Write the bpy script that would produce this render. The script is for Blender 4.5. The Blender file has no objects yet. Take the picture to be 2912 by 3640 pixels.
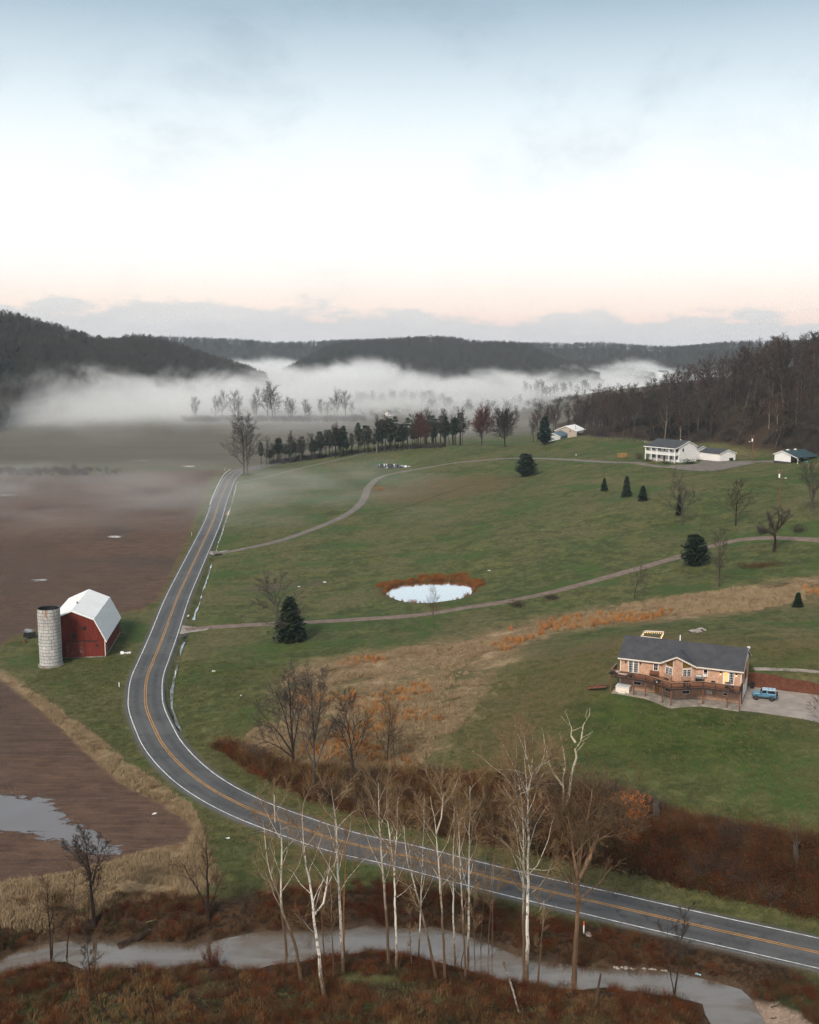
import bpy, bmesh, math, random
import numpy as np
from mathutils import Vector, Matrix
R_ = math.radians
sc = bpy.context.scene
COL = sc.collection

# ------------------------------------------------------------------ camera
FPX, YH, CAMH = 3800.0, 1250.0, 64.0          # focal length and horizon row in photo pixels, drone height in metres
PITCH = math.atan((1820 - YH) / FPX)
cam_d = bpy.data.cameras.new('camera'); cam = bpy.data.objects.new('camera', cam_d); COL.objects.link(cam)
cam.location = (0, 0, CAMH); cam.rotation_euler = (math.pi / 2 - PITCH, 0, 0)
cam_d.sensor_fit = 'VERTICAL'; cam_d.sensor_height = 24.0; cam_d.lens = 24.0 * FPX / 3640.0
cam_d.clip_start = 0.5; cam_d.clip_end = 30000
sc.camera = cam

# ------------------------------------------------------------------ sky
SUN_EL, SUN_AZ = R_(38), R_(205)              # soft light of the bright cloud behind the drone
world = bpy.data.worlds.new('World'); sc.world = world; world.use_nodes = True
wn, wl = world.node_tree.nodes, world.node_tree.links
wn.clear()
def W(t, **k):
    n = wn.new(t)
    for a, b in k.items(): setattr(n, a, b)
    return n
def wmath(op, a, b=None, clamp=False):
    n = W('ShaderNodeMath', operation=op); n.use_clamp = clamp
    for i, v in enumerate((a, b)):
        if v is None: continue
        if isinstance(v, (int, float)): n.inputs[i].default_value = v
        else: wl.new(v, n.inputs[i])
    return n.outputs[0]
def wmix(f, a, b):
    n = W('ShaderNodeMix', data_type='RGBA'); 
    for s, v in ((n.inputs[0], f), (n.inputs[6], a), (n.inputs[7], b)):
        if isinstance(v, (int, float)): s.default_value = v
        elif isinstance(v, tuple): s.default_value = (*v, 1)
        else: wl.new(v, s)
    return n.outputs[2]
def srgb(r, g, b):
    f = lambda c: c / 12.92 if c <= .04045 else ((c + .055) / 1.055) ** 2.4
    return (f(r / 255), f(g / 255), f(b / 255))
sky = W('ShaderNodeTexSky', sky_type='NISHITA'); sky.sun_disc = False
sky.sun_elevation = SUN_EL; sky.sun_rotation = SUN_AZ; sky.dust_density = 2.0
tc = W('ShaderNodeTexCoord'); sep = W('ShaderNodeSeparateXYZ'); wl.new(tc.outputs['Generated'], sep.inputs[0])
X_, Y_, Z_ = sep.outputs
ramp = W('ShaderNodeValToRGB'); wl.new(wmath('MULTIPLY', wmath('MAXIMUM', Z_, 0.0), 2.0), ramp.inputs[0])
stops = [(0.0, (220, 206, 206)), (.030, (244, 218, 212)), (.060, (253, 228, 216)), (.095, (255, 238, 226)), (.14, (255, 248, 241)),
         (.19, (255, 254, 251)), (.27, (253, 255, 254)), (.35, (243, 249, 249)), (.42, (226, 237, 241)), (.50, (200, 215, 223)), (.58, (166, 187, 200)), (.72, (160, 174, 184)), (1.0, (156, 164, 170))]
cr = ramp.color_ramp
while len(cr.elements) < len(stops): cr.elements.new(0.5)
for e, (p, c) in zip(cr.elements, stops): e.position = p; e.color = (*srgb(*c), 1)
# high thin cloud, streaks projected on a flat deck overhead
den = wmath('MAXIMUM', wmath('ADD', Z_, .55), .05)
cv = W('ShaderNodeCombineXYZ'); wl.new(wmath('DIVIDE', X_, den), cv.inputs[0]); wl.new(wmath('DIVIDE', Y_, den), cv.inputs[1])
cn = W('ShaderNodeTexNoise'); cn.inputs['Scale'].default_value = 4.2; cn.inputs['Detail'].default_value = 8; cn.inputs['Roughness'].default_value = .62; cn.inputs['Distortion'].default_value = .35
wl.new(cv.outputs[0], cn.inputs['Vector'])
c1 = W('ShaderNodeMapRange'); c1.interpolation_type = 'SMOOTHSTEP'; wl.new(cn.outputs['Fac'], c1.inputs[0])
for i, v in enumerate((.44, .74, 0, 1)): c1.inputs[1 + i].default_value = v
hi = W('ShaderNodeMapRange'); wl.new(Z_, hi.inputs[0])
for i, v in enumerate((.11, .30, .08, .66)): hi.inputs[1 + i].default_value = v
cl_f = wmath('MULTIPLY', c1.outputs[0], hi.outputs[0])
col = wmix(cl_f, ramp.outputs[0], srgb(146, 164, 176))
# low bank of grey cloud lying along the horizon, its top uneven
az = wmath('ARCTAN2', X_, Y_)
bv = W('ShaderNodeCombineXYZ'); wl.new(wmath('MULTIPLY', az, 9.0), bv.inputs[0]); wl.new(wmath('MULTIPLY', Z_, 34.0), bv.inputs[1])
bn = W('ShaderNodeTexNoise'); bn.inputs['Scale'].default_value = 1.5; bn.inputs['Detail'].default_value = 8; bn.inputs['Roughness'].default_value = .62; wl.new(bv.outputs[0], bn.inputs['Vector'])
tv = W('ShaderNodeCombineXYZ'); wl.new(wmath('MULTIPLY', az, 3.0), tv.inputs[0])
tn = W('ShaderNodeTexNoise'); tn.inputs['Scale'].default_value = 1.6; tn.inputs['Detail'].default_value = 2; wl.new(tv.outputs[0], tn.inputs['Vector'])
top = wmath('ADD', wmath('MULTIPLY', tn.outputs['Fac'], .040), wmath('MULTIPLY', bn.outputs['Fac'], .090))
top = wmath('SUBTRACT', top, wmath('MULTIPLY', az, .028))
top = wmath('ADD', top, -.026)
bk = W('ShaderNodeMapRange'); bk.interpolation_type = 'SMOOTHSTEP'; wl.new(wmath('SUBTRACT', top, Z_), bk.inputs[0])
for i, v in enumerate((-.003, .008, 0, 1)): bk.inputs[1 + i].default_value = v
bcol = wmix(bn.outputs['Fac'], srgb(180, 190, 196), srgb(228, 226, 226))
col = wmix(wmath('MULTIPLY', bk.outputs[0], .78), col, bcol)
# clear Nishita sky shows through the cloud a little; cloud radiance x10 because the Background runs at 0.1
sc10 = W('ShaderNodeVectorMath', operation='SCALE'); wl.new(col, sc10.inputs[0]); sc10.inputs['Scale'].default_value = 3.88
fin = wmix(.05, sc10.outputs[0], sky.outputs[0])
bg = W('ShaderNodeBackground'); bg.inputs['Strength'].default_value = 0.1; wl.new(fin, bg.inputs['Color'])
wo = W('ShaderNodeOutputWorld'); wl.new(bg.outputs[0], wo.inputs['Surface'])

# ------------------------------------------------------------------ sun and exposure
sun_d = bpy.data.lights.new('sun', 'SUN'); sun = bpy.data.objects.new('sun', sun_d); COL.objects.link(sun)
sun_d.energy = 1.5; sun_d.angle = R_(16); sun_d.color = (1.0, .90, .78)
sd_ = Vector((math.sin(SUN_AZ) * math.cos(SUN_EL), math.cos(SUN_AZ) * math.cos(SUN_EL), math.sin(SUN_EL)))
sun.rotation_euler = sd_.to_track_quat('Z', 'Y').to_euler(); sun.location = (0, -200, 300)
vs = sc.view_settings; vs.view_transform = 'Standard'; vs.look = 'None'; vs.exposure = 1.5; vs.gamma = 1.0; vs.use_curve_mapping = False
sc.render.engine = 'CYCLES'
cy = sc.cycles
cy.use_denoising = True; cy.denoising_prefilter = 'FAST'; cy.max_bounces = 9; cy.diffuse_bounces = 2; cy.glossy_bounces = 2; cy.transmission_bounces = 3
cy.transparent_max_bounces = 10; cy.volume_bounces = 6; cy.use_adaptive_sampling = True; cy.adaptive_threshold = 0.018
cy.caustics_reflective = False; cy.caustics_refractive = False
cy.volume_step_rate = 1.0; cy.volume_max_steps = 256

# ------------------------------------------------------------------ helpers
random.seed(7); RNG = np.random.default_rng(7)
FW = np.array([0, math.cos(PITCH), -math.sin(PITCH)]); UP = np.array([0, math.sin(PITCH), math.cos(PITCH)])
def ray(px, py):
    return np.array([1., 0, 0]) * (px - 1456) / FPX + FW - UP * (py - 1820) / FPX
def gz(px, py, z=0.0):                       # photo pixel -> point on the level z
    d = ray(px, py); t = (z - CAMH) / d[2]
    return np.array([d[0] * t, d[1] * t, z])
def pxm(P):                                   # photo pixels per metre at a point
    return FPX / float((np.asarray(P) - [0, 0, CAMH]) @ FW)
def sstep(a, b, x):
    t = np.clip((x - a) / (b - a), 0, 1); return t * t * (3 - 2 * t)
def _hash(ix, iy, s):
    h = (ix.astype(np.int64) * 374761393 + iy.astype(np.int64) * 668265263 + s * 974634777) & 0x7fffffff
    h = (h ^ (h >> 13)) * 1274126177 & 0x7fffffff
    return ((h ^ (h >> 16)) & 0xffff) / 65535.0
def vnoise(x, y, s=0):
    ix, iy = np.floor(x), np.floor(y); fx, fy = x - ix, y - iy
    fx = fx * fx * (3 - 2 * fx); fy = fy * fy * (3 - 2 * fy)
    a, b, c, d = _hash(ix, iy, s), _hash(ix + 1, iy, s), _hash(ix, iy + 1, s), _hash(ix + 1, iy + 1, s)
    return (a * (1 - fx) + b * fx) * (1 - fy) + (c * (1 - fx) + d * fx) * fy
def fbm(x, y, s=0, o=4):
    v = 0; a = .5
    for i in range(o): v = v + a * vnoise(x, y, s + i); x, y, a = x * 2.03, y * 2.03, a * .5
    return v
def sdpoly(x, y, poly):                       # signed distance, positive inside
    P = np.asarray(poly)[:, :2]; d2 = np.full(x.shape, 1e18); ins = np.zeros(x.shape, bool)
    for (ax, ay), (bx, by) in zip(P, np.roll(P, -1, 0)):
        ex, ey = bx - ax, by - ay; wx, wy = x - ax, y - ay
        t = np.clip((wx * ex + wy * ey) / (ex * ex + ey * ey + 1e-12), 0, 1)
        d2 = np.minimum(d2, (wx - ex * t) ** 2 + (wy - ey * t) ** 2)
        c = (ay <= y) != (by <= y)
        with np.errstate(divide='ignore', invalid='ignore'):
            ins ^= c & (x < ax + (y - ay) * ex / np.where(ey == 0, 1e-12, ey))
    return np.where(ins, 1, -1) * np.sqrt(d2)
def sdline(x, y, line):                       # unsigned distance to polyline and side (+1 = right of travel)
    P = np.asarray(line)[:, :2]; best = np.full(x.shape, 1e18); side = np.ones(x.shape)
    for (ax, ay), (bx, by) in zip(P[:-1], P[1:]):
        ex, ey = bx - ax, by - ay; wx, wy = x - ax, y - ay
        t = np.clip((wx * ex + wy * ey) / (ex * ex + ey * ey + 1e-12), 0, 1)
        d = (wx - ex * t) ** 2 + (wy - ey * t) ** 2; m = d < best
        best = np.where(m, d, best); side = np.where(m, np.where(ex * wy - ey * wx < 0, 1, -1), side)
    return np.sqrt(best), side
def smooth_line(pts, step=2.0):               # Catmull-Rom resample of 2-D/3-D points
    P = np.asarray(pts, float); P = np.vstack([2 * P[0] - P[1], P, 2 * P[-1] - P[-2]]); out = []
    for i in range(1, len(P) - 2):
        n = max(1, int(np.linalg.norm(P[i + 1] - P[i]) / step))
        for k in range(n):
            t = k / n; a, b, c, d = P[i - 1], P[i], P[i + 1], P[i + 2]
            out.append(.5 * ((2 * b) + (-a + c) * t + (2 * a - 5 * b + 4 * c - d) * t * t + (-a + 3 * b - 3 * c + d) * t ** 3))
    out.append(P[-2]); return np.array(out)

def tag(o, label=None, cat=None, group=None, kind=None):
    if label: o['label'] = label
    if cat: o['category'] = cat
    if group: o['group'] = group
    if kind: o['kind'] = kind
    return o
def link(o, parent=None):
    COL.objects.link(o)
    if parent is not None: o.parent = parent
    return o
def empty(name, loc=(0, 0, 0), rz=0.0, label=None, cat=None, group=None):
    o = bpy.data.objects.new(name, None); COL.objects.link(o); o.location = loc; o.rotation_euler = (0, 0, rz); o.empty_display_size = .3
    return tag(o, label, cat, group)
def mesh(name, verts, faces, mat=None, smooth=False):
    me = bpy.data.meshes.new(name); me.from_pydata([tuple(map(float, v)) for v in verts], [], [tuple(int(i) for i in f) for f in faces]); me.update()
    if mat is not None: me.materials.append(mat)
    if smooth: me.polygons.foreach_set('use_smooth', [True] * len(me.polygons))
    return me
def obj(name, me, parent=None):
    return link(bpy.data.objects.new(name, me), parent)

class MB:
    """collects simple solids; build() links them as one mesh object"""
    def __init__(s): s.v = []; s.f = []; s.mi = []
    def add(s, vs, fs, mi=0):
        b = len(s.v); s.v += [tuple(v) for v in vs]; s.f += [tuple(i + b for i in f) for f in fs]; s.mi += [mi] * len(fs); return s
    def box(s, x0, x1, y0, y1, z0, z1, mi=0):
        v = [(x, y, z) for z in (z0, z1) for y in (y0, y1) for x in (x0, x1)]
        return s.add(v, [(0, 2, 3, 1), (4, 5, 7, 6), (0, 1, 5, 4), (2, 6, 7, 3), (0, 4, 6, 2), (1, 3, 7, 5)], mi)
    def bar(s, a, b, w, h=None, mi=0, up=(0, 0, 1)):     # square bar from a to b
        a, b = Vector(a), Vector(b); h = h or w; d = (b - a).normalized(); u = Vector(up)
        if abs(d.dot(u)) > .98: u = Vector((0, 1, 0))
        r = d.cross(u).normalized(); u = r.cross(d)
        v = [p + r * sx * w / 2 + u * sz * h / 2 for p in (a, b) for sx, sz in ((-1, -1), (1, -1), (1, 1), (-1, 1))]
        return s.add(v, [(3, 2, 1, 0), (4, 5, 6, 7), (0, 1, 5, 4), (1, 2, 6, 5), (2, 3, 7, 6), (3, 0, 4, 7)], mi)
    def tube(s, pts, rad, n=6, cap=True, mi=0):
        pts = [Vector(p) for p in pts]; rad = [rad] * len(pts) if isinstance(rad, (int, float)) else rad; rings = []
        for i, p in enumerate(pts):
            d = (pts[min(i + 1, len(pts) - 1)] - pts[max(i - 1, 0)]).normalized()
            u = Vector((1, 0, 0)) if abs(d.x) < .9 else Vector((0, 1, 0)); r = d.cross(u).normalized(); u = r.cross(d)
            rings.append([p + (r * math.cos(2 * math.pi * k / n) + u * math.sin(2 * math.pi * k / n)) * rad[i] for k in range(n)])
        v = [q for r in rings for q in r]; f = []
        for i in range(len(rings) - 1):
            for k in range(n): f.append((i * n + k, i * n + (k + 1) % n, (i + 1) * n + (k + 1) % n, (i + 1) * n + k))
        if cap: f.append(tuple(range(n - 1, -1, -1))); f.append(tuple((len(rings) - 1) * n + k for k in range(n)))
        return s.add(v, f, mi)
    def cyl(s, c, r, z0, z1, n=16, mi=0): return s.tube([(c[0], c[1], z0), (c[0], c[1], z1)], r, n, True, mi)
    def prism(s, poly, axis, a, b, mi=0):   # poly in the two other axes, extruded along axis from a to b
        n = len(poly)
        def P(q, t): return {'x': (t, q[0], q[1]), 'y': (q[0], t, q[1]), 'z': (q[0], q[1], t)}[axis]
        v = [P(q, a) for q in poly] + [P(q, b) for q in poly]
        return s.add(v, [tuple(range(n))[::-1], tuple(range(n, 2 * n))] + [(i, (i + 1) % n, n + (i + 1) % n, n + i) for i in range(n)], mi)
    def mesh(s, name, mats, smooth=False):
        me = mesh(name, s.v, s.f, None, smooth)
        for m in (mats if isinstance(mats, (list, tuple)) else [mats]): me.materials.append(m)
        if any(s.mi): me.polygons.foreach_set('material_index', s.mi)
        bm = bmesh.new(); bm.from_mesh(me); bmesh.ops.recalc_face_normals(bm, faces=bm.faces); bm.to_mesh(me); bm.free()
        return me
    def build(s, name, mats, parent=None, smooth=False, bevel=0):
        o = obj(name, s.mesh(name, mats, smooth), parent)
        if bevel:
            b = o.modifiers.new('bevel', 'BEVEL'); b.width = bevel; b.segments = 2; b.limit_method = 'ANGLE'
        return o

# ------------------------------------------------------------------ materials
class NT:
    def __init__(s, name):
        s.m = bpy.data.materials.new(name); s.m.use_nodes = True; s.t = s.m.node_tree; s.n = s.t.nodes; s.l = s.t.links
        s.n.clear(); s.out = s.n.new('ShaderNodeOutputMaterial')
    def node(s, t, **k):
        n = s.n.new(t)
        for a, b in k.items():
            if hasattr(n, a): setattr(n, a, b)
            else: s.put(n.inputs[a], b)
        return n
    def put(s, sock, v):
        if isinstance(v, bpy.types.NodeSocket): s.l.new(v, sock)
        elif isinstance(v, tuple) and len(v) == 3 and sock.type == 'RGBA': sock.default_value = (*v, 1)
        else: sock.default_value = v
    def math(s, op, a, b=0.0, clamp=False):
        n = s.node('ShaderNodeMath', operation=op); n.use_clamp = clamp; s.put(n.inputs[0], a); s.put(n.inputs[1], b); return n.outputs[0]
    def mix(s, f, a, b, blend='MIX'):
        n = s.node('ShaderNodeMix', data_type='RGBA'); n.blend_type = blend; s.put(n.inputs[0], f); s.put(n.inputs[6], a); s.put(n.inputs[7], b); return n.outputs[2]
    def pos(s): return s.node('ShaderNodeNewGeometry').outputs['Position']
    def objc(s): return s.node('ShaderNodeTexCoord').outputs['Object']
    def noise(s, vec, scale, detail=3, rough=.55, dist=0.0, out='Fac'):
        n = s.node('ShaderNodeTexNoise'); s.put(n.inputs['Vector'], vec); n.inputs['Scale'].default_value = scale
        n.inputs['Detail'].default_value = detail; n.inputs['Roughness'].default_value = rough; n.inputs['Distortion'].default_value = dist; return n.outputs[out]
    def rng(s, v, a, b, c=0.0, d=1.0, smooth=True):
        n = s.node('ShaderNodeMapRange'); n.interpolation_type = 'SMOOTHSTEP' if smooth else 'LINEAR'; s.put(n.inputs[0], v)
        for i, q in enumerate((a, b, c, d)): s.put(n.inputs[1 + i], q)
        return n.outputs[0]
    def scale(s, vec, k):
        n = s.node('ShaderNodeVectorMath', operation='MULTIPLY'); s.put(n.inputs[0], vec); n.inputs[1].default_value = k; return n.outputs[0]
    def attr(s, name): return s.node('ShaderNodeAttribute', attribute_name=name).outputs['Fac']
    def bump(s, h, strength=.3, dist=.1):
        n = s.node('ShaderNodeBump'); s.put(n.inputs['Height'], h); n.inputs['Strength'].default_value = strength; n.inputs['Distance'].default_value = dist; return n.outputs[0]
    def bsdf(s, col, rough=.8, normal=None, metal=0.0, spec=None, **k):
        b = s.node('ShaderNodeBsdfPrincipled'); s.put(b.inputs['Base Color'], col); s.put(b.inputs['Roughness'], rough); s.put(b.inputs['Metallic'], metal)
        if spec is not None: s.put(b.inputs['Specular IOR Level'], spec)
        if normal is not None: s.put(b.inputs['Normal'], normal)
        for a, v in k.items(): s.put(b.inputs[a], v)
        s.l.new(b.outputs[0], s.out.inputs['Surface']); return b
    def rnd(s): return s.node('ShaderNodeObjectInfo').outputs['Random']
def plain(name, col, rough=.7, var=.18, scale=3.0, metal=0.0, spec=.4, bump=0.0):
    t = NT(name); v = t.noise(t.objc(), scale, 4, .6)
    c = t.mix(t.rng(v, .3, .7), tuple(x * (1 - var) for x in col), tuple(min(1, x * (1 + var)) for x in col))
    nm = t.bump(t.noise(t.objc(), scale * 6, 3), bump, .02) if bump else None
    t.bsdf(c, rough, nm, metal, spec); return t.m
# ================================================================== the land
# control heights: photo pixel + height above the valley road
CP = [(760,2330,.5),(1000,2270,1.0),(1200,2280,1.8),(1000,2450,1.4),(1200,2600,2.0),(1000,2660,1.3),(1400,2720,2.4),(1600,2770,3.0),(1500,2500,3.2),(1700,2600,4.0),
 (1530,2100,2.6),(1350,2080,2.0),(1750,2060,3.6),(900,2000,.8),(1100,2000,1.5),(850,1850,.6),(1000,1800,1.2),(1200,1950,2.5),(1200,1800,2.8),(1360,1690,4.0),(1200,1720,2.6),(1000,1720,1.2),(900,1740,.6),
 (1500,1850,5.2),(1500,2000,3.8),(1700,1900,7.0),(1900,2000,7.2),(1900,1800,10.5),(2100,1900,10.5),(2200,1750,14.5),(1870,1690,10.5),(1700,1750,7.8),(1500,2190,2.7),(1750,2140,4.4),(2000,2090,6.6),(2200,2040,8.8),(2400,1985,10.8),
 (2600,1930,13.5),(2750,1912,15.5),(2912,1920,16.5),(2480,1870,13.2),(2769,1808,19.0),(2430,1860,13.4),(2620,1800,16.5),(2835,2155,12.8),(2500,2130,10.0),(2200,2200,7.5),(1900,2230,5.8),
 (2400,1640,20.0),(2300,1635,19.0),(2520,1650,20.0),(2600,1660,20.4),(2400,1700,18.0),(2300,1780,16.0),(2150,1745,14.0),(2600,1710,19.8),(2800,1655,22.5),(2677,1640,22.0),(2912,1680,22.5),
 (1500,1592,8.5),(1640,1582,10.5),(1830,1583,12.5),(1960,1600,14.5),(2080,1546,20.5),(2080,1600,17.0),(2250,1575,20.5),(1300,1625,5.0),(1100,1650,2.6),(1500,1640,6.8),(1700,1640,10.0),(2500,1572,21.6),
 (2050,2420,8.0),(1950,2600,5.8),(2150,2560,7.2),(2400,2600,7.6),(2650,2620,7.8),(2900,2620,8.2),(2100,2700,5.4),(2400,2740,5.6),(2700,2780,6.0),(2900,2820,6.2),(1900,2770,4.0),(2200,2830,4.2),(2450,2890,4.4),(2700,2940,4.6),(2912,2990,4.7),
 (2000,2330,7.4),(2300,2230,9.6),(2500,2230,11.4),(2750,2300,12.4),(2900,2330,12.8),(2912,2415,11.9)]
CPW = [(130,455,24),(160,450,32),(185,450,40),(210,500,49),(150,500,36),(104,560,20),(124,560,26),(154,560,31),(183,560,46),(214,560,54),(260,560,62),(300,450,58),(215,420,42),(112,620,17),(130,700,14),(90,600,14),(80,622,10),(70,600,11),(85,645,9),(60,700,6),(200,700,40),(300,700,60),(180,300,30),(250,300,42),(150,220,19),(210,150,20),(120,150,10),(150,100,7),
 (-20,720,2),(20,760,3),(-60,700,.5),(60,820,3),(140,850,14),(240,850,40),(-60,620,1.2),(-30,660,3.0),(340,300,60),(340,120,30),(100,90,3),(60,60,1),(400,600,75),(400,900,60),(126,433,19.9),(135,441,20.1),(120,452,20.1),(106,426,19.9),(98,438,19.9),(112,456,20.3),(140,450,21.0)]
_cp = np.array([gz(a, b, c) for a, b, c in CP] + [np.array(q, float) for q in CPW])
# level ground round the brick house (walk-out level in front, one storey higher behind)
HX, HY, HZ, HA, HL, HD = 52.325, 162.524, 9.0, -.415, 19.31, 9.5      # front right corner, yaw, length, depth
h_l = np.array([-math.cos(HA), -math.sin(HA)]); h_d = np.array([-math.sin(HA), math.cos(HA)])
def hw(u, v): return np.array([HX, HY]) + h_l * u + h_d * v           # u leftwards along the front, v backwards
for u, v, z in ((0, -3, 9.0), (6, -3.5, 9.0), (13, -3.5, 9.0), (19.5, -3, 8.95), (-6, -1, 9.0), (-14, -3, 9.1), (21, 4, 9.6), (20, 10, 11.0), (10, 11.5, 11.5), (1, 12, 11.4), (-6, 11.2, 11.0), (-14, 11, 10.6), (-24, 11, 10.2)):
    _cp = np.vstack([_cp, [*hw(u, v), z]])
def _tpsk(r2): return np.where(r2 > 1e-9, r2 * np.log(np.maximum(r2, 1e-9)), 0) * .5
_S = 100.0
_n = len(_cp); _xy = _cp[:, :2] / _S
_K = _tpsk(((_xy[:, None] - _xy[None]) ** 2).sum(-1)) + np.eye(_n) * .004
_Pm = np.hstack([np.ones((_n, 1)), _xy]); _A = np.block([[_K, _Pm], [_Pm.T, np.zeros((3, 3))]])
_w = np.linalg.solve(_A, np.concatenate([_cp[:, 2], np.zeros(3)]))
def tps(x, y):
    out = np.empty(x.shape); f = x.ravel(); g = y.ravel(); o = out.ravel()
    for i in range(0, len(f), 40000):
        a = np.stack([f[i:i + 40000], g[i:i + 40000]], 1) / _S
        k = _tpsk(((a[:, None] - _xy[None]) ** 2).sum(-1))
        o[i:i + 40000] = k @ _w[:_n] + _w[_n] + a @ _w[_n + 1:]
    return o.reshape(x.shape)

# ---- road, creek, ponds and fields read off the photograph (valley floor = 0)
s_ = 1.18478
road_px = [(1010,1640),(950,1652),(900,1664),(863,1669),(839,1680),(816,1703),(798,1741),(779,1787),(753.6,1861)] + [(x / s_, 1800 + y / s_) for x, y in ((800,270),(745,390),(690,540),(650,640),(620,720),(612,800),(620,860),(655,944))] \
    + [(x / s_, 2600 + y / s_) for x, y in ((690,60),(770,150),(880,235),(1040,320),(1250,400),(1450,465),(1700,521))] + [(1456 + x / s_, 2600 + y / s_) for x, y in ((250,592),(500,653),(800,722),(1000,768),(1300,837),(1725,932))]
ROADZ = .14
_rp = [gz(a, b, ROADZ)[:2] for a, b in road_px]
_e = (_rp[-1] - _rp[-3]); _e = _e / np.linalg.norm(_e); _rp += [_rp[-1] + _e * 40, _rp[-1] + _e * 120]
ROAD = smooth_line(_rp, 2.0)
WZ = -1.7
cr_far = [(-140,3450),(0,3417),(63,3386),(172,3360),(292,3347),(397,3350),(522,3355),(600,3355),(673,3365),(814,3339),(928,3317),(1055,3317),(1249,3309),(1308,3292),(1456,3307),(1540,3300),(1625,3322),(1734,3360),(1861,3410),(1996,3431),(2165,3448),(2300,3452),(2427,3469),(2553,3499),(2638,3524),(2680,3562),(2697,3596),(2722,3640),(2750,3720),(2790,3860)]
cr_near = [(-140,3490),(0,3456),(42,3454),(104,3441),(172,3417),(235,3412),(313,3443),(417,3436),(522,3433),(626,3443),(720,3428),(783,3425),(897,3447),(954,3427),(1055,3414),(1224,3389),(1317,3376),(1435,3385),(1540,3410),(1625,3431),(1751,3469),(1878,3495),(1996,3507),(2064,3512),(2148,3503),(2216,3512),(2384,3537),(2494,3562),(2503,3596),(2528,3640),(2545,3720),(2570,3860)]
CREEK = [gz(a, b, WZ)[:2] for a, b in cr_far] + [gz(a, b, WZ)[:2] for a, b in cr_near[::-1]]
P1Z = 2.3
pond1_px = [(1372,2104),(1392,2088),(1430,2077),(1500,2069),(1560,2066),(1620,2066),(1650,2068),(1675,2080),(1683,2095),(1672,2112),(1640,2128),(1600,2137),(1540,2143),(1480,2144),(1440,2140),(1400,2128),(1376,2115)]
POND1 = [gz(a, b, P1Z)[:2] for a, b in pond1_px]
P2Z = 4.6
pond2_px = [(1335,1656),(1360,1646),(1400,1643),(1440,1647),(1462,1655),(1450,1664),(1400,1668),(1360,1667)]
POND2 = [gz(a, b, P2Z)[:2] for a, b in pond2_px]
ditches = [[(844,1709),(836,1740),(820,1800),(806,1840),(797,1867),(768,1956)], [(755,1992),(738,2050),(722,2100),(705,2150),(688,2201)], [(658,2273),(645,2310),(633,2357),(618,2410),(609,2467),(612,2510),(620,2543),(641,2593)]]
DITCH = [smooth_line([gz(a, b, -.3)[:2] for a, b in d], 3.0) for d in ditches]
F1 = [gz(a, b)[:2] for a, b in ((793,1672),(745,1700),(725,1760),(705,1800),(667,1901),(625,1994),(591,2078),(557,2129),(506,2163),(430,2176),(300,2200),(127,2239),(50,2260),(0,2294),(-300,2340),(-900,2400),(-1500,1720),(-400,1690),(0,1684),(312,1686),(506,1677))]
F3 = [gz(a, b)[:2] for a, b in ((-500,2350),(-120,2390),(0,2412),(84,2475),(169,2543),(236,2606),(312,2676),(422,2777),(540,2836),(650,2904),(692,2946),(667,2988),(540,3022),(422,3056),(253,3106),(127,3123),(0,3144),(-500,3200))]
T1 = [gz(a, b)[:2] for a, b in ((-500,2320),(-120,2362),(0,2385),(50,2410),(130,2470),(250,2556),(350,2630),(450,2710),(560,2785),(680,2866),(722,2950),(740,3050),(770,3120),(700,3190),(560,3200),(440,3215),(300,3260),(100,3290),(0,3290),(-500,3330))]
MEADOW0 = ((1020,2400),(1120,2350),(1300,2318),(1500,2293),(1700,2255),(1900,2200),(2200,2150),(2500,2110),(2700,2080),(2912,2040),(3200,1990),(3200,2100),(2912,2130),(2700,2170),(2450,2200),(2200,2225),(2000,2250),(1900,2290),(1800,2370),(1720,2480),(1640,2580),(1560,2680),(1500,2745),(1300,2760),(1000,2720),(850,2680),(870,2620),(960,2560),(990,2480))
BRUSH0 = ((770,2640),(900,2700),(1000,2735),(1300,2765),(1600,2775),(1850,2790),(2100,2830),(2220,2850),(2400,2910),(2600,2950),(2912,3010),(3900,3220),(3900,3540),(2912,3262),(2500,3160),(2200,3090),(1900,3030),(1600,2970),(1300,2895),(1150,2850),(1000,2790),(880,2725))
WOOD0 = ((2080,1548),(2160,1556),(2300,1566),(2480,1576),(2560,1575),(2650,1590),(2720,1600),(2760,1604),(2912,1620))
def wroad(x, y):
    d, s = sdline(x, y, ROAD); return d, s
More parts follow.
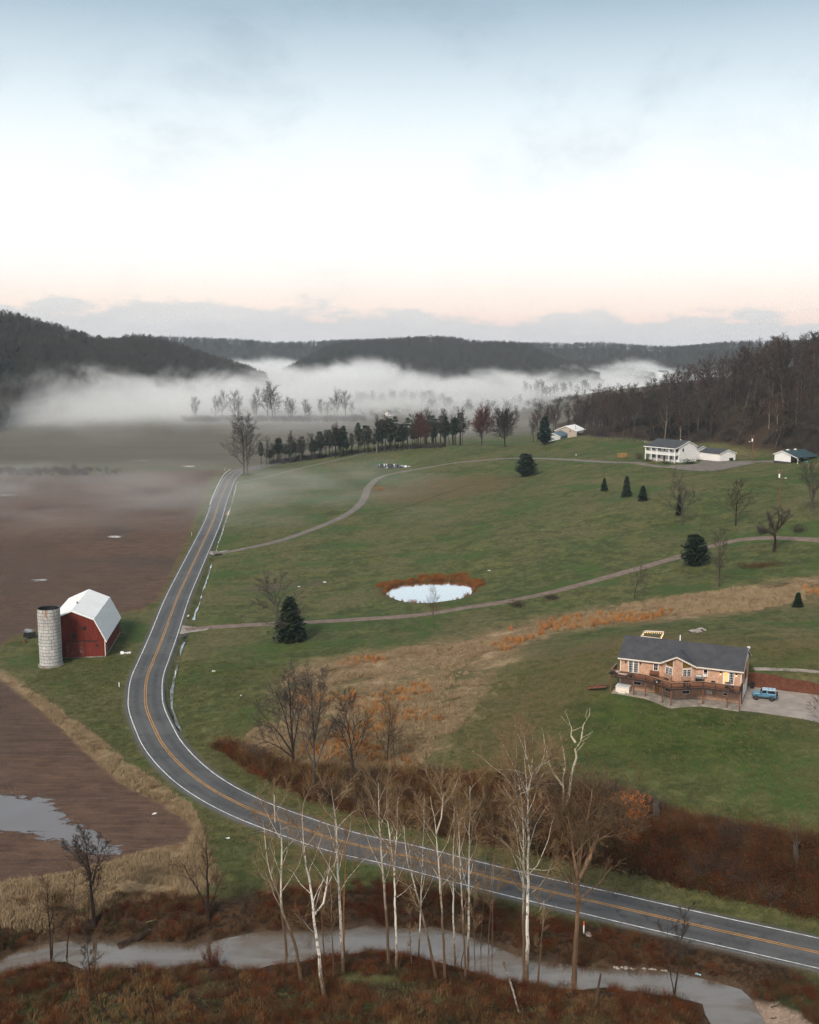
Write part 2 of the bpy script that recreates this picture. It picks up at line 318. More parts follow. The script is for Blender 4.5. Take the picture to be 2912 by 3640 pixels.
def zt(x, y, full=False):
    x = np.atleast_1d(np.asarray(x, float)); y = np.atleast_1d(np.asarray(y, float))
    z = np.maximum(tps(x, y), -.2 + .4 * fbm(x / 40, y / 40, 3))
    r = np.hypot(x, y)
    z = z * (1 - sstep(800 + np.clip(x - 60, 0, 150) * 2, 1150 + np.clip(x - 60, 0, 150) * 3, r))
    rd, rs = wroad(x, y)
    hill = np.where(rs < 0, sstep(3.8, 16, rd), 0)       # the road is travelled towards the camera: the hill is on its left
    z = z * hill
    z = z + (fbm(x / 7, y / 7, 11) - .5) * .22 * sstep(5, 9, rd) + (fbm(x / 30, y / 30, 17) - .5) * .5 * sstep(8, 30, rd) * sstep(0, .5, hill + sstep(8, 30, rd) * .4)
    # verge falls away from the pavement
    z = z - .10 * (1 - sstep(0, 4.2, rd)) * 0 - .12 * sstep(3.4, 6, rd) * (1 - sstep(6, 12, rd))
    for d in DITCH:
        dd, _ = sdline(x, y, d); z = z - .62 * (1 - sstep(.3, 1.7, dd))
    # creek
    sd = sdpoly(x, y, CREEK); nb = (fbm(x / 3.1, y / 3.1, 5) - .5) * 2.0
    bank = WZ - .25 + 2.1 * sstep(.1, 4.6, -sd + nb * .8) ** .8
    z = np.where(sd > 0, WZ - .2 - .5 * sstep(0, 2.5, sd), np.where(-sd < 9, np.minimum(z, np.where(-sd + nb * .8 > 4.6, z, bank)), z))
    # ponds
    for P, pz in ((POND1, P1Z), (POND2, P2Z)):
        sd = sdpoly(x, y, P)
        rim = pz + .08 + np.clip(-sd, 0, 30) * .32
        w = sstep(10, 1.0, -sd)
        z = np.where(sd > 0, pz - .25 - .6 * sstep(0, 3, sd), np.where(-sd < 10, z * (1 - w) + w * np.minimum(np.maximum(z, pz + .1 + .16 * np.clip(-sd, 0, 3)), rim), z))
    return z
def zt1(x, y): return float(zt(np.array([x]), np.array([y]))[0])
def G(px, py):                                            # photo pixel -> point on the land
    d = ray(px, py); o = np.array([0, 0, CAMH])
    ts = np.concatenate([np.linspace(75, 700, 140), np.linspace(706, 3500, 90)])
    for _ in range(2):
        P = o + d[None] * ts[:, None]; h = P[:, 2] - zt(P[:, 0], P[:, 1])
        i = int(np.argmax(h < 0))
        if h[i] >= 0: return P[-1]
        a, b = ts[max(i - 1, 0)], ts[i]
        if _ == 0: ts = np.linspace(a, b, 16)
    t = a + (b - a) * h[i - 1] / (h[i - 1] - h[i]); q = o + d * t
    q[2] = zt1(q[0], q[1]); return q
def onz(xy): return np.array([xy[0], xy[1], zt1(*xy)])
MEADOW = [G(*q)[:2] for q in MEADOW0]; BRUSH = [G(*q)[:2] for q in BRUSH0]
WOOD = [G(*q)[:2] for q in WOOD0] + [np.array(q) for q in ((230, 330), (420, 260), (520, 900), (200, 1000), (110, 800))]
LUSH = [G(*q)[:2] for q in ((1900,2500),(2100,2480),(2250,2495),(2500,2520),(2640,2530),(2800,2560),(2900,2620),(2700,2700),(2300,2740),(2000,2680))]
SAND = [gz(a, b, -.9)[:2] for a, b in ((2640,3520),(2700,3535),(2770,3570),(2840,3620),(2900,3680),(2960,3800),(2790,3860),(2745,3720),(2715,3640),(2690,3590))]
PADG = [G(a, b)[:2] for a, b in ((2641,2511),(2672,2521),(2719,2529),(2782,2537),(2829,2554),(2861,2566),(2912,2585),(3050,2640),(3100,2490))]
# gravel pad in front of the retaining wall, in house coordinates
PAD = [hw(0, -3.2), hw(-3.2, -3.0), hw(-9, -3.4), hw(-14, -4.6), hw(-20, -7), hw(-30, -12), hw(-34, 6), hw(-22, 9.9), hw(-12, 10.5), hw(-4, 10.7), hw(.3, 10.7), hw(.3, 2)]
GPAD = PAD[:6] + [hw(-34, 3), hw(-28.9, 8.15), hw(-22, 8.9), hw(-17, 9.3), hw(-10, 9.62), hw(-5, 9.7), hw(-.1, 9.7), hw(-.1, 6), hw(-.1, 2)]
PATIO = [hw(-.6, .5), hw(-.6, -4.2), hw(6, -4.2), hw(10, -6.9), hw(15, -4.0), hw(21.2, -3.8), hw(21.2, .5)]
HOUSE_FOOT = [hw(-.1, -.1), hw(HL + .1, -.1), hw(HL + .1, HD + .1), hw(-.1, HD + .1)]
_zt0 = zt
def zt(x, y):
    z = _zt0(x, y); x = np.atleast_1d(np.asarray(x, float)); y = np.atleast_1d(np.asarray(y, float))
    m = (np.abs(x - 58) < 45) & (np.abs(y - 165) < 30)
    if m.any():
        sp = sdpoly(x[m], y[m], PAD); sh = sdpoly(x[m], y[m], HOUSE_FOOT); zz = z[m]
        f = sstep(-.5, .25, sp); zz = zz * (1 - f) + (HZ - .06) * f
        fp = sstep(-3.0, .2, sdpoly(x[m], y[m], PATIO)); zz = zz * (1 - fp) + np.minimum(zz, HZ - .12) * fp
        zz = np.where(sh > .3, np.minimum(zz, HZ - .1), zz); z = z.copy(); z[m] = zz
    return z

# ---- ground sheet: rings round the drone's foot point, fine where the photograph looks
ang = np.concatenate([np.radians(np.arange(-180, -40, 4.0)), np.radians(np.arange(-40, -25, .8)), np.radians(np.arange(-25, 25, .16)), np.radians(np.arange(25, 40, .8)), np.radians(np.arange(40, 180, 4.0))])
rr = [3.0, 20, 40, 55, 65]; 
while rr[-1] < 1000: rr.append(rr[-1] * 1.0048)
while rr[-1] < 12000: rr.append(rr[-1] * 1.035)
rr = np.array(rr)
gx = (rr[:, None] * np.sin(ang)[None]); gy = (rr[:, None] * np.cos(ang)[None])
gzv = zt(gx.ravel(), gy.ravel()); NR, NA = gx.shape
gv = np.stack([gx.ravel(), gy.ravel(), gzv], 1)
_gz2 = gzv.reshape(NR, NA)
def zt(x, y):                                             # from here on: the height of the built sheet itself
    x = np.atleast_1d(np.asarray(x, float)); y = np.atleast_1d(np.asarray(y, float)); r = np.clip(np.hypot(x, y), rr[0], rr[-1] - 1e-3); a = np.clip(np.arctan2(x, y), ang[0], ang[-1] - 1e-6)
    i = np.clip(np.searchsorted(rr, r) - 1, 0, NR - 2); j = np.clip(np.searchsorted(ang, a) - 1, 0, NA - 2)
    u = (r - rr[i]) / (rr[i + 1] - rr[i]); v = (a - ang[j]) / (ang[j + 1] - ang[j])
    return (_gz2[i, j] * (1 - v) + _gz2[i, j + 1] * v) * (1 - u) + (_gz2[i + 1, j] * (1 - v) + _gz2[i + 1, j + 1] * v) * u
idx = np.arange(NR * NA).reshape(NR, NA); nx = np.roll(idx, -1, 1)
gf = np.stack([idx[:-1].ravel(), idx[1:].ravel(), nx[1:].ravel(), nx[:-1].ravel()], 1)
gme = bpy.data.meshes.new('ground')
gme.vertices.add(len(gv)); gme.vertices.foreach_set('co', gv.ravel().astype(np.float32))
gme.loops.add(gf.size); gme.loops.foreach_set('vertex_index', gf.ravel().astype(np.int32))
gme.polygons.add(len(gf)); gme.polygons.foreach_set('loop_start', np.arange(0, gf.size, 4, dtype=np.int32)); gme.polygons.foreach_set('loop_total', np.full(len(gf), 4, np.int32))
gme.polygons.foreach_set('use_smooth', np.ones(len(gf), bool)); gme.update(calc_edges=True); gme.validate()
gX, gY = gx.ravel(), gy.ravel()
def gattr(name, val):
    a = gme.attributes.new(name, 'FLOAT', 'POINT'); a.data.foreach_set('value', val.astype(np.float32))
def zone(poly): return np.clip(sdpoly(gX, gY, poly), -40, 40)
gattr('field', np.maximum(zone(F1), zone(F3))); gattr('tan', zone(T1)); gattr('meadow', zone(MEADOW)); gattr('brush', zone(BRUSH)); gattr('wood', zone(WOOD))
gattr('lush', zone(LUSH)); gattr('sand', zone(SAND)); gattr('creek', np.clip(-sdpoly(gX, gY, CREEK), -10, 40)); gattr('pond', np.clip(-sdpoly(gX, gY, POND1), -10, 40))
_rd, _rs = wroad(gX, gY); gattr('rd', np.clip(_rd, 0, 80)); gattr('side', np.where(_rs < 0, 1.0, 0.0))
gattr('pad', zone(PAD))
BROWN1 = [G(*q)[:2] for q in ((1340,1735),(1500,1708),(1750,1688),(1850,1702),(1800,1740),(1500,1792),(1360,1795))]; BROWN2 = [G(*q)[:2] for q in ((1740,2480),(1900,2320),(2100,2290),(2300,2250),(2560,2290),(2912,2280),(2912,2330),(2400,2300),(2150,2410),(2000,2560),(1850,2740),(1560,2740))]
MUD = [G(*q)[:2] for q in ((870,2095),(940,2080),(1020,2076),(1150,2062),(1170,2074),(1050,2092),(960,2106),(890,2110))]
gattr('brown', np.maximum(zone(BROWN1), zone(BROWN2))); gattr('mud', zone(MUD))
_tr = [smooth_line([G(*q)[:2] for q in L], 3.0) for L in ([(1010,1960),(1100,1949),(1180,1938),(1250,1930)], [(1340,1830),(1450,1800),(1560,1760),(1680,1722),(1800,1695)], [(1130,2104),(1260,2092),(1370,2075)], [(1750,1905),(1900,1890),(1990,1893)])]
gattr('track', np.minimum.reduce([np.clip(sdline(gX, gY, L)[0], 0, 20) for L in _tr]))

def ground_mat():
    t = NT('ground'); p = t.pos()
    nb = t.noise(p, .035, 5, .6); nm = t.noise(p, .22, 5, .62, .4); nf = t.noise(p, 1.6, 4, .7); ns = t.noise(t.scale(p, (.22, 1.5, 1)), .8, 4, .68)
    vf = t.noise(p, 5.5, 3, .7)
    # turf
    g = t.mix(t.rng(nm, .34, .66), (.058, .072, .020), (.158, .160, .056))
    g = t.mix(t.rng(nb, .42, .68), g, (.165, .142, .068))
    g = t.mix(t.math('MULTIPLY', t.rng(nb, .52, .30), .55), g, (.062, .098, .036))
    tx = t.noise(p, .75, 5, .75, .3); g = t.mix(t.rng(tx, .38, .62, .0, .55), g, (.036, .046, .014)); g = t.mix(t.rng(tx, .50, .30, 0, .40), g, (.175, .165, .080))
    g = t.mix(t.math('MULTIPLY', t.rng(t.noise(p, .055, 4, .6, .6), .50, .64), .75), g, (.052, .098, .022))
    wob = t.math('MULTIPLY', t.math('SUBTRACT', nm, .5), 6.0); wob2 = t.math('MULTIPLY', t.math('SUBTRACT', t.noise(p, .5, 4, .7), .5), 5.0)
    def edge(name, w, soft=1.2, k=1.0):
        return t.rng(t.math('ADD', t.attr(name), t.math('MULTIPLY', w, k)), -soft, soft)
    lush = edge('lush', wob, 6.0)
    g = t.mix(t.math('MULTIPLY', lush, .8), g, t.mix(t.rng(nm, .3, .7), (.020, .046, .005), (.062, .096, .015)))
    g = t.mix(t.math('MULTIPLY', edge('brown', wob, 9.0), t.rng(nm, .3, .6, .35, .85)), g, t.mix(t.rng(nf, .3, .7), (.105, .072, .034), (.19, .130, .064)))
    mow = t.noise(t.scale(p, (.10, 1.0, 1)), .55, 2, .5)
    g = t.mix(t.rng(mow, .45, .7, 0, .30), g, (.045, .060, .022))
    g = t.mix(t.math('MULTIPLY', t.rng(t.math('ADD', t.attr('track'), t.math('MULTIPLY', wob2, .12)), 1.3, .2), .6), g, (.040, .042, .022))
    g = t.mix(t.math('MULTIPLY', edge('mud', wob2, 2.0), t.rng(nm, .4, .6)), g, (.11, .082, .066))
    # far side of the valley: stubble, greyer
    sepp = t.node('ShaderNodeSeparateXYZ'); t.put(sepp.inputs[0], p)
    far = t.rng(sepp.outputs[1], 540, 640)
    left = t.math('MULTIPLY', t.math('SUBTRACT', 1.0, t.attr('side')), far)
    stub = t.mix(t.rng(t.noise(t.scale(p, (.3, 1.6, 1)), .035, 4, .6), .35, .65), (.165, .142, .120), (.118, .114, .086))
    g = t.mix(t.math('MAXIMUM', left, t.rng(sepp.outputs[1], 700, 800)), g, stub)
    # ploughed fields
    fc = t.mix(t.rng(nm, .3, .7), (.078, .046, .034), (.140, .085, .062)); fc = t.mix(t.rng(ns, .4, .75), fc, (.18, .104, .070))
    fc = t.mix(t.rng(nb, .5, .75), fc, (.072, .050, .042)); fc = t.mix(t.math('MULTIPLY', t.rng(vf, .55, .8), .6), fc, (.27, .185, .145))
    fc = t.mix(t.rng(t.noise(t.scale(p, (.05, .9, 1)), .55, 3, .6), .5, .72, 0, .55), fc, (.056, .038, .031)); fc = t.mix(t.rng(t.noise(p, .012, 3, .5), .4, .6, 0, .5), fc, (.085, .064, .056))
    fld = edge('field', wob2, .8, .5)
    # dry tan grass
    tn = t.mix(t.rng(nf, .3, .7), (.20, .136, .074), (.40, .295, .175)); tn = t.mix(t.rng(vf, .45, .8), tn, (.50, .38, .25)); tn = t.mix(t.rng(nm, .52, .8), tn, (.12, .09, .045))
    c = t.mix(edge('tan', wob2, 1.6, .7), g, tn)
    c = t.mix(fld, c, fc)
    # field rim of rusty weeds
    rim = t.math('MULTIPLY', t.rng(t.math('ADD', t.attr('field'), wob2), -3.2, -.4), t.math('SUBTRACT', 1.0, fld))
    c = t.mix(t.math('MULTIPLY', rim, t.rng(nm, .35, .65, .1, .85)), c, (.16, .088, .042))
    # broom-sedge meadow on the slope
    md = t.mix(t.rng(nf, .3, .7), (.145, .100, .052), (.31, .215, .120)); md = t.mix(t.rng(nm, .5, .72), md, (.40, .285, .175)); md = t.mix(t.rng(nm, .47, .3), md, (.095, .060, .030))
    md = t.mix(t.math('MULTIPLY', t.rng(vf, .6, .8), .5), md, (.34, .15, .05)); md = t.mix(t.math('MULTIPLY', t.rng(t.noise(p, .07, 4, .65), .50, .64), .8), md, (.092, .096, .040))
    c = t.mix(edge('meadow', t.math('ADD', wob, wob2), 5.0, 1.0), c, md)
    # leaf litter in the wood and under the brush
    ll = t.mix(t.rng(nf, .3, .7), (.028, .018, .012), (.075, .046, .030))
    c = t.mix(edge('wood', wob, 3.0), c, t.mix(.35, ll, (.050, .034, .026)))
    c = t.mix(edge('brush', wob2, 1.2, .6), c, t.mix(t.rng(nm, .4, .7), (.016, .007, .004), (.052, .024, .011)))
    # creek banks: mud, then rank dead growth
    cb = t.math('ADD', t.attr('creek'), t.math('MULTIPLY', wob2, .9))
    nr = t.math('SUBTRACT', 1.0, t.rng(sepp.outputs[1], 96, 101))
    bk = t.mix(t.rng(nf, .35, .65), (.020, .011, .006), (.070, .038, .019))
    c = t.mix(t.rng(cb, 8.5, 4.5), c, bk)
    nearb = t.mix(t.rng(nm, .42, .62), (.026, .013, .007), (.082, .046, .022)); nearb = t.mix(t.rng(nb, .5, .58), nearb, (.036, .048, .018))
    side_near = t.rng(sepp.outputs[1], 102.5, 100.5)
    c = t.mix(t.math('MULTIPLY', side_near, t.rng(cb, 1.0, 3.0)), c, nearb)
    c = t.mix(t.rng(cb, 1.6, .3), c, (.085, .055, .036))
    c = t.mix(edge('sand', wob2, .5, .25), c, t.mix(t.rng(nf, .3, .7), (.30, .215, .165), (.38, .28, .22)))
    # pond margin: rust-coloured sedge, mostly on the far bank
    pb = t.math('ADD', t.attr('pond'), t.math('MULTIPLY', wob2, .25))
    c = t.mix(t.math('MULTIPLY', t.rng(pb, 2.6, .4), t.rng(nm, .35, .6, .25, 1.0)), c, t.mix(nf, (.15, .062, .024), (.070, .034, .018)))
    # gravelly shoulder beside the pavement
    sh = t.math('ADD', t.attr('rd'), t.math('MULTIPLY', t.math('SUBTRACT', nf, .5), 1.2))
    c = t.mix(t.math('MULTIPLY', t.rng(sh, 4.4, 3.6), .75), c, t.mix(nf, (.10, .088, .070), (.17, .155, .135)))
    c = t.mix(t.math('MULTIPLY', t.rng(vf, .35, .65), .38), c, (.012, .012, .008))
    h = t.math('ADD', t.math('MULTIPLY', nf, .5), t.math('MULTIPLY', vf, .22))
    t.bsdf(c, .95, t.bump(h, .85, .55), 0, .12); return t.m
M = {}
M['ground'] = ground_mat(); gme.materials.append(M['ground'])
tag(obj('ground', gme), kind='structure')

# ---- pavement and painted lines
def strip(line, offs, z, name, mat, parent=None, kind=None, wob=0.0, zf=None, uvw=False):
    """ribbon along line between lateral offsets; z constant or taken from zf"""
    L = np.asarray(line)[:, :2]; T = np.gradient(L, axis=0); T /= np.linalg.norm(T, axis=1)[:, None]; N = np.stack([T[:, 1], -T[:, 0]], 1)
    V = []; n = len(offs)
    for i in range(len(L)):
        for j, o in enumerate(offs):
            w = o + ((random.random() - .5) * wob if j in (0, n - 1) else 0)
            q = L[i] + N[i] * w; zz = z[j] if isinstance(z, (list, tuple)) else z
            V.append((q[0], q[1], zz))
    V = np.array(V)
    if zf is not None: V[:, 2] += zf(V[:, 0], V[:, 1])
    F = [(i * n + j, i * n + j + 1, (i + 1) * n + j + 1, (i + 1) * n + j) for i in range(len(L) - 1) for j in range(n - 1)]
    me = mesh(name, V, F, mat); bm = bmesh.new(); bm.from_mesh(me); bmesh.ops.recalc_face_normals(bm, faces=bm.faces)
    if sum(f.normal.z for f in bm.faces) < 0: bmesh.ops.reverse_faces(bm, faces=bm.faces)
    bm.to_mesh(me); bm.free()
    o = obj(name, me, parent)
    if kind: o['kind'] = kind
    return o
def asphalt():
    t = NT('asphalt'); p = t.pos(); a = t.attr('lane')
    n = t.noise(p, .12, 4, .6, .5); nf = t.noise(p, 4, 4, .7); st = t.noise(t.scale(p, (1, 1, 1)), .6, 5, .65)
    c = t.mix(t.rng(n, .35, .68), (.052, .053, .056), (.090, .091, .095)); c = t.mix(t.rng(nf, .3, .7, 0, .5), c, (.135, .135, .138))
    w = t.math('ABSOLUTE', t.math('SUBTRACT', t.math('ABSOLUTE', a), 1.62))
    c = t.mix(t.math('MULTIPLY', t.rng(w, .75, .2), .42), c, (.040, .041, .044)); c = t.mix(t.rng(st, .58, .62, 0, .55), c, (.030, .031, .034)); c = t.mix(t.rng(t.noise(p, .05, 2), .56, .58, 0, .35), c, (.12, .12, .122))
    t.bsdf(c, t.rng(n, .3, .7, .62, .8), t.bump(nf, .25, .03), 0, .22); return t.m
M['asphalt'] = asphalt()
M['line_white'] = plain('line_white', (.62, .63, .62), .7, .32, 1.3); M['line_yellow'] = plain('line_yellow', (.44, .22, .055), .7, .2, .7)
road = strip(ROAD, [-3.75, -3.5, -1.75, 0, 1.75, 3.5, 3.75], [-.25, ROADZ - .05, ROADZ - .02, ROADZ, ROADZ - .02, ROADZ - .05, -.25], 'road', M['asphalt'], kind='structure')
_a = road.data.attributes.new('lane', 'FLOAT', 'POINT'); _a.data.foreach_set('value', np.tile([-3.75, -3.5, -1.75, 0, 1.75, 3.5, 3.75], len(ROAD)).astype(np.float32))
for a, b in ((-3.16, -3.02), (3.02, 3.16)): strip(ROAD, [a, b], ROADZ - .030, 'edge_line', M['line_white'], road, wob=.03)
for a, b in ((-.24, -.10), (.10, .24)): strip(ROAD, [a, b], ROADZ + .012, 'centre_line', M['line_yellow'], road, wob=.03)

# ---- gravel lanes, drawn on the land
def gravel(name, c0, c1, c2):
    t = NT(name); p = t.pos(); n = t.noise(p, .5, 5, .65); f = t.noise(p, 5, 3, .7)
    c = t.mix(t.rng(n, .3, .7), c0, c1); c = t.mix(t.rng(f, .55, .8), c, c2); t.bsdf(c, .9, t.bump(f, .5, .08), 0, .2); return t.m
M['gravel'] = gravel('gravel', (.115, .098, .086), (.185, .160, .142), (.26, .235, .215)); M['gravel_pink'] = gravel('gravel_pink', (.120, .088, .072), (.20, .152, .128), (.30, .25, .22)); M['gravel_pad'] = gravel('gravel_pad', (.24, .205, .185), (.34, .30, .275), (.42, .39, .36))
laneA = [(757,1966),(825.5,1959.5),(918,1940),(1011,1917),(1104,1885),(1196.6,1847),(1261.5,1810),(1294,1773),(1308,1736),(1336,1706),(1373,1689.6),(1440,1675.7),(1540,1658),(1620,1645),(1709,1637),(1819,1629),(1929,1630),(2047,1635),(2173,1643),(2300,1652),(2384,1660),(2470,1662),(2560,1656),(2660,1644),(2720,1640),(2755,1641)]
laneB = [(659,2238),(735,2231),(850,2224),(1100,2212),(1300,2200),(1500,2185),(1640,2163),(1800,2138),(2000,2095),(2200,2040),(2350,1998),(2500,1950),(2600,1925),(2700,1913),(2800,1914),(2912,1921),(3040,1935)]
laneC = [(800,1715),(930,1700),(1000,1682),(1080,1662),(1180,1640),(1300,1612),(1390,1600)]
def lane(px, w, mat, name='gravel_lane', mid=True):
    L = smooth_line([G(a, b)[:2] for a, b in px], 2.2); h = w / 2
    return strip(L, [-h - .15, -h, -h * .5, 0, h * .5, h, h + .15], [-.12, .05, .07, .075, .07, .05, -.12], name, mat, None, 'structure', .25, zf=zt), L
_, LA = lane(laneA, 3.3, M['gravel'], 'gravel_lane'); _, LB = lane(laneB, 3.1, M['gravel_pink'], 'gravel_lane'); _, LC = lane(laneC, 2.6, M['gravel'], 'gravel_lane')
def patch(poly, name, mat, dz, step=1.5, n=None):
    P = np.asarray(poly)[:, :2]; P = P if n else smooth_line(np.vstack([P, P[:1]]), step)[:-1]
    bm = bmesh.new(); vs_ = [bm.verts.new((q[0], q[1], 0)) for q in P]; bm.faces.new(vs_); bmesh.ops.triangulate(bm, faces=bm.faces)
    for _ in range(3): bmesh.ops.subdivide_edges(bm, edges=[e for e in bm.edges if e.calc_length() > step * 1.7], cuts=1); bmesh.ops.triangulate(bm, faces=bm.faces)
    xs = np.array([v.co.x for v in bm.verts]); ys = np.array([v.co.y for v in bm.verts]); z = zt(xs, ys) + dz
    for v, q in zip(bm.verts, z): v.co.z = q
    me = bpy.data.meshes.new(name); bmesh.ops.recalc_face_normals(bm, faces=bm.faces); bm.to_mesh(me); bm.free(); me.materials.append(mat)
    if sum(f.normal.z for f in me.polygons) < 0: me.flip_normals()
    o = obj(name, me); o['kind'] = 'structure'; return o
patch(GPAD, 'gravel_yard', M['gravel_pad'], .05, 1.5, True)
patch([G(a, b)[:2] for a, b in ((2380,1655),(2470,1650),(2500,1638),(2525,1630),(2560,1637),(2610,1640),(2670,1638),(2680,1648),(2620,1660),(2560,1672),(2500,1676),(2440,1672),(2390,1666))], 'gravel_yard', M['gravel'], .10, 2.5)
strip(smooth_line([hw(-.6, 12.0), hw(-4, 13.0), hw(-9, 13.6), hw(-16, 14.0), hw(-26, 14.6)], 1.5), [-.6, 0, .6], .06, 'garden_path', M['gravel_pad'], None, 'structure', .15, zf=zt)
# mouths of the lanes on the highway
for L, w in ((LA, 3.2), (LB, 4.0)):
    d, _ = sdline(L[:40, 0], L[:40, 1], ROAD); k = int(np.argmin(d)); a = L[0]; t0 = L[6] - L[0]; t0 /= np.linalg.norm(t0); n0 = np.array([-t0[1], t0[0]])
    patch([a - t0 * 1.2 + n0 * w, a + t0 * 1.6 + n0 * w * .62, a + t0 * 5 + n0 * 1.5, a + t0 * 5 - n0 * 1.5, a + t0 * 1.6 - n0 * w * .62, a - t0 * 1.2 - n0 * w], 'lane_mouth', M['gravel_pad'], .06, 1.0)

# ---- water
def water_mat(name, deep, mirror, rough=.03, wave=.02, ws=2.0, tint=(.97, .98, 1), patchy=False):
    t = NT(name); p = t.pos()
    w = t.math('ADD', t.noise(p, ws, 3, .6), t.math('MULTIPLY', t.noise(t.scale(p, (.5, 1.5, 1)), ws * .35, 2), .6))
    nm = t.bump(w, 1.0, wave)
    d = t.node('ShaderNodeBsdfPrincipled'); t.put(d.inputs['Base Color'], deep); d.inputs['Roughness'].default_value = .25; t.put(d.inputs['Normal'], nm)
    g = t.node('ShaderNodeBsdfGlossy'); g.inputs['Roughness'].default_value = rough; t.put(g.inputs['Normal'], nm); g.inputs['Color'].default_value = (*tint, 1)
    lw = t.node('ShaderNodeLayerWeight'); lw.inputs['Blend'].default_value = .5; t.put(lw.inputs['Normal'], nm)
    f = t.rng(lw.outputs['Facing'], 0.2, .95, mirror[0], mirror[1], False)
    if patchy: f = t.math('MULTIPLY', f, t.rng(t.noise(t.scale(p, (.5, 1.4, 1)), .16, 4, .65, .8), .36, .62, .30, 1.15)); f = t.math('MINIMUM', f, 1.0)
    mx = t.node('ShaderNodeMixShader'); t.put(mx.inputs[0], f); t.l.new(d.outputs[0], mx.inputs[1]); t.l.new(g.outputs[0], mx.inputs[2])
    t.l.new(mx.outputs[0], t.out.inputs['Surface']); return t.m
M['pond'] = water_mat('pond_water', (.05, .055, .05), (.5, 1.0), .015, .0001, .4, (1, 1, 1))
M['ditch'] = water_mat('ditch_water', (.09, .08, .07), (.10, .85), .05, .01, 1.5, (.9, .9, .9), True)
M['creek'] = water_mat('creek_water', (.115, .085, .058), (.10, .78), .04, .008, 1.0, (.95, .88, .82), True)
def water(poly, z, name, mat, grow=.5):
    P = np.asarray(poly)[:, :2]; me = mesh(name, [(q[0], q[1], z) for q in P], [tuple(range(len(P)))], mat)
    if me.polygons[0].normal.z < 0: me.flip_normals()
    bm = bmesh.new(); bm.from_mesh(me); bmesh.ops.triangulate(bm, faces=bm.faces); bm.to_mesh(me); bm.free()
    o = obj(name, me); o['kind'] = 'structure'; return o
def grown(poly, g):
    P = np.asarray(poly)[:, :2]; P = smooth_line(np.vstack([P, P[:1]]), .8)[:-1]; T = np.roll(P, -1, 0) - np.roll(P, 1, 0); T /= np.linalg.norm(T, axis=1)[:, None]
    N = np.stack([T[:, 1], -T[:, 0]], 1); A = .5 * np.sum(P[:, 0] * np.roll(P[:, 1], -1) - np.roll(P[:, 0], -1) * P[:, 1])
    return P + N * (g if A > 0 else -g)
water(grown(POND1, .25), P1Z, 'pond_water', M['pond']); water(grown(POND2, .3), P2Z, 'pond_water', M['pond'])
_c = np.vstack([smooth_line([gz(a, b, WZ)[:2] for a, b in cr_far], 1.0) , smooth_line([gz(a, b, WZ)[:2] for a, b in cr_near], 1.0)[::-1]])
def _grow_creek():
    F_ = smooth_line([gz(a, b, WZ)[:2] for a, b in cr_far], 1.5); N_ = smooth_line([gz(a, b, WZ)[:2] for a, b in cr_near], 1.5)
    return np.vstack([F_ + [0, .35], (N_ - [0, .35])[::-1]])
water(_grow_creek(), WZ, 'creek_water', M['creek'])
for d in DITCH: strip(d, [-.14, .14], -.54, 'ditch_water', M['ditch'], None, 'structure', .5)

# standing water in the fields: sheets whose rim breaks up among the clods
def puddle_mat():
    t = NT('puddle'); p = t.pos(); e = t.attr('edge')
    k = t.math('ADD', t.math('ADD', e, .7), t.math('MULTIPLY', t.math('SUBTRACT', t.noise(t.scale(p, (.6, 1.3, 1)), .6, 5, .72, .6), .5), 9.0))
    a = t.rng(k, .2, .7)
    nm = t.bump(t.noise(p, 2.5, 2), 1, .006)
    g = t.node('ShaderNodeBsdfGlossy'); g.inputs['Roughness'].default_value = .06; t.put(g.inputs['Normal'], nm); t.put(g.inputs['Color'], (.80, .70, .66))
    d = t.node('ShaderNodeBsdfDiffuse'); t.put(d.inputs['Color'], (.10, .082, .072))
    lw = t.node('ShaderNodeLayerWeight'); f = t.rng(lw.outputs['Facing'], .3, .95, .25, .85, False)
    m1 = t.node('ShaderNodeMixShader'); t.put(m1.inputs[0], f); t.l.new(d.outputs[0], m1.inputs[1]); t.l.new(g.outputs[0], m1.inputs[2])
    tr = t.node('ShaderNodeBsdfTransparent'); m2 = t.node('ShaderNodeMixShader'); t.put(m2.inputs[0], a); t.l.new(tr.outputs[0], m2.inputs[1]); t.l.new(m1.outputs[0], m2.inputs[2])
    t.l.new(m2.outputs[0], t.out.inputs['Surface']); return t.m
M['puddle'] = puddle_mat()
def puddle(px, z=.0, g=1.5, step=1.2):
    P = np.array([gz(a, b, z)[:2] for a, b in px]); lo, hi = P.min(0) - g - 1, P.max(0) + g + 1
    nx_, ny_ = [max(6, int(v / step)) for v in (hi - lo)]; xs = np.linspace(lo[0], hi[0], nx_); ys = np.linspace(lo[1], hi[1], ny_)
    XX, YY = np.meshgrid(xs, ys); sd = sdpoly(XX.ravel(), YY.ravel(), P); zz = zt(XX.ravel(), YY.ravel())
    V = np.stack([XX.ravel(), YY.ravel(), zz + .06], 1)
    F = [(j * nx_ + i, j * nx_ + i + 1, (j + 1) * nx_ + i + 1, (j + 1) * nx_ + i) for j in range(ny_ - 1) for i in range(nx_ - 1) if sd[j * nx_ + i] > -g - .8]
    me = mesh('puddle', V, F, M['puddle']); a = me.attributes.new('edge', 'FLOAT', 'POINT'); a.data.foreach_set('value', sd.astype(np.float32)); me.polygons.foreach_set('use_smooth', [True] * len(me.polygons))
    o = obj('puddle', me); o['kind'] = 'structure'; return o
puddle([(-60,2815),(60,2835),(150,2840),(190,2880),(230,2920),(300,2955),(380,2995),(430,3020),(360,3050),(260,3010),(170,2975),(90,2950),(0,2950),(-60,2960)])
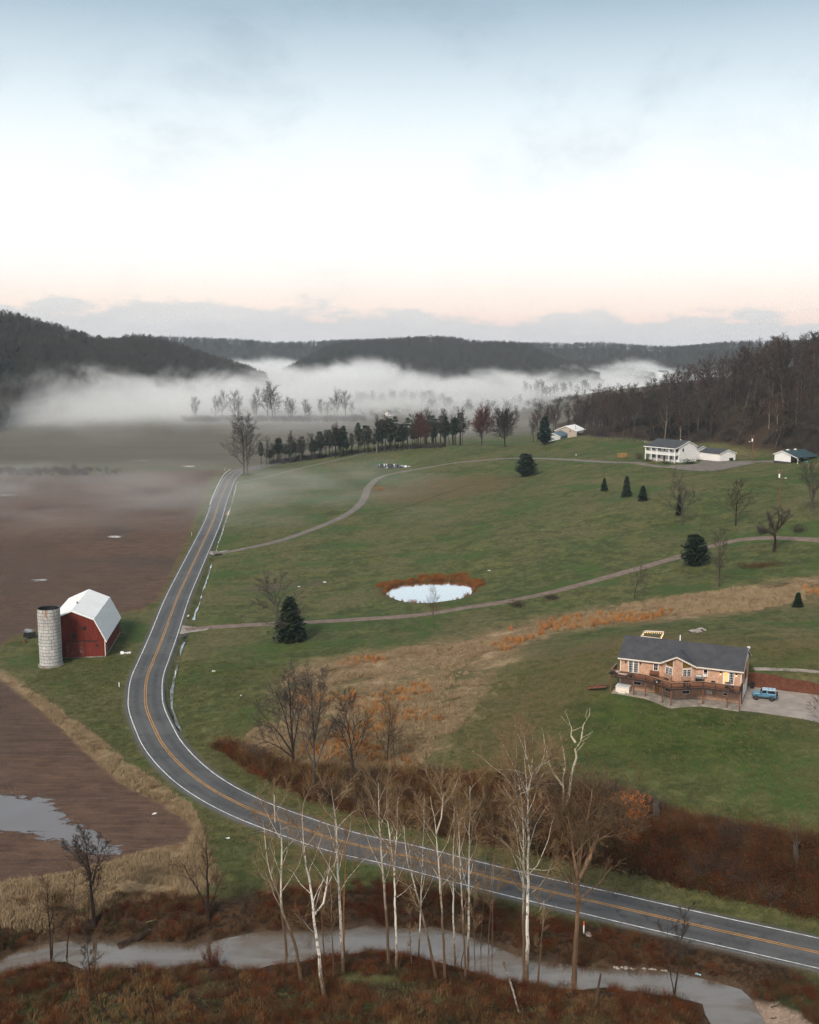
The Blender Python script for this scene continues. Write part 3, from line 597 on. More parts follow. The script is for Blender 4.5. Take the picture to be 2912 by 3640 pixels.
puddle([(470,3052),(540,3046),(600,3062),(625,3075),(580,3100),(520,3085)], g=1.0)
puddle([(385,1907),(410,1904),(432,1907),(420,1911),(395,1911)], g=2); puddle([(120,2064),(150,2061),(160,2064),(140,2067)], g=1.5); puddle([(-10,1763),(30,1757),(62,1757),(40,1764)], g=3)
puddle([(470,1640),(520,1636),(525,1638),(480,1642)], g=3, step=3); puddle([(640,1658),(690,1655),(680,1660)], g=3, step=3); puddle([(85,2243),(100,2237),(118,2240),(100,2246)], g=1.0)
# ================================================================== wooded hills round the valley
def hill_floor():
    t = NT('hill_floor'); p = t.pos(); c = t.mix(t.rng(t.noise(p, .02, 5, .6), .35, .65), (.040, .032, .026), (.062, .050, .040)); t.bsdf(c, .95, None, 0, .1); return t.m
M['hill'] = hill_floor()
HILLS = []
def hill(crest, wf, wb, seed, tree=14.0, gully=.26):
    pts = []
    for px, py, D in crest:
        d = ray(px, py); t = D / math.hypot(d[0], d[1]); pts.append((d[0] * t, d[1] * t, CAMH + d[2] * t - tree))
    C = smooth_line(pts, 14.0); nu = len(C); nv = 46; V = np.zeros((nu, nv, 3))
    vv = np.linspace(-1, 1, nv); u = np.arange(nu) * 14.0
    for j, v in enumerate(vv):
        dirn = C[:, :2] / np.linalg.norm(C[:, :2], axis=1)[:, None]
        off = (v * wf if v < 0 else v * wb); q = C[:, :2] + dirn * off + np.stack([np.full(nu, 0.), np.zeros(nu)], 1)
        q = q + np.stack([(fbm(u / 160, np.full(nu, v * 3.), seed) - .5) * 120 * abs(v), np.zeros(nu)], 1)
        a = abs(v); prof = .5 + .5 * math.cos(math.pi * min(1, a)); prof = .55 * prof + .45 * (1 - a) 
        g = (fbm(q[:, 0] / 110, q[:, 1] / 170, seed + 9) - .45) * gully * 2 * (1 - abs(2 * a - 1)) 
        V[:, j, 0], V[:, j, 1] = q[:, 0], q[:, 1]; V[:, j, 2] = np.maximum(C[:, 2], 2) * np.clip(prof + g, 0, 1.02) - 4.0 * a
    idx = np.arange(nu * nv).reshape(nu, nv)
    F = np.stack([idx[:-1, :-1].ravel(), idx[1:, :-1].ravel(), idx[1:, 1:].ravel(), idx[:-1, 1:].ravel()], 1)
    me = mesh('hill', V.reshape(-1, 3), F, M['hill'], True)
    if sum(f.normal.z for f in me.polygons) < 0: me.flip_normals()
    o = obj('hill', me); o['kind'] = 'structure'; HILLS.append((V, wf)); return V
H1 = hill([(-900,1040,1150),(-500,1055,1180),(-150,1082,1240),(0,1098,1300),(100,1117,1340),(200,1148,1380),(300,1180,1420),(400,1199,1460),(470,1186,1500),(560,1192,1540),(650,1222,1580),(750,1258,1620),(850,1286,1660),(950,1325,1700)], 330, 500, 1)
H2 = hill([(1000,1312,2060),(1060,1282,2080),(1130,1243,2100),(1200,1214,2120),(1350,1200,2150),(1500,1190,2160),(1600,1193,2160),(1700,1206,2160),(1850,1212,2160),(1950,1250,2150),(2050,1296,2140),(2130,1322,2130)], 300, 400, 2)
H3 = hill([(300,1205,2900),(550,1192,2850),(700,1195,2850),(850,1203,2850),(1000,1212,2850),(1200,1205,2900),(1320,1202,2950),(1500,1204,3000)], 420, 500, 3)
H4 = hill([(1650,1216,3000),(1850,1213,2900),(2000,1217,2850),(2150,1214,2800),(2300,1225,2750),(2400,1228,2700),(2500,1221,2600),(2600,1211,2500),(2750,1206,2400),(3000,1200,2300),(3400,1190,2200)], 560, 500, 4)
H5 = hill([(1900,1290,2500),(2020,1278,2420),(2150,1283,2350),(2260,1312,2250),(2330,1330,2150)], 200, 260, 5)

# ================================================================== scatter of uncountable growth (instances on points)
PROTO = {}
def proto_coll(name, meshes):
    c = bpy.data.collections.new(name + '_kinds')
    for i, me in enumerate(meshes): c.objects.link(bpy.data.objects.new('%s_kind_%02d' % (name, i), me))
    PROTO[name] = (c, len(meshes)); return c
def scatter(name, pts, coll, nk, smin, smax, label, cat, tilt=.12, seed=0, kind_w=None, parent=None):
    r = np.random.default_rng(seed); pts = np.asarray(pts, float); n = len(pts)
    me = bpy.data.meshes.new(name); me.vertices.add(n); me.vertices.foreach_set('co', pts.astype(np.float32).ravel())
    def at(nm, ty, v): a = me.attributes.new(nm, ty, 'POINT'); a.data.foreach_set('vector' if ty == 'FLOAT_VECTOR' else 'value', v)
    at('sc', 'FLOAT', r.uniform(smin, smax, n).astype(np.float32))
    at('ki', 'INT', (r.choice(nk, n, p=kind_w) if kind_w is not None else r.integers(0, nk, n)).astype(np.int32))
    rot = np.stack([r.normal(0, tilt, n), r.normal(0, tilt, n), r.uniform(0, 6.283, n)], 1); at('ro', 'FLOAT_VECTOR', rot.astype(np.float32).ravel())
    me.update(); o = obj(name, me, parent)
    g = bpy.data.node_groups.new(name + '_scatter', 'GeometryNodeTree')
    g.interface.new_socket('Geometry', in_out='INPUT', socket_type='NodeSocketGeometry'); g.interface.new_socket('Geometry', in_out='OUTPUT', socket_type='NodeSocketGeometry')
    N = g.nodes; i_ = N.new('NodeGroupInput'); o_ = N.new('NodeGroupOutput'); ip = N.new('GeometryNodeInstanceOnPoints'); ci = N.new('GeometryNodeCollectionInfo')
    ci.inputs['Collection'].default_value = coll; ci.inputs['Separate Children'].default_value = True; ci.inputs['Reset Children'].default_value = True
    def na(nm, dt):
        a = N.new('GeometryNodeInputNamedAttribute'); a.data_type = dt; a.inputs['Name'].default_value = nm; return a.outputs['Attribute']
    L = g.links; L.new(i_.outputs[0], ip.inputs['Points']); L.new(ci.outputs[0], ip.inputs['Instance']); ip.inputs['Pick Instance'].default_value = True
    L.new(na('ki', 'INT'), ip.inputs['Instance Index']); L.new(na('ro', 'FLOAT_VECTOR'), ip.inputs['Rotation']); L.new(na('sc', 'FLOAT'), ip.inputs['Scale']); L.new(ip.outputs[0], o_.inputs[0])
    m = o.modifiers.new('scatter', 'NODES'); m.node_group = g
    return tag(o, label, cat, None, 'stuff')

# bark and twig materials ------------------------------------------------------
def bark(name, c0, c1, scale=1.2, rough=.9):
    t = NT(name); p = t.objc(); n = t.noise(t.scale(p, (1, 1, .35)), scale, 4, .65); r = t.rnd()
    c = t.mix(t.rng(n, .35, .65), c0, c1); c = t.mix(t.math('MULTIPLY', r, .35), c, tuple(.55 * x for x in c0)); t.bsdf(c, rough, t.bump(n, .4, .03), 0, .2); return t.m
M['bark_grey'] = bark('bark_grey', (.052, .042, .035), (.105, .088, .074)); M['bark_dark'] = bark('bark_dark', (.022, .016, .013), (.055, .040, .031)); M['bark_brown'] = bark('bark_brown', (.070, .042, .024), (.135, .085, .050))
M['bark_pale'] = bark('bark_pale', (.16, .135, .11), (.30, .26, .22)); M['twig_grey'] = bark('twig_grey', (.044, .036, .031), (.078, .064, .055)); M['twig_red'] = bark('twig_red', (.054, .031, .027), (.086, .050, .042)); M['twig_brown'] = bark('twig_brown', (.080, .050, .028), (.125, .082, .046)); M['twig_dark'] = bark('twig_dark', (.030, .022, .018), (.058, .042, .034))
def needles(name, c0, c1, tip):
    t = NT(name); p = t.objc(); n = t.noise(p, 1.6, 4, .65); c = t.mix(t.rng(n, .35, .65), c0, c1); c = t.mix(t.rng(t.noise(p, 7, 2), .58, .75), c, tip)
    c = t.mix(t.math('MULTIPLY', t.rnd(), .3), c, tuple(.6 * x for x in c0)); t.bsdf(c, .75, None, 0, .2); return t.m
M['needle'] = needles('needle', (.016, .030, .016), (.034, .054, .028), (.058, .082, .042)); M['needle_pine'] = needles('needle_pine', (.026, .034, .021), (.052, .060, .036), (.085, .080, .050)); M['needle_blue'] = needles('needle_blue', (.012, .026, .022), (.024, .044, .036), (.036, .060, .048))

# tree builder -------------------------------------------------------------------
def _frame(d):
    u = Vector((0, 0, 1)) if abs(d.z) < .9 else Vector((1, 0, 0)); r = d.cross(u).normalized(); return r, r.cross(d)
class Tree:
    def __init__(s, seed): s.r = random.Random(seed); s.parts = {'trunk': ([], []), 'crown': ([], [])}
    def tube(s, part, pts, rad, n):
        V, F = s.parts[part]; b = len(V); m = len(pts)
        for i, p in enumerate(pts):
            d = (pts[min(i + 1, m - 1)] - pts[max(i - 1, 0)]).normalized(); r, u = _frame(d)
            for k in range(n):
                a = 6.2832 * k / n; V.append(p + r * (math.cos(a) * rad[i]) + u * (math.sin(a) * rad[i]))
        for i in range(m - 1):
            for k in range(n): F.append((b + i * n + k, b + i * n + (k + 1) % n, b + (i + 1) * n + (k + 1) % n, b + (i + 1) * n + k))
    def spike(s, part, p, q, r0):
        V, F = s.parts[part]; b = len(V); d = (q - p).normalized(); r, u = _frame(d)
        V += [p + r * r0, p - r * r0 * .5 + u * r0 * .87, p - r * r0 * .5 - u * r0 * .87, q]; F += [(b, b + 1, b + 3), (b + 1, b + 2, b + 3), (b + 2, b, b + 3)]
    def path(s, p, d, L, nseg, wig, trop):
        pts = [p.copy()]; d = d.normalized(); dirs = [d]
        for i in range(nseg):
            d = (d + Vector((s.r.gauss(0, wig), s.r.gauss(0, wig), s.r.gauss(0, wig) + trop))).normalized(); p = p + d * (L / nseg); pts.append(p.copy()); dirs.append(d)
        return pts, dirs
    def grow(s, p, d, L, rad, lev, P):
        r = s.r; top = lev == len(P['lev']) - 1; q = P['lev'][lev]
        if q.get('spike'):
            e = p + d.normalized() * L; s.spike('crown', p, e, max(rad, P['tw'])); return
        nseg = q.get('seg', 4); pts, dirs = s.path(p, d, L, nseg, q.get('wig', .12), q.get('trop', .03))
        tip = q.get('tip', .25); rads = [rad * (1 - (1 - tip) * (i / nseg) ** q.get('tp', 1.0)) for i in range(nseg + 1)]
        if lev == 0: rads[0] *= 1.35
        s.tube('trunk' if lev < P.get('split', 2) else 'crown', pts, rads, (7, 5, 4, 3, 3)[min(lev, 4)])
        if lev + 1 >= len(P['lev']): return
        c = P['lev'][lev + 1]; n = c['n']; n = n if isinstance(n, int) else r.randint(*n); a0 = r.random() * 6.28
        for k in range(n):
            t = c.get('t0', .3) + (c.get('t1', 1.0) - c.get('t0', .3)) * ((k + r.random() * .7) / max(1, n)); t = min(t, .999)
            i = min(int(t * nseg), nseg - 1); f = t * nseg - i; b = pts[i].lerp(pts[i + 1], f); dd = dirs[i + 1]; ru, uu = _frame(dd)
            az = a0 + k * 2.4 + r.gauss(0, .35); an = c['ang'] * (1 + r.gauss(0, .18)) * (1 - c.get('angtop', 0) * t); v = (dd * math.cos(an) + (ru * math.cos(az) + uu * math.sin(az)) * math.sin(an))
            ll = L * c['len'] * (c.get('lb', 1.0) * (1 - t) + c.get('lt', .6) * t) * r.uniform(.75, 1.2)
            rr_ = min(rads[i] * c.get('rr', .6), rads[i] * .95) * r.uniform(.8, 1.1)
            s.grow(b, v, ll, max(rr_, P['tw']), lev + 1, P)
    def mesh(s, name, mats):
        out = []
        for part in ('trunk', 'crown'):
            V, F = s.parts[part]; out.append(mesh(name + '_' + part, V, F, mats[0 if part == 'trunk' else 1]) if V else None)
        return out
def bare_tree(seed, H, rad, P, mats, name='tree', lean=(0, 0), stems=1):
    t = Tree(seed)
    for k in range(stems):
        a = 6.28 * k / max(1, stems) + seed; sp = .22 if stems > 1 else 0
        t.grow(Vector((math.cos(a) * .3 * (stems > 1), math.sin(a) * .3 * (stems > 1), -.4)), Vector((lean[0] + sp * math.cos(a), lean[1] + sp * math.sin(a), 1)), H * (1 if k == 0 else .85) + .4, rad, 0, P)
    return t.mesh(name, mats)
# crown habits
P_OAK = dict(tw=.024, split=2, lev=[dict(seg=6, wig=.07, trop=.02, tip=.18), dict(n=(10, 12), ang=.85, len=.55, t0=.20, lb=1.15, lt=.55, rr=.55, seg=5, wig=.14, trop=.07, tip=.25, angtop=.45), dict(n=(7, 9), ang=.65, len=.50, t0=.25, rr=.5, seg=3, wig=.16, trop=.05, lt=.6), dict(n=(5, 7), ang=.6, len=.5, t0=.2, rr=.5, seg=2, wig=.15, trop=.04), dict(n=(5, 7), ang=.6, len=.6, t0=.15, rr=.6, spike=1)])
P_TALL = dict(tw=.055, split=2, lev=[dict(seg=7, wig=.05, trop=.03, tip=.2), dict(n=(12, 15), ang=.68, len=.36, t0=.30, lb=1.1, lt=.6, rr=.5, seg=4, wig=.13, trop=.09, tip=.25, angtop=.3), dict(n=(7, 9), ang=.62, len=.52, t0=.2, rr=.5, seg=3, wig=.15, trop=.05), dict(n=(9, 11), ang=.62, len=.62, t0=.12, rr=.55, spike=1)])
P_MID = dict(tw=.020, split=1, lev=[dict(seg=5, wig=.06, trop=.02, tip=.2), dict(n=(11, 13), ang=.75, len=.58, t0=.20, lb=1.1, lt=.5, rr=.5, seg=4, wig=.13, trop=.06, tip=.25, angtop=.35), dict(n=(8, 10), ang=.6, len=.52, t0=.2, rr=.5, seg=3, wig=.16, trop=.05), dict(n=(8, 10), ang=.55, len=.55, t0=.15, rr=.6, spike=1)])
P_BALL = dict(tw=.062, split=1, lev=[dict(seg=4, wig=.04, trop=.0, tip=.3), dict(n=24, ang=.95, len=.80, t0=.24, lb=1.0, lt=.55, rr=.45, seg=4, wig=.09, trop=.06, tip=.25, angtop=.55), dict(n=13, ang=.55, len=.5, t0=.2, rr=.5, seg=3, wig=.12, trop=.03), dict(n=14, ang=.6, len=.6, t0=.12, rr=.6, spike=1)])
P_FAR = dict(tw=.16, split=1, lev=[dict(seg=3, wig=.05, trop=.02, tip=.3), dict(n=10, ang=.65, len=.45, t0=.25, lb=1.1, lt=.6, rr=.5, seg=2, wig=.12, trop=.06, angtop=.4), dict(n=8, ang=.6, len=.55, t0=.15, rr=.6, spike=1)])
def join_parts(ms, name):
    bm = bmesh.new(); mats = []
    me = bpy.data.meshes.new(name)
    for m in ms:
        if m is None: continue
        k = len(bm.faces); bm.from_mesh(m); bm.faces.ensure_lookup_table()
        for f in bm.faces[k:]: f.material_index = len(mats)
        mats.append(m.materials[0])
    bm.to_mesh(me); bm.free()
    for m in mats: me.materials.append(m)
    return me
far_kinds = []
def far_tree(seed, H, mat):
    r = random.Random(seed); V = []; F = []; t = Tree(seed); t.tube('trunk', [Vector((0, 0, -1)), Vector((.2, 0, H * .5)), Vector((0, .2, H * .85))], [.24, .17, .08], 4)
    V, F = t.parts['crown']; w = H * r.uniform(.26, .34)
    for k in range(120):
        a, q, z = r.random() * 6.283, r.random() ** .5, r.random(); pr = math.sin(math.pi * min(1, .12 + .88 * z)) ** .7; c = Vector((math.cos(a) * q * w * pr, math.sin(a) * q * w * pr, H * (.30 + .72 * z))); u = Vector((r.gauss(0, .5), r.gauss(0, .5), r.uniform(.6, 1.6))); s_ = Vector((r.gauss(0, .24), r.gauss(0, .24), r.gauss(0, .1))); b = len(V); V += [c - u * .5, c + s_, c + u]; F.append((b, b + 1, b + 2))
    return t.mesh('far_tree', (M['bark_dark'], mat))
for i in range(5): far_kinds.append(join_parts(far_tree(100 + i, 12.5, (M['twig_grey'], M['twig_dark'], M['twig_grey'])[i % 3]), 'far_tree'))
def conifer(seed, H, base, mats, name='conifer', n_lay=22, per=9, skirt=.06, shape=1.0, droop=-.25, blade=.32, irr=.18, top=0.0, nb=5, bl=1.0):
    """trunk and whorls of boughs, every bough a spray of needle blades"""
    r = random.Random(seed); t = Tree(seed); t.tube('trunk', [Vector((0, 0, -.3)), Vector((0, 0, H * .5)), Vector((0, 0, H * .97))], [H * .022, H * .014, .02], 6)
    V, F = t.parts['crown']
    for k in range(n_lay):
        u = (k + r.random() * .6) / n_lay; z = H * (skirt + (1 - skirt) * u); R = base * (max(0.0, 1 - u) ** shape) * (1 + r.gauss(0, irr * .5)) + .12
        if top and u < top: R *= .35 + .65 * (u / top)
        m = max(4, int(per * (.45 + .55 * (1 - u))))
        for j in range(m):
            a = 6.283 * (j + r.random() * .8) / m + k * 1.3; L = R * r.uniform(.72, 1.12); d = Vector((math.cos(a), math.sin(a), droop * (1 - .9 * u) + r.gauss(0, .10))); d.normalize()
            o = Vector((0, 0, z)); t.spike('trunk', o, o + d * L * .8, .03)
            for q in range(nb):
                f = .30 + .70 * (q + r.random()) / nb; c = o + d * L * f; w = blade * (1.25 - .6 * f) * bl * r.uniform(.7, 1.3); ss = Vector((-math.sin(a), math.cos(a), r.gauss(0, .4))) ; dd = (d + Vector((r.gauss(0, .35), r.gauss(0, .35), r.gauss(0, .35) + .1))).normalized()
                for sg in (-1, 1):
                    b = len(V); e = c + dd * w * 1.5 + ss * sg * w * .9; V += [c - dd * w * .4, c + dd * w * .2 + ss * sg * w * 1.05 + Vector((0, 0, r.gauss(0, .12) * w)), e, c + dd * w * .9]; F += [(b, b + 1, b + 2), (b, b + 2, b + 3)]
    return t.mesh(name, mats)
far_kinds.append(join_parts(conifer(7, 11, 2.4, (M['bark_dark'], M['needle']), 'far_pine', 8, 5, .15, .8, -.1, 1.3, nb=2), 'far_pine'))
proto_coll('far_wood', far_kinds)
def hill_points(V, n, seed, vmax=.10, conif=None):
    r = np.random.default_rng(seed); nu, nv, _ = V.shape; out = []
    u = r.uniform(0, nu - 1.001, n * 3); v = (r.uniform(-1.0, vmax, n * 3) + 1) / 2 * (nv - 1.001)
    i, j = u.astype(int), v.astype(int); fu, fv = (u - i)[:, None], (v - j)[:, None]
    P = V[i, j] * (1 - fu) * (1 - fv) + V[i + 1, j] * fu * (1 - fv) + V[i, j + 1] * (1 - fu) * fv + V[i + 1, j + 1] * fu * fv
    return P[P[:, 2] > 1.0][:n]
for V, n, sd, s0, s1, what in ((H1, 7500, 1, .75, 1.2, 'bare wood covering the steep dark hill beyond the left field'), (H2, 8000, 2, .75, 1.15, 'bare wood on the rounded hill across the foggy valley'), (H3, 6000, 3, .8, 1.2, 'hazy wood on the long ridge between the dark hill and the rounded hill'), (H4, 7500, 4, .8, 1.2, 'hazy wood on the farthest ridge above the fog'), (H5, 1500, 5, .8, 1.3, 'hazy wood on the low spur under the farthest ridge')):
    scatter('hill_wood', hill_points(V, n, sd), PROTO['far_wood'][0], 6, s0, s1, what, 'wood', .06, sd, [.2, .2, .19, .18, .17, .06])
# ================================================================== trees one by one
def place(kind, P, h, h0, rz, name, label, cat, group=None, sx=1.0):
    """kind = (trunk mesh, crown mesh) of height h0; P base point; h wanted height"""
    s = h / h0; e = empty(name, (P[0], P[1], P[2] - .05), rz, label, cat, group); e.scale = (s * sx, s * sx, s)
    for part, me in zip(('trunk', 'crown'), kind):
        if me is not None: obj(part, me, e)
    return e
def height_to(P, py):                          # height above P whose top shows at photo row py
    d = ray(1456, py); return CAMH + d[2] / d[1] * P[1] - P[2]
GR, DK, BR = M['bark_grey'], M['bark_dark'], M['bark_brown']
K_OAK = [bare_tree(200 + i, 13, .34, P_OAK, (GR, M['twig_grey']), 'oak') for i in range(3)]
K_TALL = [bare_tree(300 + i, 20, .26, P_TALL, ((GR, DK, M['bark_pale'], GR, DK, M['bark_pale'], GR, DK)[i], (M['twig_grey'], M['twig_grey'], M['twig_red'], M['twig_dark'], M['twig_dark'], M['twig_grey'], M['twig_red'], M['twig_grey'])[i]), 'wood_tree') for i in range(8)]
K_MID = [bare_tree(400 + i, 8, .15, P_MID, (DK if i % 2 else GR, (M['twig_grey'], M['twig_dark'], M['twig_brown'], M['twig_grey'], M['twig_brown'])[i]), 'small_tree') for i in range(5)]
P_RED = dict(P_TALL, tw=.06)
K_BALL = [bare_tree(500, 12, .30, P_BALL, (DK, M['twig_dark']), 'round_tree'), bare_tree(501, 12, .30, P_BALL, (DK, bark('twig_rust', (.085, .030, .024), (.125, .048, .038))), 'round_tree')]
K_SPRUCE = [conifer(600, 6, 1.9, (DK, M['needle']), 'spruce', 26, 12, .03, .85, -.15, .34), conifer(601, 7, 3.5, (DK, M['needle']), 'round_pine', 26, 16, .03, .38, .22, .44, .3, .15, nb=6), conifer(602, 10, 3.5, (DK, M['needle']), 'spruce', 30, 15, .04, .62, -.05, .46, .3, nb=6)]
K_PINE = [conifer(610 + i, 17, 3.2, (DK, M['needle_pine'] if i % 3 else M['needle']), 'row_pine', 13, 8, .42, .45, .1, .62, .5, .12, nb=5) for i in range(5)]
K_WPINE = [conifer(620, 14, 4.6, (DK, M['needle_blue']), 'white_pine', 24, 12, .10, .60, .12, .75, .3, .16, nb=6)]
P_FOG = dict(tw=.075, split=2, lev=[dict(seg=6, wig=.06, trop=.02, tip=.2), dict(n=(11, 14), ang=.72, len=.46, t0=.24, lb=1.1, lt=.55, rr=.5, seg=4, wig=.13, trop=.07, tip=.25, angtop=.4), dict(n=(7, 8), ang=.62, len=.5, t0=.2, rr=.5, seg=3, wig=.15, trop=.05), dict(n=(8, 9), ang=.6, len=.6, t0=.12, rr=.55, spike=1)])
K_FOG = [bare_tree(700 + i, 22, .36, P_FOG, (GR, M['twig_grey']), 'valley_tree') for i in range(4)]
fog_tw = None

# big roadside tree where the highway bends away
def at(px, py, dz=0.0): P = G(px, py); P[2] += dz; return P
def big_roadside():
    t = Tree(21); P = dict(P_OAK, tw=.05); b = at(868, 1690); h = height_to(b, 1503)
    for dx, ln, rad, dr in ((0, 1.0, .62, (-.06, 0, 1)), (1.5, .93, .5, (.10, .05, 1))):
        t.grow(Vector((dx, 0, -.4)), Vector(dr), h * ln * .96, rad, 0, P)
    e = empty('bare_tree', b, 0, 'huge two-stemmed bare tree beside the highway where it bends away', 'tree')
    for n, me in zip(('trunk', 'crown'), t.mesh('roadside_tree', (GR, M['twig_grey']))): obj(n, me, e)
big_roadside()

SINGLE = [ # px, base row, top row, kind, height of kind, width factor, name, label
 (985,2280,2092,K_OAK[1],13,1.35,'bare_tree','bare tree grown together with the dark evergreen beside the lower gravel lane'),
 (1032,2277,2124,K_SPRUCE[2],10,1.15,'evergreen_tree','dark evergreen grown into a bare tree beside the lower gravel lane'),
 (1870,1693,1612,K_SPRUCE[1],7,1.05,'evergreen_tree','broad dark evergreen standing alone on the slope below the upper gravel lane'),
 (2148,1745,1699,K_SPRUCE[0],6,.95,'evergreen_tree','smallest rounded evergreen of three on the lawn below the white house'),
 (2227,1766,1693,K_SPRUCE[0],6,.85,'evergreen_tree','tallest pointed evergreen of three on the lawn below the white house'),
 (2285,1780,1727,K_SPRUCE[2],10,1.1,'evergreen_tree','squat evergreen of three on the lawn below the white house'),
 (2470,2010,1900,K_SPRUCE[1],7,.98,'evergreen_tree','large round dark evergreen beside the lower gravel lane'),
 (2836,2157,2106,K_SPRUCE[0],6,1.25,'evergreen_tree','small conical evergreen at the edge of the tan grass above the brick house'),
 (2413,1832,1758,K_SPRUCE[2],10,.55,'evergreen_tree','narrow dark cedar inside the wide bare tree on the lawn'),
 (2425,1866,1712,K_OAK[0],13,.95,'bare_tree','wide bare tree with a cedar inside it on the lawn'),
 (2615,1868,1732,K_MID[1],8,1.15,'bare_tree','bare spreading tree on the lawn between the cedar tree and the near utility pole'),
 (2884,1817,1662,K_OAK[2],13,1.15,'bare_tree','large bare tree beside the near utility pole'),
 (2557,2086,1915,K_MID[0],8,.85,'bare_tree','slender forked bare tree in front of the large round evergreen'),
 (2256,2128,2022,K_MID[3],8,.75,'bare_tree','small bare tree alone on the grass between the lane and the tan meadow'),
 (1541,2233,2108,K_MID[4],8,.55,'bare_tree','thin sapling standing in front of the near pond'),
 (1263,2796,2515,K_MID[1],8,.75,'bare_tree','narrow dark bare tree at the lower edge of the orange meadow'),
 (1376,2712,2515,K_MID[2],8,.9,'bare_tree','leaning brown sapling at the lower edge of the orange meadow'),
 (1402,2722,2585,K_MID[4],8,.9,'bare_tree','short bushy sapling at the lower edge of the orange meadow'),
 (1795,1589,1494,K_BALL[0],12,.92,'bare_tree','globe-shaped dark bare tree on the crest of the pasture'),
 (1712,1581,1488,K_BALL[1],12,.85,'bare_tree','reddish round bare tree on the crest beside the globe-shaped tree'),
 (1494,1594,1508,K_BALL[1],12,.72,'bare_tree','reddish bare tree in front of the row of pines'),
 (1936,1582,1483,K_WPINE[0],14,.95,'evergreen_tree','big dark blue-green pine beside the blue-roofed house'),
 (2830,3065,2920,K_MID[2],8,.6,'bare_tree','pale stub-trunked tree in the brush under the lawn'),
 (2915,2590,2470,K_MID[4],8,1.0,'bare_tree','small bare shrub-like tree at the edge of the gravel yard')]
for i, (px, by, ty, kind, h0, sx, nm, lab) in enumerate(SINGLE):
    P = at(px, by)
    if kind in K_BALL and P[1] > 640: P = gz(px, by, 9.5); P = onz(P[:2])
    place(kind, P, height_to(P, ty), h0, i * 1.7, nm, lab, 'tree', None, sx)

# row of tall pines along the far edge of the pasture
rp = random.Random(5); n_p = 0
for k in range(112):
    u = ((k + rp.random() * 2.2) / 112) ** 1.15; px = 940 + u * 700; by = 1656 - 62 * min(1, u / .78) - (6 if u > .78 else 0)
    b = at(px, min(by, 1655)); back = rp.choice((1, 4, 9, 16, 22)) + (14 if u > .78 else 0); P = onz((b[0] * (1 + back / b[1]) + rp.gauss(0, 1), b[1] + back))
    kind = K_PINE[rp.randrange(5)] if rp.random() < .68 else K_TALL[rp.randrange(8)]
    pine = kind in K_PINE
    h = (12.0 + 6.0 * min(1, u * 1.5)) * rp.uniform(.62, 1.15); size = 'short' if h < 11.5 else ('tall' if h < 15.5 else 'very tall'); seg = 'near the roadside tree' if u < .35 else ('half way along' if u < .7 else 'by the reddish round trees')
    lab = '%s bare-stemmed pine in the pasture-edge row, %s' % (size, seg) if pine else '%s bare tree mixed into the row of pines, %s' % (size, seg)
    place(kind, P, h, 17 if pine else 20, rp.random() * 6.28, 'pine_tree' if pine else 'bare_tree', lab, 'tree', lab, rp.uniform(.85, 1.2))

# bare trees behind the blue-roofed house and along the valley edge
for k in range(34):
    px = 1890 + 290 * rp.random() if k < 24 else 1560 + 330 * rp.random(); b = gz(px, 1560, 8); Y = rp.uniform(640, 760) if k < 24 else rp.uniform(760, 860); P = onz((b[0] / b[1] * Y, Y))
    place(K_TALL[rp.randrange(8)], P, rp.uniform(13, 20) + (4 if px > 1960 else 0) - (4 if k >= 24 else 0), 20, rp.random() * 6.28, 'bare_tree', 'bare tree in the belt behind the blue-roofed house', 'tree', 'belt of trees behind the blue-roofed house', rp.uniform(.9, 1.3))

# wood on the hill behind the white house
n_w = 0; used = []
wr = random.Random(11); wx = np.array(WOOD)
cand = []
while len(cand) < 2600:
    px = wr.uniform(2060, 3050); Y = wr.uniform(395, 720); X = (px - 1456) / FPX * (Y / math.cos(PITCH) ) * .985; cand.append((X, Y))
cand = np.array(cand); ins = sdpoly(cand[:, 0], cand[:, 1], WOOD); zc = zt(cand[:, 0], cand[:, 1])
for (X, Y), s, z in zip(cand, ins, zc):
    if s < .5 or n_w >= 285: continue
    px = 1456 + FPX * X / Y
    if 2540 < px < 2640 and 475 < Y < 540 : continue          # open strip of dead grass between the two parts of the wood
    if any((X - a) ** 2 + (Y - b) ** 2 < (5.0 if s < 30 else 7.0) ** 2 for a, b in used): continue
    used.append((X, Y)); n_w += 1
    edge_t = s < 9; kind = K_TALL[wr.choice((2, 0, 3, 6, 5, 1, 0, 7, 4))] if edge_t else K_TALL[wr.choice((0, 1, 2, 3, 4, 6, 7, 0, 3, 6))]
    h = wr.choice((wr.uniform(9, 14), wr.uniform(13, 18), wr.uniform(16, 22)))
    ki = next(i for i, q in enumerate(K_TALL) if q is kind); size = 'low' if h < 12.5 else ('towering' if h > 18 else 'middling')
    look = '%s %s-trunked bare tree with %s twigs' % (size, ('grey', 'dark', 'pale', 'grey', 'dark', 'pale', 'grey', 'dark')[ki], ('grey', 'grey', 'reddish', 'dark', 'dark', 'grey', 'reddish', 'grey')[ki])
    where = 'at the lower edge of the hillside wood' if edge_t else ('inside the hillside wood behind the white house' if px < 2560 else 'inside the steep hillside wood above the shed')
    place(kind, (X, Y, z), h, 20, wr.random() * 6.28, 'wood_tree', look + ' ' + where, 'tree', look + ' ' + where, wr.uniform(.85, 1.6))

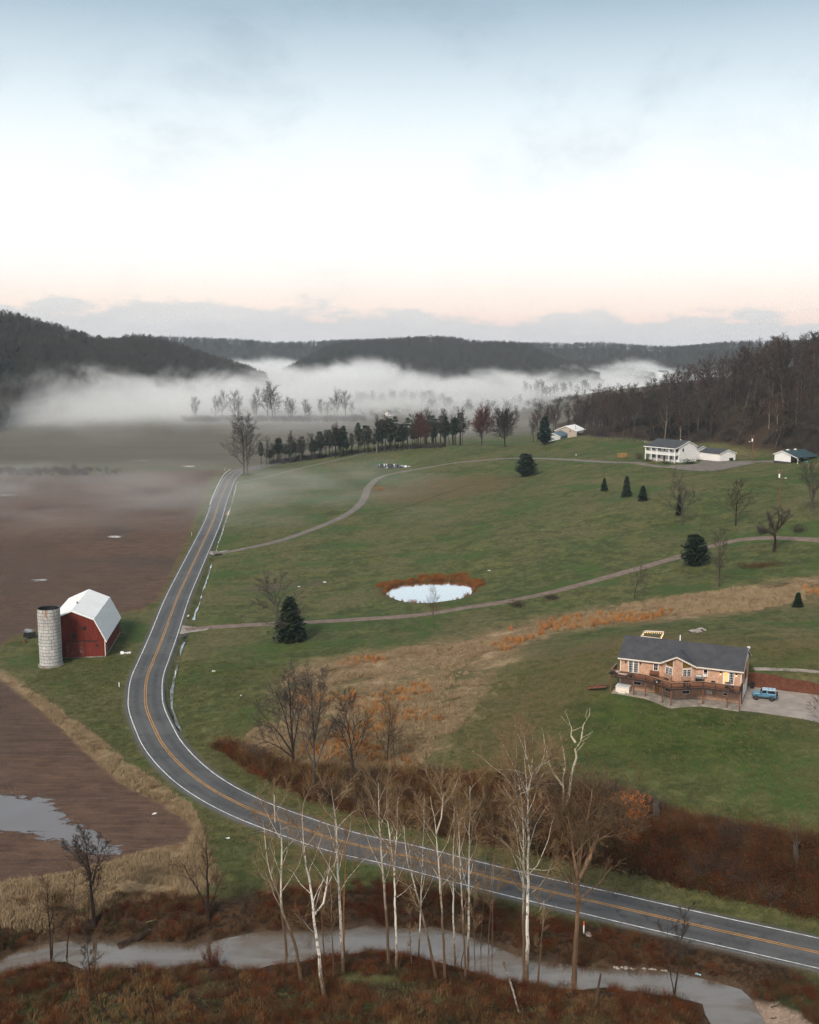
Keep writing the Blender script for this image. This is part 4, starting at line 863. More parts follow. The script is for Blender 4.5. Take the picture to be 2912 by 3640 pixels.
# trees standing in the fog on the valley floor
fr = random.Random(3)
def fogtree(px, by, h, lab, grp, kind=None, sx=1.0):
    P = gz(px, by, 0); P = onz(P[:2]); place(kind or K_FOG[fr.randrange(4)], P, h, 22, fr.random() * 6.28, 'bare_tree', lab, 'tree', grp, sx)
for px, by, h in ((705,1500,22),(755,1499,20),(790,1499,21),(835,1498,24),(862,1497,20),(900,1496,23),(918,1497,20),(940,1496,24),(958,1495,26),(985,1496,24),(1010,1497,23),(1030,1498,20),(1052,1498,24),(1072,1499,21),(1090,1499,16),(1112,1493,14),(1130,1492,15),(1150,1492,15),(1192,1490,22),(1205,1489,24),(1222,1490,22),(1240,1490,15)):
    fogtree(px + fr.uniform(-16, 16), by + fr.uniform(-5, 3), h * fr.uniform(.75, 1.2), 'bare tree in the line half hidden by fog beyond the big field', 'line of trees in the fog', None, fr.uniform(.9, 1.2))
for k in range(30):
    fogtree(1270 + 300 * fr.random(), fr.uniform(1428, 1446), fr.uniform(9, 17), 'bare tree in the clump standing out of the middle of the fog', 'clump of trees in the fog', None, 1.3)
for k in range(34):
    fogtree(1500 + 430 * fr.random(), fr.uniform(1445, 1475), fr.uniform(7, 14), 'low bare tree in the foggy hedgerow beyond the pasture crest', 'foggy hedgerow', None, 1.4)
for k in range(22):
    fogtree(1840 + 260 * fr.random(), fr.uniform(1402, 1418), fr.uniform(14, 22), 'bare tree in the far line above the fog near the distant white house', 'far line of trees above the fog', None, 1.1)
for k in range(30):
    fogtree(1465 + 190 * fr.random(), fr.uniform(1352, 1360), fr.uniform(15, 21), 'tree of the wooded knoll rising out of the fog below the rounded hill', 'wooded knoll in the fog', None, 1.4)

# ---- creekside trees traced stem by stem -----------------------------------------
def sycamore_bark(name, c_lo, c_hi, z0, z1):
    t = NT(name); p = t.objc(); sp = t.node('ShaderNodeSeparateXYZ'); t.put(sp.inputs[0], p)
    n = t.noise(t.scale(p, (1, 1, .45)), 3.2, 4, .7); h = t.rng(t.math('ADD', sp.outputs[2], t.math('MULTIPLY', t.math('SUBTRACT', n, .5), 9.0)), z0, z1)
    c = t.mix(h, c_lo, c_hi); pl = t.math('MULTIPLY', t.rng(t.noise(t.scale(p, (1, 1, .8)), 2.6, 3, .75), .55, .62), .85); c = t.mix(pl, c, tuple(x * .8 for x in c_lo)); t.bsdf(c, .8, t.bump(n, .3, .03), 0, .25); return t.m
M['syc_white'] = sycamore_bark('syc_white', (.105, .068, .042), (.58, .55, .49), 1.0, 6.0); M['syc_mixed'] = sycamore_bark('syc_mixed', (.095, .060, .036), (.50, .45, .37), 5.0, 13.0); M['syc_brown'] = sycamore_bark('syc_brown', (.10, .058, .034), (.20, .12, .07), 3.0, 12.0); M['syc_rust'] = sycamore_bark('syc_rust', (.15, .065, .028), (.30, .135, .055), 3.0, 12.0); M['snag'] = sycamore_bark('snag', (.16, .12, .085), (.42, .37, .27), 1.0, 6.0)
M['syc_twig'] = bark('syc_twig', (.14, .088, .045), (.26, .175, .095)); M['willow_twig'] = bark('willow_twig', (.13, .080, .030), (.20, .125, .055)); M['black'] = bark('black_bark', (.016, .010, .008), (.045, .028, .020))
P_SYC = dict(tw=.016, split=2, lev=[None, dict(n=(8, 12), ang=.62, len=.26, t0=.38, lb=1.1, lt=.65, rr=.38, seg=5, wig=.13, trop=.11, tip=.2), dict(n=(7, 9), ang=.6, len=.5, t0=.2, rr=.5, seg=3, wig=.16, trop=.07), dict(n=(10, 13), ang=.6, len=.7, t0=.10, rr=.6, spike=1)])
def traced(name, paths, r0, mats, label, seed, base_dz=0.0, grow=P_SYC, lean_y=0.0, tip=.14, cat='tree', group=None, start=.0, nbr=None):
    """paths: lists of photo pixels, each from low to high; the first starts at the foot on the ground"""
    r0 *= .84; f = G(*paths[0][0]); D = f[1]; t = Tree(seed); rnd = t.r
    e = empty(name, f, 0, label, cat, group)
    H = None
    for k, path in enumerate(paths):
        pts = []
        for i, (a, b) in enumerate(path):
            d = ray(a, b); s = D / d[1]; q = np.array([d[0] * s, D, CAMH + d[2] * s])
            if k == 0 and i == 0: q = f.copy(); q[2] -= .3
            pts.append(q)
        pts = np.array(pts); zz = pts[:, 2] - f[2]; pts[:, 1] += lean_y * zz + np.array([0] + [rnd.gauss(0, .05) * z for z in zz[1:]])
        pts = smooth_line(pts, 1.0) - f; n = len(pts); L = float(np.linalg.norm(np.diff(pts, axis=0), axis=1).sum())
        ra = r0 if k == 0 else r0 * .62; tp_ = tip if k == 0 else .12; rads = [ra * (1 - (1 - tp_) * i / max(1, n - 1)) for i in range(n)]
        if k == 0: rads[0] *= 1.4; H = L
        V = [Vector(p) for p in pts]
        for i in range(1, n - 1): V[i] += Vector((rnd.gauss(0, .03), rnd.gauss(0, .03), 0))
        t.tube('trunk', V, rads, 6)
        c = grow['lev'][1]; m = nbr if nbr is not None else (rnd.randint(*c['n'])); m = m if k == 0 else max(3, m // 2); a0 = rnd.random() * 6.28
        for j in range(m):
            tt = c['t0'] + (1 - c['t0']) * (j + rnd.random() * .8) / m; tt = min(.985, max(tt, .25 if k else start)); i = min(int(tt * (n - 1)), n - 2); b = V[i].lerp(V[i + 1], tt * (n - 1) - i); d = (V[i + 1] - V[i]).normalized(); ru, uu = _frame(d)
            az = a0 + j * 2.4 + rnd.gauss(0, .4); an = c['ang'] * rnd.uniform(.7, 1.25); v = d * math.cos(an) + (ru * math.cos(az) + uu * math.sin(az)) * math.sin(an)
            t.grow(b, v, max(1.2, H * c['len'] * (c['lb'] * (1 - tt) + c['lt'] * tt) * rnd.uniform(.7, 1.2)), max(rads[i] * c['rr'], .015), 1, grow)
    for nme, me in zip(('trunk', 'crown'), t.mesh(name, mats)):
        if me is not None: obj(nme, me, e)
    return e
TW = M['syc_twig']; W_, X_m, B_, RU = M['syc_white'], M['syc_mixed'], M['syc_brown'], M['syc_rust']
P_BIG = dict(tw=.017, split=2, lev=[None, dict(n=(12, 14), ang=.7, len=.30, t0=.35, lb=1.1, lt=.6, rr=.4, seg=5, wig=.12, trop=.09, tip=.2), dict(n=(7, 9), ang=.6, len=.5, t0=.2, rr=.5, seg=3, wig=.16, trop=.06), dict(n=(5, 7), ang=.55, len=.55, t0=.15, rr=.55, seg=2, wig=.14), dict(n=(4, 6), ang=.5, len=.65, t0=.2, rr=.6, spike=1)])
P_DEAD = dict(tw=.012, split=0, lev=[None, dict(n=(3, 4), ang=.8, len=.14, t0=.45, lb=1.0, lt=.7, rr=.4, seg=4, wig=.25, trop=.05, tip=.3), dict(n=(2, 3), ang=.6, len=.4, t0=.3, rr=.5, spike=1)])
traced('sycamore_tree', [[(1021,3410),(1003,3255),(990,3180),(958,3080),(940,2990),(933,2918)]], .20, (X_m, TW), 'twisted pale sycamore crossing another low above the creek', 31)
traced('sycamore_tree', [[(1072,3489),(1045,3350),(1008,3255),(1000,3180),(995,3000),(985,2900),(975,2825)]], .22, (X_m, TW), 'mottled sycamore with dark foot leaning across its twisted neighbour', 32)
traced('sycamore_tree', [[(1153,3544),(1135,3390),(1118,3257),(1104,3160),(1090,3071),(1082,2965),(1080,2880)],[(1119,3250),(1150,3205),(1160,3150),(1172,3080)]], .27, (W_, TW), 'thickest white sycamore with a curved side stem, standing forward of the creek', 33)
traced('sycamore_tree', [[(1220,3461),(1211,3243),(1202,3104),(1195,2965),(1183,2779)]], .24, (W_, TW), 'straight bright white sycamore beside the rust-coloured trunk', 34)
traced('sycamore_tree', [[(1224,3400),(1223,3250),(1226,3120),(1232,2985),(1225,2930)]], .16, (RU, TW), 'rust-coloured slim trunk behind the straight white sycamore', 35, nbr=5)
traced('sycamore_tree', [[(1151,3400),(1145,3240),(1137,3071)]], .11, (B_, TW), 'thin brown stem behind the thickest white sycamore', 36, nbr=5)
traced('sycamore_tree', [[(1188,3489),(1180,3280),(1174,3104)]], .10, (X_m, TW), 'thin pale stem between the two brightest white sycamores', 37, nbr=5)
traced('sycamore_tree', [[(1383,3428),(1374,3260),(1366,3150),(1352,2980),(1347,2880),(1345,2779)]], .23, (X_m, TW), 'tall mottled sycamore beside the forked white one', 38)
traced('sycamore_tree', [[(1410,3452),(1406,3260),(1403,3140),(1389,3000),(1380,2930),(1376,2850)],[(1403,3140),(1407,3020),(1412,2940),(1415,2850)]], .19, (W_, TW), 'white sycamore forking into two upright stems over the road', 39)
traced('sycamore_tree', [[(1554,3484),(1520,3320),(1489,3206),(1462,3110),(1443,3034),(1436,2950)]], .20, (X_m, TW), 'leaning sycamore crossing a thin upright white one', 40)
traced('sycamore_tree', [[(1489,3405),(1494,3260),(1500,3110),(1505,2980),(1510,2860)]], .14, (W_, TW), 'thin upright white sycamore crossed by a leaning one', 41)
traced('sycamore_tree', [[(1584,3479),(1575,3320),(1568,3196),(1556,3020),(1550,2950),(1530,2830)],[(1552,2960),(1566,2900),(1580,2830)]], .20, (X_m, TW), 'mottled brown sycamore with a forked top', 42)
traced('sycamore_tree', [[(1619,3424),(1613,3260),(1612,3120),(1614,2941),(1616,2870)]], .15, (W_, TW), 'slim white sycamore right of the forked mottled one', 43)
traced('sycamore_tree', [[(1656,3469),(1646,3280),(1638,3112),(1631,2934),(1620,2860)]], .16, (X_m, TW), 'slim mottled sycamore among a cluster of thin stems', 44)
traced('sycamore_tree', [[(1664,3430),(1666,3240),(1669,3061),(1671,2930),(1672,2800)]], .20, (W_, TW), 'tall white sycamore among a cluster of thin stems', 45)
for k, (a, b, c) in enumerate((((1690,3440),(1684,3300),(1686,3170)), ((1708,3380),(1718,3200),(1730,3025)), ((1736,3400),(1744,3200),(1753,3030)), ((1748,3420),(1750,3250),(1754,3080)), ((1640,3440),(1652,3300),(1655,3190)), ((1463,3430),(1458,3300),(1460,3240)))):
    traced('sapling', [[a, b, c]], .075, (X_m, TW), 'thin pale sapling in the cluster among the white sycamores', 60 + k, nbr=4, group='thin saplings among the sycamores')
traced('sycamore_tree', [[(1865,3469),(1862,3280),(1860,3112),(1855,2950),(1850,2820),(1838,2740)],[(1853,2880),(1835,2820),(1822,2745)]], .27, (X_m, TW), 'tall sycamore of the broom-topped pair, with the peeling brown stem', 46, grow=P_BIG)
traced('sycamore_tree', [[(1873,3485),(1874,3280),(1880,3087),(1876,2940),(1875,2806),(1860,2679)],[(1876,2820),(1885,2760),(1896,2740)]], .27, (W_, TW), 'tall white sycamore of the broom-topped pair', 47, grow=P_BIG)
traced('sycamore_tree', [[(1911,3500),(1920,3380),(1932,3265),(1934,3200),(1915,3235)]], .14, (X_m, TW), 'short crooked pale trunk beside the broom-topped pair', 48, nbr=6)
traced('bare_tree', [[(2039,3500),(2046,3380),(2054,3265),(2062,3112),(2075,3010),(2090,2900),(2105,2800)],[(2060,3120),(2110,3030),(2160,2930),(2195,2860)],[(2058,3140),(2040,3060),(2030,2960),(2010,2880)],[(2062,3120),(2120,3000),(2140,2880)]], .38, (B_, M['twig_brown']), 'large brown tree with a broad spreading crown in front of the road', 49, grow=P_BIG, nbr=20)
traced('dead_tree', [[(2003,2900),(2020,2830),(2035,2740),(2047,2690),(2044,2660),(2060,2620),(2075,2580),(2098,2545),(2099,2520)],[(2046,2640),(2032,2620),(2034,2590),(2020,2555)],[(2003,2870),(2000,2760),(2012,2730),(2005,2660),(1992,2620)],[(1998,2790),(1965,2740),(1945,2690),(1935,2620)]], .32, (M['snag'], M['snag']), 'pale dead tree with crooked antler-like limbs above the brush', 50, grow=P_DEAD)
traced('bare_tree', [[(2397,3541),(2410,3440),(2425,3350),(2437,3290),(2445,3235)],[(2395,3535),(2382,3440),(2378,3340),(2379,3260)]], .13, (M['black'], M['twig_dark']), 'small dark twin-stemmed tree by the creek bend', 51, nbr=7)
traced('bare_tree', [[(183,3417),(178,3330),(172,3240),(167,3146)],[(186,3400),(192,3300),(190,3220)]], .15, (M['black'], M['twig_brown']), 'dark two-stemmed tree on the near bank beside a curved sapling', 52)
traced('bare_tree', [[(235,3412),(250,3290),(268,3200),(272,3140),(266,3089)]], .11, (M['black'], M['twig_brown']), 'dark curved sapling on the near bank', 53, nbr=6)
traced('bare_tree', [[(334,3292),(330,3220),(322,3140),(318,3060),(308,2990)],[(325,3150),(345,3080),(365,3010)],[(323,3110),(290,3050),(255,3010)]], .30, (M['black'], M['twig_dark']), 'stout black-trunked tree between the tan grass and the creek', 54, grow=P_BIG)
traced('bare_tree', [[(321,3561),(316,3460),(308,3365),(303,3310)]], .11, (M['black'], M['twig_dark']), 'slender dark tree on the grassy near bank', 55, nbr=10)
traced('bare_tree', [[(741,3277),(738,3180),(737,3080),(736,2985)],[(738,3240),(700,3160),(675,3110),(655,3060)],[(742,3230),(765,3180),(775,3150)]], .27, (M['black'], M['twig_brown']), 'black V-branched tree standing in the green verge above the creek', 56, grow=P_SYC)
traced('bare_tree', [[(1042,2728),(1040,2650),(1036,2580),(1030,2490),(1025,2400)],[(1040,2680),(1000,2620),(960,2560),(920,2520)],[(1040,2690),(980,2650),(930,2630)],[(1042,2660),(1060,2560),(1080,2460)],[(1040,2650),(1010,2540),(985,2460)]], .30, (M['black'], M['twig_grey']), 'wide low-branching dark tree at the corner of the orange meadow', 57, grow=P_BIG)
traced('bare_tree', [[(1117,2822),(1117,2740),(1116,2640),(1112,2520),(1110,2400)],[(1117,2740),(1150,2650),(1190,2560),(1230,2490)],[(1116,2720),(1085,2640),(1070,2560)],[(1116,2640),(1135,2540),(1140,2440)]], .28, (GR, M['twig_grey']), 'tall bare tree with pale trunk at the corner of the orange meadow', 58, grow=P_BIG)
# ================================================================== building materials
def boards(name, c0, c1, wear, axis=0, pitch=.25, wear_amt=.5):
    t = NT(name); p = t.objc(); sp = t.node('ShaderNodeSeparateXYZ'); t.put(sp.inputs[0], p)
    u = t.math('ADD', sp.outputs[0], sp.outputs[1]) if axis == 0 else sp.outputs[2]
    fr = t.math('FRACT', t.math('DIVIDE', u, pitch)); groove = t.rng(t.math('ABSOLUTE', t.math('SUBTRACT', fr, .5)), .42, .5)
    n = t.noise(t.scale(p, (3, 3, .3) if axis == 0 else (.3, .3, 3)), 1.0, 4, .65); big = t.noise(p, .5, 4, .6)
    c = t.mix(t.rng(n, .3, .7), c0, c1); c = t.mix(t.math('MULTIPLY', t.rng(t.noise(p, 1.1, 5, .7), .56, .72), wear_amt), c, wear); c = t.mix(t.math('MULTIPLY', groove, .5), c, tuple(.35 * x for x in c0)); c = t.mix(t.rng(big, .55, .75, 0, .35), c, tuple(.55 * x for x in c0))
    t.bsdf(c, .85, t.bump(groove, -.4, .02), 0, .2); return t.m
M['barn_red'] = boards('barn_red', (.105, .018, .012), (.165, .028, .018), (.23, .10, .08), 0, .28, .30); M['barn_door'] = boards('barn_door', (.125, .026, .020), (.18, .045, .035), (.34, .22, .20), 0, .28, .85)
def metal_roof(name, c0, c1, pitch=.6, axis=1, rust=None, rough=.45):
    t = NT(name); p = t.objc(); sp = t.node('ShaderNodeSeparateXYZ'); t.put(sp.inputs[0], p)
    fr = t.math('FRACT', t.math('DIVIDE', sp.outputs[axis], pitch)); rib = t.rng(t.math('ABSOLUTE', t.math('SUBTRACT', fr, .5)), .44, .5); n = t.noise(p, .6, 4, .6)
    c = t.mix(t.rng(n, .3, .7), c0, c1); c = t.mix(t.math('MULTIPLY', rib, .25), c, tuple(.6 * x for x in c0)); c = t.mix(t.rng(t.noise(t.scale(p, (2, .3, .3)), 1.5, 4), .62, .75, 0, .25), c, rust or tuple(.6 * x for x in c0))
    t.bsdf(c, rough, t.bump(rib, .6, .03), .0, .5); return t.m
M['roof_white'] = metal_roof('roof_white', (.80, .81, .82), (.90, .90, .90)); M['roof_green'] = metal_roof('roof_green', (.014, .038, .044), (.024, .052, .058)); M['roof_blue'] = metal_roof('roof_blue', (.050, .095, .125), (.068, .118, .150), .5, 0)
def shingle(name, c0, c1):
    t = NT(name); p = t.objc(); br = t.node('ShaderNodeTexBrick'); t.put(br.inputs['Vector'], t.scale(p, (1, 1.1, 1.1))); br.inputs['Scale'].default_value = 3.0; br.inputs['Mortar Size'].default_value = .02; br.inputs['Brick Width'].default_value = .9; br.inputs['Row Height'].default_value = .42
    t.put(br.inputs['Color1'], c0); t.put(br.inputs['Color2'], c1); t.put(br.inputs['Mortar'], tuple(.5 * x for x in c0)); n = t.noise(p, .7, 4, .65); c = t.mix(t.rng(n, .35, .7, 0, .5), br.outputs['Color'], tuple(1.5 * x for x in c1)); c = t.mix(t.rng(t.noise(p, 9, 2), .3, .7, 0, .35), c, c0); t.bsdf(c, .68, t.bump(br.outputs['Fac'], -.3, .02), 0, .55); return t.m
M['shingle'] = shingle('shingle', (.030, .031, .036), (.052, .053, .060)); M['shingle_grey'] = shingle('shingle_grey', (.032, .035, .040), (.048, .051, .056))
def brick(name, c0, c1, mortar, sc_=1.0):
    t = NT(name); p = t.objc(); sp = t.node('ShaderNodeSeparateXYZ'); t.put(sp.inputs[0], p); cb = t.node('ShaderNodeCombineXYZ'); t.put(cb.inputs[0], t.math('ADD', sp.outputs[0], sp.outputs[1])); t.put(cb.inputs[1], sp.outputs[2])
    br = t.node('ShaderNodeTexBrick'); t.put(br.inputs['Vector'], cb.outputs[0]); br.inputs['Scale'].default_value = sc_ * 4.0; br.inputs['Mortar Size'].default_value = .03; br.inputs['Brick Width'].default_value = .9; br.inputs['Row Height'].default_value = .32
    t.put(br.inputs['Color1'], c0); t.put(br.inputs['Color2'], c1); t.put(br.inputs['Mortar'], mortar); n = t.noise(p, 1.3, 4, .65); c = t.mix(t.rng(n, .4, .7, 0, .6), br.outputs['Color'], tuple(.72 * x for x in c0)); c = t.mix(t.rng(t.noise(t.scale(cb.outputs[0], (2, 5, 1)), 1.2, 3, .7), .64, .72, 0, .7), c, mortar); t.bsdf(c, .88, t.bump(br.outputs['Fac'], -.4, .02), 0, .2); return t.m
M['brick'] = brick('brick', (.40, .215, .135), (.54, .315, .215), (.62, .48, .38)); M['brick_wall'] = brick('retaining_brick', (.085, .028, .016), (.135, .048, .027), (.16, .08, .055), .7)
M['white_paint'] = plain('white_paint', (.78, .77, .75), .6, .05, 2); M['siding'] = boards('white_siding', (.74, .73, .72), (.80, .79, .78), (.70, .69, .67), 1, .22, .3); M['cream_trim'] = plain('cream_trim', (.66, .58, .50), .6, .08); M['concrete'] = plain('concrete', (.25, .22, .19), .9, .3, .8, bump=.2); M['deck_wood'] = boards('deck_wood', (.17, .075, .040), (.25, .115, .062), (.30, .17, .11), 0, .16, .4); M['post_wood'] = plain('post_wood', (.15, .060, .034), .8, .25, 3); M['dark_wood'] = plain('dark_wood', (.026, .019, .017), .7, .3, 3); M['black'] = M['black']; M['black_plastic_and_shade'] = plain('black_plastic_and_shade', (.012, .012, .014), .5, .2); M['tan_siding'] = boards('tan_siding', (.36, .30, .25), (.42, .36, .30), (.3, .25, .2), 1, .3, .3); M['grey_metal'] = plain('grey_metal', (.28, .29, .30), .45, .15, 3, .6); M['dark_steel'] = plain('dark_steel', (.05, .05, .055), .5, .2, 3, .4); M['pale_plastic'] = plain('pale_plastic', (.55, .55, .54), .5, .08); M['rail_cap'] = plain('rail_cap', (.30, .19, .13), .7, .25, 4)
def glass(name, col, em=None, st=0.0):
    t = NT(name); b = t.bsdf(col, .08, None, 0, .6)
    if em: b.inputs['Emission Color'].default_value = (*em, 1); b.inputs['Emission Strength'].default_value = st
    return t.m
M['glass'] = glass('window_glass', (.012, .013, .016)); M['glass_lit'] = glass('lit_window', (.1, .06, .02), (1.0, .45, .12), .55); M['bulb'] = glass('bulb', (.9, .7, .4), (1.0, .62, .26), 3.0); M['door_orange'] = plain('door_orange', (.40, .155, .022), .55, .1)
def window(parent, loc, rz, w, h, cols=2, rows=2, name='window', frame=None, pane=None, fw=.09, proud=.05, mul=None, shutter=None):
    """frame proud of the wall, pane set back in it; local x along the wall, -y outwards, origin at lower left"""
    frame = frame or M['white_paint']; m = MB(); d = proud
    m.box(0, fw, -d, .06, 0, h).box(w - fw, w, -d, .06, 0, h).box(fw, w - fw, -d, .06, 0, fw).box(fw, w - fw, -d, .06, h - fw, h)
    for c in range(1, cols): x = w * c / cols; b = (.06 if mul and c == mul else .012); m.box(x - b, x + b, -d + .012, .05, fw, h - fw)
    for r in range(1, rows): z = h * r / rows; m.box(fw, w - fw, -d + .016, .045, z - .012, z + .012)
    o = m.build(name, frame, parent); o.location = loc; o.rotation_euler = (0, 0, rz)
    MB().box(fw * .5, w - fw * .5, -.012, .03, fw * .5, h - fw * .5).build('pane', pane or M['glass'], o)
    if shutter:
        for a, b in ((-.42, -.04), (w + .04, w + .42)): MB().box(a, b, -.05, -.002, -.03, h + .03).build('shutter', shutter, o)
    return o
def slab(pts, th):                                   # thick sheet from a planar outline, thickness downwards along its normal
    P = [Vector(p) for p in pts]; n = (P[1] - P[0]).cross(P[2] - P[0]).normalized(); n = n if n.z > 0 else -n; k = len(P)
    return [p for p in P] + [p - n * th for p in P], [tuple(range(k))] + [tuple(range(2 * k - 1, k - 1, -1))] + [(i, (i + 1) % k, k + (i + 1) % k, k + i) for i in range(k)]
def roof_part(parent, name, pts, mat, th=.12):
    m = MB(); v, f = slab(pts, th); m.add(v, f); return m.build(name, mat, parent)
def gable_walls(x0, x1, y0, y1, zb, he, hr, along='x'):
    """closed house body; ridge runs along x (or y)"""
    if along == 'x': ym = (y0 + y1) / 2; return MB().prism([(y0, zb), (y1, zb), (y1, he), (ym, hr), (y0, he)], 'x', x0, x1)
    xm = (x0 + x1) / 2; return MB().prism([(x0, zb), (x1, zb), (x1, he), (xm, hr), (x0, he)], 'y', y0, y1)
def rl(root, rz, P):                                  # world xy -> local xy of a root
    v = np.array(P[:2]) - np.array(root[:2]); return float(v @ [math.cos(rz), math.sin(rz)]), float(v @ [-math.sin(rz), math.cos(rz)])
def face_hit(root, rz, px, py, y0):                   # pixel -> (local x, z above root) on the local plane y = y0
    n = np.array([-math.sin(rz), math.cos(rz), 0]); d = ray(px, py); o = np.array([0, 0, CAMH]); O = np.array([root[0], root[1], 0]); t = ((O - o) @ n + y0) / (d @ n); P = o + d * t
    return rl(root, rz, P)[0], float(P[2] - root[2])

# ================================================================== red barn
BA = .113; BP = (-64.439, 219.642, 0.0); BW, BL = 13.156, 20.0
barn = empty('barn', BP, BA, 'red wooden barn with a white gambrel metal roof beside the highway', 'barn')
prof = [(0, -.6), (-BW, -.6), (-BW, 3.79), (-BW + 2.14, 8.15), (-BW / 2, 10.08), (-2.14, 8.15), (0, 3.79)]
MB().prism(prof, 'y', 0, BL).build('wall', M['barn_red'], barn)
edge = [(.38, 3.42), (-2.02, 8.36), (-BW / 2, 10.32), (-BW + 2.02, 8.36), (-BW - .38, 3.42)]
for i in range(4):
    (xa, za), (xb, zb) = edge[i], edge[i + 1]
    r_ = roof_part(barn, 'roof_slope', [(xa, -.35, za), (xb, -.35, zb), (xb, BL + .35, zb), (xa, BL + .35, za)], M['roof_white'], .10)
for i in range(4):
    (xa, za), (xb, zb) = edge[i], edge[i + 1]; MB().bar((xa, -.37, za - .16), (xb, -.37, zb - .16), .05, .2).build('verge_board', M['white_paint'], barn)
for y in (6.2,): MB().box(-BW / 2 - .12, -BW / 2 + .12, y, y + .4, 10.3, 10.62).build('roof_vent', M['dark_steel'], barn)
for a, b, c, d in ((915, 760, 985, 820), (752, 868, 830, 958), (1122, 1033, 1174, 1074)):
    x0, z1 = face_hit(BP, BA, 80 + a / 4.3125, 2050 + b / 4.3125, 0); x1, z0 = face_hit(BP, BA, 80 + c / 4.3125, 2050 + d / 4.3125, 0)
    window(barn, (x0, 0, z0), 0, x1 - x0, z1 - z0, 1, 1, 'dark_panel_opening', M['barn_red'], M['black_plastic_and_shade'], .07, .07)  # black pane stands in for the shaded interior; the wall is not cut
x0, z1 = face_hit(BP, BA, 80 + 676 / 4.3125, 2050 + 1000 / 4.3125, 0); x1, z0 = face_hit(BP, BA, 80 + 962 / 4.3125, 2050 + 1245 / 4.3125, 0)
dr = MB().box(x0, x1, -.14, -.03, .12, z1).build('sliding_door', M['barn_door'], barn); MB().box(x0 - .1, x1 + 2.6, -.17, -.02, z1 + .02, z1 + .14).build('door_rail', M['dark_steel'], dr)
MB().box(-BW, .02, -.06, -.004, 3.72, 3.86).build('belt_board', M['barn_red'], barn)
MB().box(-BW - .08, .08, -.08, BL + .08, -.7, .18).build('footing', M['concrete'], barn)
MB().box(-.10, .06, -.08, .10, .18, 3.7).build('corner_board', M['cream_trim'], barn)
MB().box(.005, .05, 16.8, 18.9, 1.9, 3.2).build('dark_panel_opening', M['black_plastic_and_shade'], barn); MB().box(.005, .06, 1.0, 2.1, .2, 2.3).build('side_door', M['grey_metal'], barn)  # black box paints the opening's inner shade; the wall behind stays solid
lean = MB().box(-12.4, -9.1, -2.9, -.02, -.2, 2.9).build('feed_room', M['barn_red'], barn); roof_part(lean, 'roof_slope', [(-12.6, -3.1, 2.95), (-8.9, -3.1, 2.95), (-8.9, 0, 3.55), (-12.6, 0, 3.55)], M['grey_metal'], .08)
# ---- silo of concrete staves
SP = (-74.0, 213.75, 0.0); SR, SH, NC, NS = 2.25, 12.1, 17, 14
silo = empty('silo', SP, 0, 'roofless pale concrete stave silo streaked with rust beside the red barn', 'silo')
def stave_mat():
    t = NT('stave'); p = t.objc(); g = t.pos(); sp = t.node('ShaderNodeSeparateXYZ'); t.put(sp.inputs[0], g); n = t.noise(t.scale(g, (1.5, 1.5, .35)), 1.3, 5, .68); r = t.rnd()
    c = t.mix(t.rng(n, .3, .7), (.35, .35, .345), (.56, .56, .55)); c = t.mix(t.math('MULTIPLY', r, .35), c, (.30, .285, .27)); c = t.mix(t.math('MULTIPLY', t.rng(t.noise(t.scale(g, (2, 2, .25)), 1.6, 4, .7), .55, .68), .55), c, (.20, .19, .18))
    rust = t.math('MULTIPLY', t.rng(t.noise(t.scale(g, (1.6, 1.6, .16)), 1.1, 4, .65), .52, .64), t.rng(sp.outputs[2], 4.5, 10.5, .05, .9)); c = t.mix(rust, c, (.30, .14, .055)); t.bsdf(c, .9, t.bump(n, .3, .03), 0, .2); return t.m
M['stave'] = stave_mat(); hc = (SH - .3) / NC; da = 2 * math.pi / NS
def stave_mesh():
    m = MB(); ks = 4; g = .03 / SR
    ang_ = [g + (da - 2 * g) * i / ks for i in range(ks + 1)]; v = []
    for z in (.02, hc - .02):
        for r in (SR, SR - .14):
            for a in ang_: v.append((r * math.cos(a), r * math.sin(a), z))
    n = ks + 1; f = []
    for i in range(ks):
        f += [(i, i + 1, 2 * n + i + 1, 2 * n + i), (n + i + 1, n + i, 3 * n + i, 3 * n + i + 1), (2 * n + i, 2 * n + i + 1, 3 * n + i + 1, 3 * n + i), (i + 1, i, n + i, n + i + 1)]
    f += [(0, 2 * n, 3 * n, n), (n - 1, 2 * n - 1, 4 * n - 1, 3 * n - 1)]
    return m.add(v, f).mesh('stave', M['stave'])
sm = stave_mesh()
for c in range(NC):
    for k in range(NS):
        o = obj('stave', sm, silo); o.location = (0, 0, .3 + c * hc); o.rotation_euler = (0, 0, da * (k + (.5 if c % 2 else 0)))
shade_liner = MB(); nn_ = 32
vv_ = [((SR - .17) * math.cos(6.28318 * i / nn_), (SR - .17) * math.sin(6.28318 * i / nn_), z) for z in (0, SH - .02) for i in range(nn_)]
shade_liner.add(vv_, [(i, (i + 1) % nn_, nn_ + (i + 1) % nn_, nn_ + i) for i in range(nn_)]).build('inner_wall', M['black_plastic_and_shade'], silo)  # added black sheet: paints the silo's shaded inside, hiding the pale stave backs
def hoop_mesh():
    m = MB(); n = 32; v = []
    for z, r in ((-.035, SR + .015), (.035, SR + .015), (.035, SR - .1), (-.035, SR - .1)):
        for i in range(n): v.append((r * math.cos(6.28318 * i / n), r * math.sin(6.28318 * i / n), z))
    return m.add(v, [(j * n + i, j * n + (i + 1) % n, ((j + 1) % 4) * n + (i + 1) % n, ((j + 1) % 4) * n + i) for j in range(4) for i in range(n)]).mesh('hoop', M['dark_steel'])
hm = hoop_mesh(); MB().tube([(0, 0, SH - .02), (0, 0, SH + .06)], SR - .02, 32, False).build('rim', M['dark_steel'], silo)
